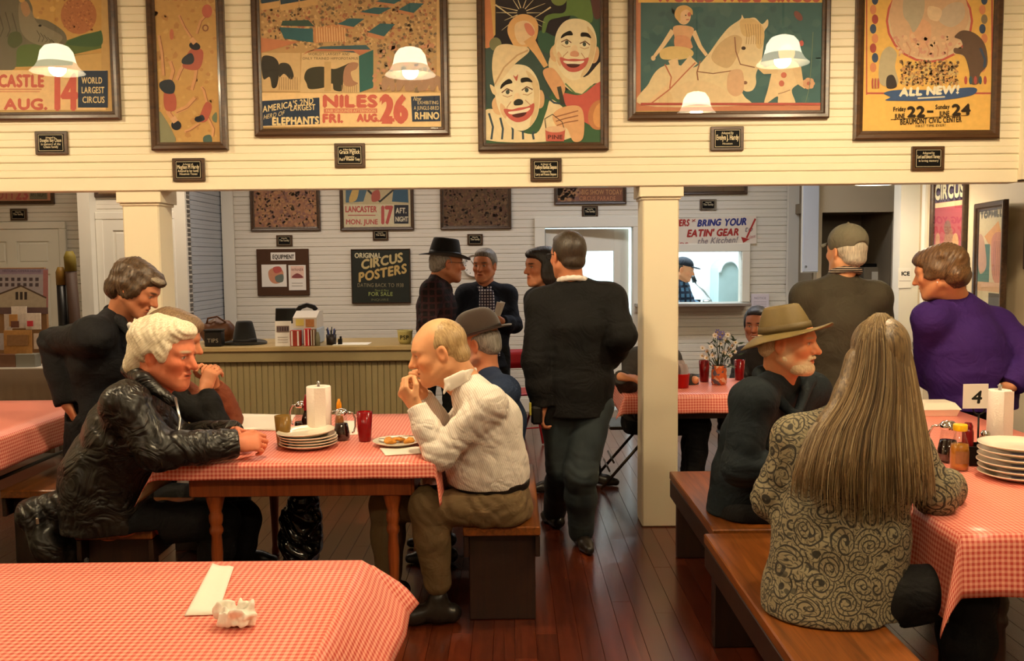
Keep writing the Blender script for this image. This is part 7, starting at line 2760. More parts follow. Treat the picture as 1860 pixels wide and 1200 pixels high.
hat(P, H, 'hat_crown', OLIVE, mat('dark_olive_hat_band', C(86, 70, 38), 0.6, var=0.15), 0.040, (0.084, 0.102), 0.098, 0.66, 0.0, lambda a: 0.080, lambda a: -0.045 * max(0, -math.cos(a)) ** 1.5 - 0.022 * abs(math.sin(a)) + 0.012 * max(0, math.cos(a)), 0.14, tilt=0.20)
S = Sdf(0.005)
S.chain([J(1400, 668, 4.17), J(1383, 680, 4.06), J(1392, 704, 3.93), J(1440, 752, 3.88)], [0.03, 0.034, 0.032, 0.02], 0.03)
S.chain([J(1400, 668, 4.17), J(1470, 690, 4.15), J(1448, 752, 3.90)], [0.03, 0.03, 0.018], 0.03)
P.put('jacket_collar', S, MATS['dark_teal_jacket_cloth'])

# ================================================================== long haired woman, nearest on the right bench
c = J(1512, 1078, 2.98)
hp, kn, an = [J(1480, 1095, 3.04), J(1590, 1090, 2.90)], [J(1750, 1060, 3.1), J(1760, 1065, 2.88)], [J(1745, 1280, 3.12), J(1755, 1300, 2.9)]


def paisley(name):
    m, nt, b = new_mat(name)
    co = node(nt, 'ShaderNodeTexCoord')
    nz = node(nt, 'ShaderNodeTexNoise', i_Scale=7.0, i_Detail=1.5)
    nt.links.new(co.outputs['Object'], nz.inputs['Vector'])
    ad = node(nt, 'ShaderNodeVectorMath', operation='MULTIPLY_ADD')
    nt.links.new(nz.outputs['Color'], ad.inputs[0])
    ad.inputs[1].default_value = (0.06, 0.06, 0.06)
    nt.links.new(co.outputs['Object'], ad.inputs[2])

    def curls(scale, turn, freq, lo):
        # spiral curls: distance and angle about each cell centre
        vo = node(nt, 'ShaderNodeTexVoronoi', i_Scale=scale)
        nt.links.new(ad.outputs[0], vo.inputs['Vector'])
        df = node(nt, 'ShaderNodeVectorMath', operation='SUBTRACT')
        nt.links.new(ad.outputs[0], df.inputs[0])
        nt.links.new(vo.outputs['Position'], df.inputs[1])
        sp = node(nt, 'ShaderNodeSeparateXYZ')
        nt.links.new(df.outputs[0], sp.inputs[0])
        an = math_n(nt, 'MULTIPLY', math_n(nt, 'ARCTAN2', sp.outputs[0], sp.outputs[2]), turn)
        s_ = math_n(nt, 'SINE', math_n(nt, 'ADD', math_n(nt, 'MULTIPLY', vo.outputs['Distance'], freq), an))
        return math_n(nt, 'MULTIPLY', math_n(nt, 'SUBTRACT', s_, lo), 5.0, True)
    f = math_n(nt, 'MAXIMUM', math_n(nt, 'MULTIPLY', curls(12.0, 1.0, 34.0, 0.55), 0.95), math_n(nt, 'MULTIPLY', curls(30.0, 5.0, 9.0, 0.5), 0.75))
    nt.links.new(mixrgb(nt, f, C(132, 120, 92), C(28, 24, 18)), b.inputs['Base Color'])
    b.inputs['Roughness'].default_value = 0.85
    wrinkle(nt, co, b, 0.2)
    MATS[name] = m
    return m


P, H = figure('woman with very long grey brown hair and paisley jacket, nearest on the bench', (c.x, 2.98, 0), J(1598, 652, 3.0), (0.30, 0.95, -0.10), 1.06, J(1585, 735, 2.98),
              [J(1450, 800, 3.06), J(1640, 812, 3.04)], [J(1405, 905, 3.08), J(1698, 897, 3.0)], [J(1480, 900, 3.3), J(1730, 880, 3.22)], c, J(1548, 850, 2.98), hp, kn, an, SK1, paisley('paisley_brocade'), 'jacket', seat=0.45, h=0.006,
              w=(0.225, 0.205, 0.19), d=(0.17, 0.15, 0.135), ar=(0.078, 0.072, 0.05), lr=(0.105, 0.085, 0.066), hd=[None, ((0.2, 0.95, 0), (0, 0, -1), -1)], legm=BLACKTROUSER, foot=(1, 0), fold=0.004, sh_r=0.075,
              extra=lambda S, P, H: S.econe(J(1512, 1120, 2.92), J(1525, 960, 2.97), (0.228, 0.175), (0.205, 0.15), (1, 0, 0), 0.05))

# hair: an under-layer and many separate locks falling over the back
HT = [(567, 1593, 1606), (573, 1581, 1618), (590, 1562, 1634), (620, 1549, 1650), (660, 1540, 1660), (700, 1526, 1668), (740, 1503, 1676), (780, 1470, 1684), (820, 1452, 1692), (860, 1440, 1697), (900, 1436, 1700), (950, 1445, 1695)]


def hair_at(s, y, lift_=0.0):
    """point of the hair surface: s = -1..1 from the left edge to the right, y = height along the fall"""
    for (y0, a0, b0), (y1, a1, b1) in zip(HT[:-1], HT[1:]):
        if y <= y1:
            break
    t = min(max((y - y0) / (y1 - y0), 0), 1)
    l, r = a0 + (a1 - a0) * t, b0 + (b1 - b0) * t
    px = (l + r) / 2 + s * (r - l) / 2
    k = min(1, max(0, (y - 640) / 200))
    rad = (0.125 + 0.0 * k) * (1 - k) + 0.10 * k
    cy = 3.0 * (1 - k) + 2.90 * k
    if y < 640:
        q = (640 - y) / 73.5
        rad *= math.sqrt(max(0.0, 1 - q * q * 0.98))
    Y = cy - (rad + lift_) * math.sqrt(max(0.0, 1 - s * s))
    return at(px, y, Y)


S = Sdf(0.006)
hair_cap(H, S, [((0, -0.016, 0.043), (0.088, 0.106, 0.092)), ((0, -0.03, -0.03), (0.084, 0.07, 0.10))], 0.03)
for s_ in (-0.75, -0.45, -0.15, 0.15, 0.45, 0.75):
    pts = [hair_at(s_ * 0.64, y_) + Vector((0, 0.072, 0)) for y_ in (660, 720, 780, 840, 880)]
    S.chain(pts, [0.038, 0.040, 0.044, 0.042, 0.02], 0.03)
LH = hair_mat('long_grey_brown_hair', C(58, 42, 26), C(138, 112, 76), (0.08, 0, -1), 0.42, 120)
P.put('hair_underlayer', S, LH, None)
rr = random.Random(11)
mb = MB()
cols = []
for i in range(1250):
    s0 = rr.uniform(-1, 1)
    s0 = 0.995 * math.sin(s0 * PI / 2)
    yt = rr.choice((568, 568, 570, 575, 590, 620, 680))
    ye = 905 + 32 * math.cos((s0 - 0.1) * 2.2) + rr.uniform(-48, 24)
    dr, ph, am, lf = rr.uniform(-0.09, 0.09), rr.uniform(0, 6.28), rr.uniform(0.002, 0.012), rr.uniform(-0.005, 0.007)
    n = 15
    pts = []
    for j in range(n):
        q = j / (n - 1)
        y_ = yt + (ye - yt) * q
        s_ = max(-1, min(1, s0 + dr * q * q + am * math.sin(ph + q * 5)))
        pts.append(hair_at(s_, y_, lf * min(1, q * 3)))
    w0 = rr.uniform(0.0014, 0.0030)
    mb.tube(pts, [w0 * (0.5 + 0.5 * min(1, j / 3)) * (1 if j < n - 4 else (n - j) / 5) for j in range(n)], 3, cap=False)
    g = rr.random()
    base_ = np.array(C(142, 118, 82)[:3]) if g < 0.34 else np.array(C(112, 88, 56)[:3]) if g < 0.72 else np.array(C(86, 66, 42)[:3]) if g < 0.9 else np.array(C(172, 152, 116)[:3])
    cols += [base_ * rr.uniform(0.8, 1.15)] * (3 * n)
o = P.add('hair_locks', mb, HAIRC)
a_ = o.data.color_attributes.new('Col', 'FLOAT_COLOR', 'POINT')
a_.data.foreach_set('color', np.concatenate([np.array(cols), np.ones((len(cols), 1))], 1).astype(np.float32).ravel())
o['kind'] = 'stuff'
# ------------------------------------------------------------------ tableware
CHINA = mat('cream_china', C(232, 222, 200), 0.14, var=0.03, spec=0.5)
REDGLASS = mat('red_tumbler_plastic', C(140, 8, 14), 0.18, var=0.04, trans=0.25, spec=0.5)
AMBER = mat('amber_tumbler_plastic', C(150, 112, 50), 0.2, var=0.06, trans=0.35)
CLEAR = glassy('clear_glass', (0.93, 0.94, 0.93, 1), 0.02, 0.04)
SYRUP = mat('dark_syrup', C(30, 12, 8), 0.12, var=0.1)
TOWEL = mat('paper_towel', C(244, 228, 214), 0.85, var=0.03, bump=0.35, bscale=160)
NAPKIN = mat('napkin_paper', C(246, 236, 220), 0.8, var=0.03, bump=0.2, bscale=60)
CT = TZ + 0.0015


def plate_mesh(r):
    mb = MB()
    mb.lathe([(0, 0.004), (r * 0.5, 0.003), (r * 0.6, 0.0), (r * 0.64, 0.003), (r * 0.9, 0.015), (r, 0.021), (r * 1.0, 0.0235), (r * 0.97, 0.024), (r * 0.68, 0.0095), (r * 0.6, 0.007), (0, 0.0065)], 36, cap=False)
    return mb.mesh('plate', CHINA)


def plates(x, y, r, n, label, group, seed, dz=0.0128, tilt_top=0.0, words=None):
    me = plate_mesh(r)
    rr = random.Random(seed)
    for i in range(n):
        o = link('plate', me, None, (x + rr.uniform(-.004, .004), y + rr.uniform(-.004, .004), CT + i * dz))
        if i == n - 1 and tilt_top:
            o.rotation_euler = (0.0, -tilt_top, 0.3)
            o.location.z += 0.5 * r * abs(math.sin(tilt_top)) + 0.002
            o.location.x -= 0.012
        w = ['topmost', 'second', 'third', 'fourth', 'fifth', 'sixth', 'seventh'][n - 1 - i]
        tag(o, label % w, 'plate', group)


p = onz(560, 812, TZ)
plates(p.x, p.y, 0.133, 5, 'cream plate, %s from the top of the stack on the middle table', 'stacked plates on the middle table', 5, tilt_top=0.045)
p = onz(1850, 868, TZ)
plates(p.x, p.y, 0.145, 6, 'cream plate, %s from the top of the stack on the right table', 'stacked plates on the right table', 6, dz=0.0225)


def roll(p, r, h, label, base=0.0):
    root = thing('paper_towel_roll', label, 'paper towel', (p.x, p.y, CT), 0, 'paper towel rolls')
    mb = MB()
    mb.lathe([(0.018, base), (r - 0.003, base), (r, base + 0.003), (r, base + h - 0.003), (r - 0.003, base + h), (0.02, base + h), (0.02, base + h - 0.04)], 40, cap=False)
    mb.box((r * 0.3, -r - 0.0002, base + h / 2), (r * 0.9, 0.0025, h * 0.995), 0.0008, rotm('Z', 0.02))
    mb.build('roll', TOWEL, root)
    mb = MB()
    mb.lathe([(0, 0), (r * 1.15, 0), (r * 1.15, 0.006), (0.007, 0.01 if base == 0 else base), (0.007, base + h + 0.012), (0.011, base + h + 0.018), (0.0, base + h + 0.026)], 20, cap=False)
    mb.build('holder', METAL, root)
    return root


roll(onz(581, 800, TZ), 0.058, 0.262, 'white paper towel roll standing behind the plates on the middle table')
roll(onz(1812, 836, TZ), 0.046, 0.285, 'tall white paper towel roll beside the number card on the right table', 0.012)


def tumbler(p, label, m, h=0.14, r0=0.029, r1=0.0385, z=CT, group='plastic tumblers'):
    mb = MB()
    mb.lathe([(0, 0.004), (r0 - 0.002, 0.0), (r0, 0.003), (r1, h), (r1 - 0.0025, h + 0.001), (r0 - 0.003, 0.009), (0, 0.008)], 28, cap=False)
    o = mb.build('tumbler', m, None, (p.x, p.y, z))
    return tag(o, label, 'cup', group)


tumbler(onz(515, 809, TZ), 'amber plastic tumbler left of the plates', AMBER)
tumbler(onz(663, 801, TZ), 'dark red tumbler standing alone right of the paper towels', REDGLASS)


def pitcher(p, label, fill, rz, s=1.0):
    root = thing('syrup_pitcher', label, 'pitcher', (p.x, p.y, CT), rz, 'glass syrup pitchers')
    mb = MB()
    mb.lathe([(0, 0.0), (0.036 * s, 0.0), (0.040 * s, 0.008 * s), (0.040 * s, 0.035 * s), (0.030 * s, 0.085 * s), (0.026 * s, 0.115 * s), (0.028 * s, 0.128 * s)], 26, cap=False)
    mb.build('glass_body', CLEAR, root)
    mb = MB()
    k = fill
    mb.lathe([(0, 0.004 * s), (0.034 * s, 0.004 * s), (0.0375 * s, 0.01 * s), (0.0375 * s, 0.034 * s), ((0.0375 - 0.010 * k) * s, (0.035 + 0.05 * k) * s), (0, (0.035 + 0.05 * k) * s)], 24, cap=False)
    mb.build('syrup', SYRUP, root)
    mb = MB()
    mb.lathe([(0.029 * s, 0.122 * s), (0.031 * s, 0.126 * s), (0.031 * s, 0.138 * s), (0.020 * s, 0.150 * s), (0, 0.153 * s)], 22, cap=False)
    mb.box((-0.03 * s, 0, 0.140 * s), (0.026 * s, 0.024 * s, 0.006 * s), 0.002)
    mb.build('lid', CHROME, root)
    mb = MB()
    mb.tube([(0.03 * s, 0, 0.132 * s), (0.052 * s, 0, 0.128 * s), (0.066 * s, 0, 0.1 * s), (0.066 * s, 0, 0.06 * s), (0.058 * s, 0, 0.035 * s), (0.05 * s, 0, 0.03 * s)], 0.0048 * s, 8)
    mb.build('handle', CHROME, root)
    return root


pitcher(onz(621, 799, TZ), 'dark syrup pitcher with a hooked handle right of the paper towels', 0.9, 0.35)
pitcher(onz(549, 783, TZ), 'half empty glass pitcher left of the paper towels', 0.25, PI * 0.92)
pitcher(onz(1721, 838, TZ), 'chrome-lidded syrup pitcher beside the mustard on the right table', 0.9, 2.6, 1.12)


def bottle(p, label, body, capm, h, r, neck=0.35, cap_h=0.04, fillm=None, shape='squeeze', kind='sauce_bottle', group=None):
    root = thing(kind, label, 'bottle', (p.x, p.y, CT), 0, group)
    hb = h - cap_h
    mb = MB()
    mb.lathe([(0, 0), (r * 0.94, 0), (r, 0.006), (r, hb * 0.52), (r * 0.93, hb * 0.62), (r * 0.62, hb * 0.8), (r * neck, hb * 0.9), (r * neck, hb)], 24, cap=False)
    mb.build('body', body, root)
    if fillm:
        mb = MB()
        mb.lathe([(0, 0.003), (r * 0.92, 0.003), (r * 0.94, 0.02), (r * 0.94, hb * 0.5), (r * 0.86, hb * 0.62), (0, hb * 0.64)], 22, cap=False)
        mb.build('filling', fillm, root)
    mb = MB()
    q = max(r * neck * 1.15, 0.011)
    mb.lathe([(q, hb - 0.004), (q * 1.06, hb), (q, hb + cap_h * 0.55), (q * 0.55, hb + cap_h * 0.8), (q * 0.45, hb + cap_h), (0, hb + cap_h)], 18, cap=False)
    mb.build('cap', capm, root)
    return root


YCAP = mat('yellow_cap_plastic', C(236, 190, 20), 0.35)
OCAP = mat('orange_cap_plastic', C(236, 150, 20), 0.35)
DKRED = mat('dark_red_plastic', C(120, 10, 18), 0.3)
MUST = mat('mustard', C(170, 110, 24), 0.3, var=0.15)
bottle(onz(617, 788, TZ), 'sauce bottle with an orange pointed cap behind the syrup pitcher', mat('pale_amber_sauce', C(150, 96, 40), 0.25, var=0.1), OCAP, 0.175, 0.022, 0.5, 0.05)
bottle(onz(557, 787, TZ), 'dark sauce bottle with a tall red neck left of the paper towels', SYRUP, DKRED, 0.195, 0.024, 0.42, 0.075)
b_ = bottle(onz(1742, 853, TZ), 'mustard bottle with a flat yellow cap on the right table', CLEAR, YCAP, 0.168, 0.036, 0.5, 0.0, MUST)
for ch in list(b_.children):
    if ch.name.startswith('cap'):
        mb = MB()
        mb.lathe([(0, 0), (0.026, 0), (0.027, 0.003), (0.027, 0.022), (0.025, 0.026), (0, 0.026)], 24, (0, 0, 0.158), cap=False)
        ch.data = mb.mesh('cap', YCAP)
mb = MB()
mb.grid(lambda u, v: (0.0366 * math.sin((u - 0.5) * 1.7), -0.0366 * math.cos((u - 0.5) * 1.7), 0.03 + 0.05 * v), 12, 2)
mb.build('paper_label', mat('brown_label', C(140, 96, 60), 0.6, var=0.2, scale=60), b_)

# napkin sheets and papers


def sheet(label, px, z=CT, th=0.0016, m=None, name='napkin', cat='napkin', wav=0.0, group=None):
    """flat sheet with corners seen at the given pixels, lying at height z"""
    P4 = [onz(a, b, z) for a, b in px]
    c = sum(P4, Vector()) / 4
    mb = MB()

    def f(u, v):
        q = (P4[0] * (1 - u) + P4[1] * u) * (1 - v) + (P4[3] * (1 - u) + P4[2] * u) * v - c
        return (q.x, q.y, th + wav * (0.5 + 0.5 * math.sin(u * 7 + 2 * v)) * (0.3 + v * 0.7))
    mb.grid(f, 12, 10)
    o = mb.build(name, m or NAPKIN, None, (c.x, c.y, z))
    sd = o.modifiers.new('thickness', 'SOLIDIFY')
    sd.thickness, sd.offset = th, -1
    return tag(o, label, cat, group)


sheet('white paper place mats lying at the left back of the middle table', [(418, 779), (520, 783), (537, 754), (434, 752)], th=0.004, name='paper_mats', cat='papers')
sheet('white napkin lying under the syrup pitcher', [(622, 791), (650, 789), (645, 764), (624, 764)])
sheet('folded napkin beside the plate of food', [(700, 828), (765, 824), (762, 813), (690, 816)], th=0.004, wav=0.003)
sheet('long cream paper napkin strip on the nearest table', [(335, 1119), (396, 1116), (425, 1032), (386, 1026)], th=0.002, wav=0.004)

# crumpled tissue
p = onz(427, 1136, TZ)
S = Sdf(0.0035)
rr = random.Random(4)
for i in range(20):
    a, e = rr.uniform(0, 6.28), rr.uniform(0.05, 1.0)
    q = Vector((0.035 * math.cos(a), 0.024 * math.sin(a), 0.016 + 0.026 * e))
    S.ell(p + q, (0.02, 0.006, 0.02), Matrix.Rotation(rr.uniform(0, 3.1), 3, Vector((rr.gauss(0, 1), rr.gauss(0, 1), rr.gauss(0, 1))).normalized()), 0.006)
S.ell(p + Vector((0, 0, 0.02)), (0.028, 0.02, 0.018), None, 0.01)
S.cut(p + Vector((0, 0, 0.0022)), (0, 0, -1), 0.1)
V, Q = S.surface(lambda P_: 0.0035 * wob(P_, 0.02, 3))
tag(link('crumpled_tissue', fast_mesh('crumpled_tissue', V - np.array(p), Q, NAPKIN), None, p), 'crumpled white tissue on the nearest table beside the napkin strip', 'tissue')

# plate of food with fork
p = onz(722, 808, TZ)
o = link('plate', plate_mesh(0.115), None, (p.x, p.y, CT))
tag(o, 'white plate of food in front of the man in the white shirt', 'plate')
S = Sdf(0.004)
for i in range(22):
    S.ell(p + Vector((rr.uniform(-0.05, 0.07), rr.uniform(-0.045, 0.045), 0.016 + rr.uniform(0, 0.012))), (rr.uniform(0.012, 0.02), rr.uniform(0.01, 0.016), 0.009), None, 0.006)
V, Q = S.surface(lambda P_: 0.002 * wob(P_, 0.02, 5))
fd = link('fried_food', fast_mesh('fried_food', V - np.array(p), Q, mat('golden_fried_food', C(206, 136, 44), 0.5, var=0.35, scale=60), None), None, p)
tag(fd, 'golden fried food heaped on the plate', 'food')
mb = MB()
mb.tube([(-0.06, 0.02, 0.026), (0.0, 0.03, 0.034), (0.07, 0.04, 0.034)], [0.002, 0.0025, 0.0035], 6)
mb.box((-0.085, 0.016, 0.024), (0.05, 0.02, 0.002), 0.0006)
tag(mb.build('fork', CHROME, None, (p.x + 0.02, p.y, CT)), 'metal fork lying across the plate of food', 'fork')

# number card in a wire condiment caddy on the right table
p = onz(1775, 842, TZ)
cd_ = thing('condiment_caddy', 'black condiment caddy carrying the number card', 'caddy', (p.x, p.y, CT))
mb = MB()
for c_, s_ in (((0, -0.045, 0.045), (0.13, 0.006, 0.07)), ((0, 0.045, 0.045), (0.13, 0.006, 0.07)), ((-0.065, 0, 0.045), (0.006, 0.09, 0.07)), ((0.065, 0, 0.045), (0.006, 0.09, 0.07)), ((0, 0, 0.008), (0.13, 0.09, 0.008))):
    mb.box(c_, s_, 0.001)
mb.build('basket', BLACKPLASTIC, cd_)
mb = MB()
mb.tube([(0, 0, 0.01), (0, 0, 0.205)], 0.004, 8)
mb.tube([(0.024 * math.sin(t), 0, 0.228 + 0.024 * -math.cos(t)) for t in [k * PI / 10 for k in range(21)]], 0.0032, 6)
mb.build('ring_handle', BLACKMETAL, cd_)
a0, a1 = at(1749, 742, p.y - 0.01), at(1796, 697, p.y - 0.01)
mb = MB()
mb.box((0, 0, 0), (a1.x - a0.x, 0.003, a1.z - a0.z), 0.0006)
nc = thing('number_card', 'white card with a black 4 standing on the condiment caddy', 'sign', ((a0.x + a1.x) / 2, p.y - 0.0075, (a0.z + a1.z) / 2))
mb.build('card', CARD, nc)
A = Art(lambda u, v: (u, v))
hh = (a1.z - a0.z)
A.text('4', -0.018, -hh * 0.28, 0.022, hh * 0.52, INKB, down=False, shear=0.12, bold=0.002)
link('numeral', A.mesh('numeral', INK), nc, (0, -0.0022, 0), (PI / 2, 0, 0))
pp = Vector((p.x - 0.035, p.y, 0))
for dx, m_, lb, hgt in ((-0.042, DKRED, 'red ketchup bottle in the condiment caddy', 0.16), (0.03, mat('pepper_glass', C(160, 110, 70), 0.2), 'glass shaker with a chrome top in the condiment caddy', 0.125)):
    rt = thing('sauce_bottle' if dx < 0 else 'shaker', lb, 'bottle' if dx < 0 else 'shaker', (p.x + dx, p.y, CT + 0.0125))
    mb = MB()
    mb.lathe([(0, 0), (0.021, 0), (0.022, 0.004), (0.022, hgt * 0.75), (0.017, hgt * 0.85), (0, hgt * 0.86)], 18, cap=False)
    mb.build('body', m_, rt)
    mb = MB()
    mb.lathe([(0.018, hgt * 0.83), (0.019, hgt * 0.9), (0.013, hgt * 0.99), (0, hgt)], 16, cap=False)
    mb.build('cap', DKRED if dx < 0 else CHROME, rt)
# takeaway box
p = onz(1698, 752, TZ)
tb = thing('takeaway_box', 'white foam takeaway box at the far end of the right table', 'box', (p.x, p.y, CT))
mb = MB()
w_ = 0.085
mb.add([(-w_, -0.07, 0), (w_, -0.07, 0), (w_, 0.07, 0), (-w_, 0.07, 0), (-w_ - 0.012, -0.082, 0.035), (w_ + 0.012, -0.082, 0.035), (w_ + 0.012, 0.082, 0.035), (-w_ - 0.012, 0.082, 0.035)],
       [(3, 2, 1, 0), (0, 1, 5, 4), (1, 2, 6, 5), (2, 3, 7, 6), (3, 0, 4, 7), (4, 5, 6, 7)], False)
FOAM = mat('white_foam', C(240, 226, 206), 0.7, var=0.02)
mb.build('base', FOAM, tb)
mb = MB()
mb.add([(-w_ - 0.018, -0.086, 0.036), (w_ + 0.018, -0.086, 0.036), (w_ + 0.018, 0.086, 0.036), (-w_ - 0.018, 0.086, 0.036), (-w_ + 0.006, -0.06, 0.07), (w_ - 0.006, -0.06, 0.07), (w_ - 0.006, 0.06, 0.07), (-w_ + 0.006, 0.06, 0.07)],
       [(3, 2, 1, 0), (0, 1, 5, 4), (1, 2, 6, 5), (2, 3, 7, 6), (3, 0, 4, 7), (4, 5, 6, 7)], False)
mb.build('lid', FOAM, tb)

# ------------------------------------------------------------------ flower table
p = onz(1306, 698, TZ)
vs_ = thing('flower_vase', 'glass vase painted orange and blue with white and violet flowers', 'vase', (p.x, p.y, CT))
mb = MB()
mb.lathe([(0, 0), (0.045, 0), (0.052, 0.01), (0.052, 0.09), (0.046, 0.115), (0.05, 0.13), (0.046, 0.128), (0.042, 0.113), (0.046, 0.09), (0.044, 0.012), (0, 0.01)], 24, cap=False)
vm, nt_2, bb = new_mat('painted_vase_glass')
co_ = node(nt_2, 'ShaderNodeTexCoord')
v_ = node(nt_2, 'ShaderNodeTexVoronoi', i_Scale=38.0)
nt_2.links.new(co_.outputs['Object'], v_.inputs['Vector'])
rp_ = node(nt_2, 'ShaderNodeValToRGB')
rp_.color_ramp.interpolation = 'CONSTANT'
rp_.color_ramp.elements[0].color = C(190, 96, 50)
rp_.color_ramp.elements[1].position, rp_.color_ramp.elements[1].color = 0.45, C(96, 90, 100)
e_ = rp_.color_ramp.elements.new(0.7)
e_.color = C(214, 170, 140)
sx_ = node(nt_2, 'ShaderNodeSeparateColor')
nt_2.links.new(v_.outputs['Color'], sx_.inputs[0])
nt_2.links.new(sx_.outputs[0], rp_.inputs[0])
nt_2.links.new(rp_.outputs[0], bb.inputs['Base Color'])
bb.inputs['Roughness'].default_value = 0.15
mb.build('vase', vm, vs_)
GREEN = mat('dark_green_leaf', C(46, 58, 34), 0.6, var=0.25)
PETW, PETV, YEL = mat('white_petal', C(226, 214, 204), 0.7), mat('violet_petal', C(104, 92, 150), 0.7), mat('yellow_flower_eye', C(200, 160, 60), 0.7)
rr = random.Random(9)
FL = [(1284, 638, 0), (1276, 632, 0), (1292, 630, 0), (1283, 650, 0), (1275, 646, 0), (1294, 645, 0), (1303, 603, 1), (1312, 606, 1), (1308, 612, 1), (1299, 609, 0), (1322, 608, 0), (1318, 618, 0), (1330, 628, 0), (1336, 622, 0), (1324, 634, 0), (1309, 624, 0), (1334, 638, 0), (1315, 640, 0), (1302, 655, 0), (1326, 646, 0)]
for fx, fy, kd in FL:
    q = at(fx, fy, p.y + rr.uniform(-0.06, 0.06)) - Vector((p.x, p.y, CT))
    mb = MB()
    b0 = Vector((rr.uniform(-0.02, 0.02), rr.uniform(-0.02, 0.02), 0.06))
    mb.tube([b0, (b0 + q) / 2 + Vector((0, 0, 0.03)), q], 0.0022, 5)
    st_ = mb.build('stem', GREEN, vs_)
    mb = MB()
    nrm = Vector((rr.uniform(-0.5, 0.5), -1, rr.uniform(0.0, 0.8))).normalized()
    R_3 = nrm.to_track_quat('Z', 'Y').to_matrix()
    np_ = 7 if kd == 0 else 6
    for k in range(np_):
        a = 2 * PI * k / np_
        dv = Vector((math.cos(a), math.sin(a), 0.25))
        sd_ = Vector((-math.sin(a), math.cos(a), 0))
        L_ = 0.021 if kd == 0 else 0.024
        mb.add([q + R_3 @ (dv * 0.003), q + R_3 @ (dv * L_ * 0.6 + sd_ * 0.007), q + R_3 @ (dv * L_), q + R_3 @ (dv * L_ * 0.6 - sd_ * 0.007)], [(0, 1, 2, 3)], False)
    mb.cur = 1
    mb.lathe([(0, -0.002), (0.006, 0.0), (0.004, 0.006), (0, 0.007)], 8, q, R_3, cap=False)
    mb.build('flower', [PETV if kd else PETW, YEL], vs_)
for k in range(46):
    q = at(rr.uniform(1288, 1340), rr.uniform(616, 668), p.y + rr.uniform(-0.07, 0.07)) - Vector((p.x, p.y, CT))
    d_ = Vector((rr.uniform(-1, 1), rr.uniform(-0.4, 0.4), rr.uniform(0.0, 0.9))).normalized()
    s_ = d_.orthogonal().normalized()
    mb = MB()
    L_ = rr.uniform(0.035, 0.06)
    mb.add([q, q + d_ * L_ * 0.5 + s_ * 0.009, q + d_ * L_, q + d_ * L_ * 0.5 - s_ * 0.009], [(0, 1, 2), (0, 2, 3)], False)
    mb.build('leaf', GREEN, vs_)
tumbler(onz(1279, 693, TZ), 'bright red tumbler left of the flower vase', REDGLASS, 0.145, 0.030, 0.038)
tumbler(onz(1343, 690, TZ), 'red tumbler right of the flower vase', REDGLASS, 0.14, 0.030, 0.038)
p = onz(1238, 704, TZ)
rt = thing('red_tub', 'red plastic tub with clear packets beside the post', 'tub', (p.x, p.y, CT))
mb = MB()
mb.lathe([(0, 0.003), (0.045, 0.0), (0.052, 0.09), (0.055, 0.09), (0.055, 0.094), (0.049, 0.092), (0.042, 0.006), (0, 0.006)], 24, cap=False)
mb.build('tub', mat('bright_red_plastic', C(196, 26, 24), 0.35), rt)
for k in range(4):
    mb = MB()
    mb.grid(lambda u, v: ((u - 0.5) * 0.05 + 0.015 * math.sin(v * 3 + k), (k - 1.5) * 0.018 + 0.01 * math.sin(u * 5 + k), 0.06 + v * (0.10 + 0.02 * (k % 2))), 5, 5)
    mb.build('packet', mat('clear_packet_film', C(190, 180, 180), 0.15, spec=0.7, trans=0.3), rt)
p = onz(1262, 690, TZ)
mb = MB()
mb.lathe([(0, 0.003), (0.06, 0.0), (0.085, 0.012), (0.083, 0.014), (0.058, 0.004), (0, 0.005)], 24, cap=False)
tag(mb.build('serving_dish', mat('dark_pewter', C(60, 60, 62), 0.3, 0.7), None, (p.x + 0.0, p.y + 0.16, CT)), 'shallow dark dish behind the red tumbler on the flower table', 'dish')

# ------------------------------------------------------------------ things on the counter
CW_ = CZ + 0.0


def on_counter(px, y=None):
    q = at(px, 622, CY0 + 0.2 if y is None else y)
    return Vector((q.x, CY0 + 0.2 if y is None else y, CZ))


p = on_counter(395, CY0 + 0.38)
S = Sdf(0.008)
S.ell(p + Vector((0, 0, 0.075)), (0.135, 0.09, 0.10), None, 0.04)
S.ell(p + Vector((0.03, 0, 0.10)), (0.10, 0.07, 0.08), None, 0.04)
S.cut(p + Vector((0, 0, 0.002)), (0, 0, -1), 0.3)
hb_ = thing('hand_bag', 'soft brown leather bag behind the black box on the counter', 'bag', p)
V, Q = S.surface(folds([], 0.006, 0.09, 3))
link('body', fast_mesh('body', V - np.array(p), Q, mat('brown_leather', C(96, 58, 32), 0.45, var=0.2, bump=0.2)), hb_)
mb = MB()
mb.tube([(-0.07, -0.03, 0.14), (-0.05, -0.05, 0.19), (0.02, -0.05, 0.205), (0.08, -0.04, 0.16), (0.09, -0.03, 0.13)], 0.008, 6)
mb.build('handle', mat('brown_leather', 0), hb_)
p = on_counter(390, CY0 + 0.10)
bx = thing('black_box', 'small black box with pale lettering at the left of the counter', 'box', p)
mb = MB()
mb.box((0, 0, 0.055), (0.125, 0.09, 0.11), 0.006)
mb.build('body', BLACKPLASTIC, bx)
mb = MB()
mb.box((0, 0, 0.118), (0.132, 0.097, 0.014), 0.004)
mb.build('lid', BLACKPLASTIC, bx)
A = Art(lambda u, v: (u, v))
A.text('TIPS', -0.04, 0.03, 0.04, 0.03, C(150, 140, 120), down=False)
link('lettering', A.mesh('lettering', PAINT_INK), bx, (0, -0.0455, 0), (PI / 2, 0, 0))
p = on_counter(445, CY0 + 0.24)
P = Person('black felt hat lying on the counter left of the register', p)
H2 = Head(p + Vector((0, 0, 0.0)), (1, 0.05, 0.0), 1.1)
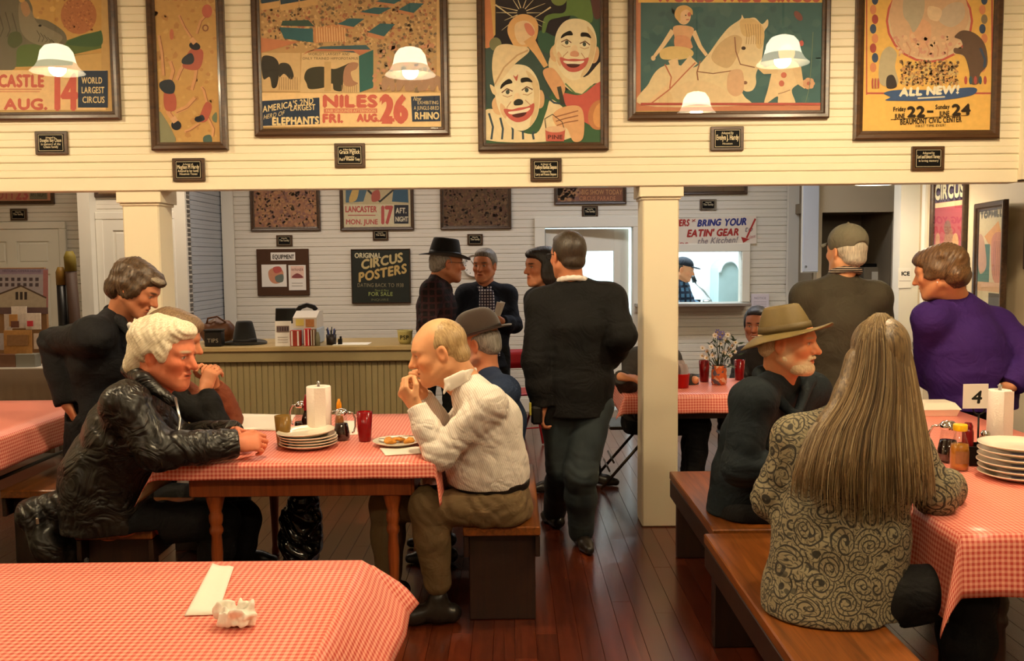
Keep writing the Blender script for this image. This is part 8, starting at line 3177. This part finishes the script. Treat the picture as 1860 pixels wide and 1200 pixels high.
hat(P, H2, 'hat_crown', BFELT, mat('black_ribbon', 0), 0.012, (0.066, 0.078), 0.14, 0.66, 0.015, lambda a: 0.07, lambda a: 0.02 * abs(math.sin(a)) - 0.005, 0.1, y0=0.0)
P.root.name = 'black_hat'
tag(P.root, 'black felt hat lying on the counter left of the register', 'hat')

p = on_counter(515, CY0 + 0.04)
lh_ = thing('leaflet_holder', 'white leaflet card standing at the front of the counter', 'card', p)
mb = MB()
mb.box((0, 0, 0.092), (0.118, 0.006, 0.184), 0.001, rotm('X', -0.06))
mb.box((0, 0.03, 0.003), (0.118, 0.07, 0.006), 0.001)
mb.build('card', CARD, lh_)
A = Art(lambda u, v: (u, v))
A.rect(-0.046, 0.105, 0.046, 0.15, C(120, 96, 90))
for k in range(5):
    A.rect(-0.042 + k * 0.018, 0.112, -0.032 + k * 0.018, 0.142, C(70, 56, 60))
for k in range(3):
    A.rect(-0.04, 0.03 + k * 0.018, 0.036, 0.033 + k * 0.018, C(170, 150, 140))
link('print', A.mesh('print', INK), lh_, (0, -0.016, 0), (PI / 2 - 0.06, 0, 0))
p = on_counter(522, CY0 + 0.42)
mn = thing('point_of_sale_screen', 'black screen standing behind the white leaflet card', 'screen', p)
mb = MB()
mb.box((0, 0, 0.2), (0.17, 0.025, 0.12), 0.006, rotm('X', -0.2))
mb.build('screen', BLACKPLASTIC, mn)
mb = MB()
mb.tube([(0, 0.03, 0.006), (0, 0.03, 0.16)], 0.012, 8)
mb.box((0, 0.02, 0.006), (0.12, 0.1, 0.012), 0.004)
mb.build('stand', BLACKPLASTIC, mn)
p = on_counter(561, CY0 + 0.28)
rg = thing('cash_register', 'white and pale blue cash register behind the snack boxes', 'register', p)
mb = MB()
mb.box((0, 0, 0.06), (0.19, 0.26, 0.12), 0.008)
mb.build('base', mat('pale_blue_plastic', C(176, 186, 198), 0.4), rg)
mb = MB()
mb.prism([(-0.12, 0.12), (0.12, 0.12), (0.12, 0.24), (0.0, 0.245), (-0.12, 0.2)], -0.088, 0.088, Matrix(((0, 0, 1), (1, 0, 0), (0, 1, 0))))
mb.build('housing', mat('off_white_plastic', C(220, 210, 196), 0.4), rg)
mb = MB()
mb.box((-0.035, -0.126, 0.165), (0.06, 0.002, 0.05), 0)
mb.build('sticky_note', mat('yellow_note', C(226, 206, 110), 0.7), rg)
mb = MB()
mb.box((0.04, -0.126, 0.16), (0.062, 0.003, 0.056), 0)
mb.build('menu_card', mat('orange_menu_card', C(190, 130, 76), 0.6, var=0.3, scale=50), rg)
mb = MB()
mb.tube([(-0.1 + 0.02 * 0, 0.06, 0.235), (-0.07, 0.06, 0.27), (-0.02, 0.06, 0.285), (0.03, 0.06, 0.27), (0.05, 0.06, 0.245)], [0.018, 0.02, 0.018, 0.02, 0.018], 10)
mb.build('telephone_handset', BLACKPLASTIC, rg)
for k, (px_, col, nm, w_, h_) in enumerate(((538, C(170, 60, 44), 'red and tan snack box left of the striped box', 0.07, 0.115), (559, C(196, 40, 44), 'red and white striped snack box in front of the register', 0.042, 0.125), (570, C(110, 74, 40), 'brown snack box beside the striped box', 0.03, 0.12))):
    q = on_counter(px_, CY0 + 0.06 + 0.01 * k)
    sb = thing('snack_box', nm, 'box', q, 0, 'snack boxes by the register')
    mb = MB()
    mb.box((0, 0, h_ / 2), (w_, 0.07, h_), 0.002)
    mb.build('carton', mat(('red_tan_carton', 'red_carton', 'brown_carton')[k], col, 0.6, var=0.35, scale=60), sb)
    mb = MB()
    for s in range(2):
        mb.box((-w_ * 0.32 + s * w_ * 0.64, -0.0355, h_ * 0.5), (w_ * 0.16, 0.0015, h_ * 0.94), 0)
    mb.build('stripe', WHITEPAPER, sb)['kind'] = 'stuff'
q = on_counter(577, CY0 + 0.06)
mb = MB()
mb.lathe([(0, 0), (0.018, 0), (0.019, 0.06), (0.012, 0.09), (0.01, 0.1), (0, 0.1)], 14, cap=False)
tag(mb.build('small_bottle', mat('grey_green_plastic', C(130, 126, 100), 0.4), None, q), 'small grey green bottle beside the snack boxes', 'bottle')
q = on_counter(602, CY0 + 0.14)
pc_ = thing('pencil_cup', 'dark pencil cup full of pens right of the register', 'cup', q)
mb = MB()
mb.lathe([(0, 0.003), (0.036, 0), (0.038, 0.075), (0.035, 0.075), (0.033, 0.006), (0, 0.006)], 18, cap=False)
mb.build('cup', mat('dark_bronze_plastic', C(42, 34, 32), 0.4), pc_)
for k in range(8):
    mb = MB()
    a = k * 0.8
    mb.tube([(0.015 * math.cos(a), 0.015 * math.sin(a), 0.01), (0.032 * math.cos(a), 0.03 * math.sin(a), 0.105 + 0.012 * (k % 3))], 0.0045, 6)
    mb.build('pen', (BLACKPLASTIC, mat('blue_pen_plastic', C(40, 50, 110), 0.4))[k % 2], pc_)
q = on_counter(618, CY0 + 0.12)
mb = MB()
mb.box((0, 0, 0.022), (0.03, 0.03, 0.044), 0.004)
mb.box((0.004, 0, 0.052), (0.014, 0.02, 0.02), 0.003)
tag(mb.build('stapler_block', BLACKPLASTIC, None, q), 'tiny dark tape dispenser beside the pencil cup', 'dispenser')
mb = MB()
mb.box((0, 0, 0.002), (0.26, 0.18, 0.004), 0.001)
tag(mb.build('paper_stack', WHITEPAPER, None, on_counter(640, CY0 + 0.16)), 'sheets of white paper lying on the counter right of the pens', 'papers')
q = on_counter(736, CY0 + 0.16)
yp = thing('popcorn_pot', 'yellow enamel pot with dark lettering at the right end of the counter', 'pot', q)
mb = MB()
mb.lathe([(0, 0.003), (0.04, 0), (0.052, 0.03), (0.056, 0.085), (0.06, 0.1), (0.055, 0.1), (0.05, 0.08), (0.038, 0.008), (0, 0.008)], 24, cap=False)
mb.build('pot', mat('yellow_enamel', C(190, 176, 110), 0.35, var=0.1), yp)
A = Art(lambda u, v: (u, v))
A.text('PSP', -0.033, 0.035, 0.033, 0.032, C(60, 54, 30), down=False, bold=0.001)
link('lettering', A.mesh('lettering', PAINT_INK), yp, (0, -0.0575, 0), (PI / 2, 0, 0))

# red folding chair standing behind, right of the bowler hat
rc_ = folding_chair('red chair standing against the far side, between the bowler hat and the suit', (J(930, 700, 7.9).x, 8.0, 0), 0.3)
REDM = mat('red_metal', C(150, 20, 24), 0.4)
for o in rc_.children:
    o.data = o.data.copy()
    o.data.materials[0] = REDM

# ------------------------------------------------------------------ display table at the far left
Yd = 7.55
dt_x0, dt_x1 = J(-50, 700, Yd).x, J(94, 700, Yd).x
dt = thing('display_table', 'display table covered by a grey brown cloth at the far left', 'table', ((dt_x0 + dt_x1) / 2, Yd + 0.25, 0))
w_ = dt_x1 - dt_x0
mb = MB()
mb.box((0, 0, 0.74), (w_, 0.5, 0.025), 0.004)
mb.build('tabletop', CARD, dt)
mb = MB()
mb.grid(lambda u, v: ((u - 0.5) * (w_ + 0.01), -0.255 - 0.012 * (0.5 + 0.5 * math.sin(u * 60)) * (1 - v), 0.03 + 0.71 * v), 60, 6)
mb.build('table_skirt', mat('grey_brown_cloth', C(112, 92, 72), 0.85, var=0.12), dt).modifiers.new('thickness', 'SOLIDIFY').thickness = 0.003
# poster panel with the old building
pa = J(40, 620, Yd + 0.3)
bp_ = thing('exhibit_board', 'display board with a picture of a gabled white building above leaflets', 'panel', (J(27, 600, Yd + 0.3).x, Yd + 0.3, 0.753))
pz1 = at(40, 486, Yd + 0.3).z - 0.753
pw_ = J(88, 600, Yd + 0.3).x - J(-34, 600, Yd + 0.3).x
mb = MB()
mb.box((0, 0, pz1 / 2), (pw_, 0.03, pz1), 0.003)
mb.build('panel', mat('tan_panel', C(150, 110, 70), 0.7, var=0.25, scale=12), bp_)
A = Art(lambda u, v: ((lambda q: (q.x - bp_.location.x, q.z - 0.753))(at(u, v, Yd + 0.28))))
A.rect(-30, 488, 87, 568, C(150, 130, 150))
A.rect(-30, 498, 78, 566, C(166, 156, 160))
A.rect(78, 490, 87, 560, C(170, 100, 96))
for k in range(9):
    for j in range(2):
        A.rect(-24 + k * 11, 504 + j * 10, -18 + k * 11, 510 + j * 10, C(84, 70, 74))
A.poly([(-20, 540), (38, 518), (84, 540), (84, 566), (-20, 566)], C(176, 160, 134))
A.line([(-20, 541), (38, 519), (84, 541)], 3, C(90, 70, 56))
for k in range(3):
    A.rect(28 + k * 8, 530, 33 + k * 8, 544, C(64, 52, 48))
A.rect(-30, 558, 87, 570, C(110, 80, 76))
A.text('HISTORIC OPERA HOUSE', 4, 494, 74, 5, C(110, 96, 120))
link('print', A.mesh('print', INK), bp_, (0, -0.017, 0), (PI / 2, 0, 0))
rr = random.Random(8)
LC = [C(226, 214, 200), C(214, 196, 180), C(190, 140, 80), C(206, 60, 70), C(110, 70, 56), C(200, 190, 190), C(150, 110, 70)]
for k, (x_, y_, w2_, h2_, ci) in enumerate(((22, 556, 26, 40, 0), (10, 570, 12, 34, 1), (50, 568, 26, 30, 0), (53, 582, 10, 10, 3), (22, 570, 14, 22, 2), (26, 582, 14, 12, 4), (4, 604, 14, 30, 5), (70, 604, 12, 28, 1), (18, 598, 48, 46, 2), (24, 606, 36, 20, 6), (-24, 560, 24, 60, 1), (-28, 610, 24, 34, 6))):
    a_0, a_1 = at(x_, y_ + h2_, Yd + 0.2 - 0.006 * k), at(x_ + w2_, y_, Yd + 0.2 - 0.006 * k)
    base_z = max(a_0.z, 0.753)
    q = Vector(((a_0.x + a_1.x) / 2, Yd + 0.2 - 0.016 * k, base_z))
    mb = MB()
    mb.box((0, 0, (a_1.z - base_z) / 2), (a_1.x - a_0.x, 0.006, max(a_1.z - base_z, 0.03)), 0.0008, rotm('X', -0.05))
    o = mb.build('leaflet', mat(('cream_leaflet', 'tan_leaflet', 'ochre_leaflet', 'crimson_leaflet', 'brown_leaflet', 'grey_leaflet', 'sand_leaflet')[ci], LC[ci], 0.6, var=0.3, scale=40), bp_)
    o.location = q - bp_.location
for k, (x_, w2_, cc) in enumerate(((8, 34, C(128, 92, 72)), (42, 36, C(150, 150, 142)))):
    q = J(x_ + 8, 668, Yd + 0.06)
    mb = MB()
    mb.box((0, 0, 0.055), (w2_ * Yd / F_PX, 0.1, 0.11), 0.004)
    for j in range(6):
        mb.box((0, -0.0005, 0.012 + 0.017 * j), (w2_ * Yd / F_PX + 0.002, 0.1, 0.003), 0)
    tag(mb.build('pamphlet_stack', mat(('brown_pamphlets', 'grey_pamphlets')[k], cc, 0.6, var=0.1), None, (q.x, Yd + 0.08, 0.754)), ('stack of brown pamphlets at the front of the display table', 'stack of pale grey pamphlets beside the brown ones')[k], 'pamphlets')
# rolled posters standing in a bin beside the display
q = J(124, 600, Yd + 0.1)
bn = thing('poster_bin', 'pale bin right of the display table holding rolled posters', 'bin', (q.x, Yd + 0.12, 0))
mb = MB()
mb.lathe([(0, 0.01), (0.12, 0), (0.14, 0.95), (0.133, 0.95), (0.115, 0.015), (0, 0.02)], 24, cap=False)
mb.build('bin', mat('pale_grey_plastic', C(150, 142, 130), 0.5, var=0.1), bn)
for k, (x0_, y0_, x1_, y1_, m_, tp, nm) in enumerate(((116, 600, 111, 508, BLACKPLASTIC, mat('gold_cap', C(130, 98, 34), 0.5), 'black rolled poster tube with a gold end in the bin'), (126, 600, 126, 510, BLACKPLASTIC, None, 'thin black tube in the middle of the bin'), (142, 600, 128, 482, mat('brown_paper_tube', C(66, 46, 34), 0.6), mat('yellow_end', C(120, 104, 34), 0.6), 'brown tilted paper tube with a yellow end in the bin'))):
    a_0 = at(x0_, y0_, Yd + 0.12)
    a_1 = at(x1_, y1_, Yd + 0.12)
    tb_ = thing('poster_tube', nm, 'tube', (a_0.x, a_0.y, 0.4), 0, 'rolled posters in the bin')
    d_ = a_1 - Vector((a_0.x, a_0.y, 0.4))
    b0 = Vector((-d_.x * 0.1, 0, 0))
    mb = MB()
    r_ = (0.038, 0.022, 0.045)[k]
    mb.tube([b0 * 0, d_], r_, 14)
    mb.build('tube', m_, tb_)
    if tp:
        mb = MB()
        mb.tube([d_ * 0.96, d_ * 1.06, d_ * 1.1], [r_ * 1.06, r_ * 1.06, r_ * 0.6], 14)
        mb.build('end_cap', tp, tb_)

# ------------------------------------------------------------------ alcove equipment
STEEL = mat('dull_steel', C(150, 140, 124), 0.4, 0.1, var=0.1)
YQ = YA + 0.45
a_0, a_1 = at(1562, 700, YQ), at(1616, 478, YQ)
im = thing('ice_machine', 'grey steel ice machine with a dark hopper in the alcove', 'ice machine', ((a_0.x + a_1.x) / 2, YQ + 0.2, 0))
w_, hz_ = a_1.x - a_0.x, a_1.z
zb_, zc_ = at(1600, 522, YQ).z, at(1600, 485, YQ).z
mb = MB()
mb.box((0, 0, zb_ * 0.5), (w_, 0.44, zb_), 0.01)
mb.build('bin', mat('dark_grey_metal', C(54, 52, 50), 0.45, 0.3, var=0.1), im)
mb = MB()
mb.box((0, 0, (zb_ + zc_) / 2 + 0.002), (w_ - 0.01, 0.46, zc_ - zb_), 0.01)
mb.build('hopper', STEEL, im)
mb = MB()
mb.box((0, 0, zc_ + 0.02), (w_ - 0.03, 0.4, 0.036), 0.01)
mb.build('top_cover', BLACKPLASTIC, im)
mb = MB()
mb.box((-0.02, -0.232, (zb_ + zc_) / 2), (0.07, 0.004, 0.12), 0.001)
mb.box((-0.04, -0.222, zb_ - 0.07), (0.05, 0.004, 0.05), 0.001)
mb.build('label', WHITEPAPER, im)['kind'] = 'stuff'
a_0 = at(1500, 545, YQ)
cm = thing('coffee_urn', 'dark coffee urn on a stand at the left of the alcove', 'urn', (at(1530, 600, YQ).x, YQ + 0.1, 0))
mb = MB()
mb.box((0, 0, 0.45), (0.4, 0.4, 0.9), 0.01)
mb.build('stand', mat('dark_grey_metal', 0), cm)
mb = MB()
mb.lathe([(0, 0.905), (0.13, 0.905), (0.14, 0.93), (0.14, 1.2), (0.12, 1.24), (0.03, 1.27), (0, 1.28)], 24, cap=False)
mb.build('urn', BLACKMETAL, cm)
# low white cupboard under the wall cabinet
a_0 = at(1468, 515, YA - 0.1)
lc = thing('low_cupboard', 'low cupboard with a pale top under the hanging wall cabinet', 'cupboard', (at(1470, 600, YA - 0.1).x, YA - 0.16, 0))
mb = MB()
mb.box((0, 0, a_0.z / 2 - 0.02), (0.17, 0.28, a_0.z - 0.04), 0.004)
mb.build('body', GREYW, lc)
mb = MB()
mb.box((0, 0, a_0.z - 0.02), (0.2, 0.3, 0.03), 0.004)
mb.build('top', CARD, lc)
mb = MB()
mb.box((0, -0.145, a_0.z / 2 - 0.03), (0.15, 0.012, a_0.z - 0.2), 0.003)
mb.build('door', TRIMPAINT, lc)

# ------------------------------------------------------------------ kitchen fittings seen through the hatch
KST = mat('kitchen_steel', C(176, 196, 196), 0.3, 0.5, var=0.1)
a_0, a_1 = at(1302, 545, 11.6), at(1342, 470, 11.6)
kh = thing('dish_machine', 'tall arched steel dish machine inside the kitchen', 'machine', ((a_0.x + a_1.x) / 2, 11.75, 0))
w_ = a_1.x - a_0.x
mb = MB()
n_ = 14
arch = [(-w_ / 2, 0), (w_ / 2, 0)] + [(w_ / 2 * math.cos(PI * k / n_), a_1.z - 0.15 + 0.15 * math.sin(PI * k / n_)) for k in range(n_ + 1)]
mb.prism(arch, 0.0, 0.5, rotm('X', PI / 2), (0, 0.25, 0))
mb.build('housing', KST, kh)
mb = MB()
mb.tube([(p_[0] * 0.92, -0.27, p_[1] * 0.985) for p_ in arch[2:]], 0.02, 8)
mb.build('rim', mat('white_enamel', C(240, 244, 244), 0.3), kh)
a_0, a_1 = at(1180, 549, 11.4), at(1300, 549, 11.4)
kc = thing('kitchen_counter', 'steel kitchen counter behind the hatch sill', 'counter', ((a_0.x + a_1.x) / 2, 11.45, 0))
mb = MB()
mb.box((0, 0, a_0.z - 0.06), (a_1.x - a_0.x + 0.3, 0.5, 0.04), 0.004)
mb.build('worktop', KST, kc)
mb = MB()
mb.box((0, 0, (a_0.z - 0.08) / 2), (a_1.x - a_0.x + 0.2, 0.42, a_0.z - 0.081))
mb.build('cabinet', KW, kc)
zt = a_0.z - 0.04
ks_ = thing('spray_tap', 'slanting steel spray tap with a black head on the kitchen counter', 'tap', (at(1292, 545, 11.4).x, 11.4, zt))
mb = MB()
e_ = at(1262, 512, 11.4) - ks_.location
mb.tube([(0, 0, 0), (0, 0, 0.05), e_ * 0.5 + Vector((0.02, 0, 0.02)), e_], 0.012, 8)
mb.build('arm', METAL, ks_)
mb = MB()
mb.tube([e_, e_ + Vector((-0.03, 0, 0.09))], [0.03, 0.022], 8)
mb.build('head', BLACKPLASTIC, ks_)
for k, (px_, nm) in enumerate(((1263, 'small dark pan left on the kitchen counter'), (1283, 'small steel pan right on the kitchen counter'))):
    q = at(px_, 545, 11.4)
    mb = MB()
    mb.lathe([(0, 0.004), (0.05, 0), (0.06, 0.07), (0.056, 0.07), (0.048, 0.008), (0, 0.008)], 16, cap=False)
    tag(mb.build('pan', (BLACKMETAL, METAL)[k], None, (q.x, 11.36, zt)), nm, 'pan', 'pans on the kitchen counter')

# ------------------------------------------------------------------ dark coat over the bench end and the shiny bag under the table
ch_ = J(92, 960, 3.95)
cb_ = thing('leather_coat', 'black leather coat heaped over the bench end left of the white haired man', 'coat', (ch_.x, 3.95, 0))
S = Sdf(0.008)
q = Vector((ch_.x, 3.95, 0))
S.chain([J(60, 928, 3.95), J(130, 922, 3.98), J(190, 915, 4.0)], [0.06, 0.075, 0.09], 0.05)
S.chain([J(62, 935, 3.93), J(92, 1000, 3.9), J(112, 1050, 3.92)], [0.06, 0.062, 0.055], 0.05)
S.chain([J(100, 935, 3.98), J(125, 1000, 3.98), J(120, 1060, 3.96)], [0.06, 0.06, 0.06], 0.05)
S.chain([J(118, 1060, 3.94), Vector((J(118, 1060, 3.94).x, 3.94, 0.05))], [0.07, 0.09], 0.05)
S.cut(Vector((ch_.x, 3.95, 0.002)), (0, 0, -1), 0.5)
V, Q = S.surface(folds([(J(80, 940, 3.9), 0.15, (1, 0, 0.4), 0.06, 0.008)], 0.007, 0.12, 31))
link('coat_body', fast_mesh('coat_body', V - np.array(cb_.location), Q, LEATHER), cb_)
mb = MB()
mb.box((J(68, 946, 3.85) - cb_.location), (0.014, 0.01, 0.03), 0.003)
mb.build('buckle', CHROME, cb_)
q = J(545, 950, 4.62)
gb = thing('plastic_bag', 'shiny black plastic bag standing under the middle table', 'bag', (q.x, 4.62, 0))
S = Sdf(0.007)
S.ell(Vector((q.x, 4.62, 0.20)), (0.115, 0.12, 0.20), None, 0.05)
S.ell(Vector((q.x + 0.03, 4.6, 0.36)), (0.08, 0.08, 0.12), None, 0.05)
S.cone(Vector((q.x + 0.03, 4.6, 0.44)), Vector((q.x + 0.07, 4.58, 0.52)), 0.04, 0.015, 0.04)
S.cut(Vector((q.x, 4.62, 0.002)), (0, 0, -1), 0.4)
V, Q = S.surface(folds([(Vector((q.x, 4.5, 0.25)), 0.2, (0.6, 0, 1), 0.07, 0.012)], 0.01, 0.09, 17))
link('bag_body', fast_mesh('bag_body', V - np.array(gb.location), Q, mat('glossy_black_plastic', C(14, 13, 14), 0.12, var=0.1, spec=0.7)), gb)
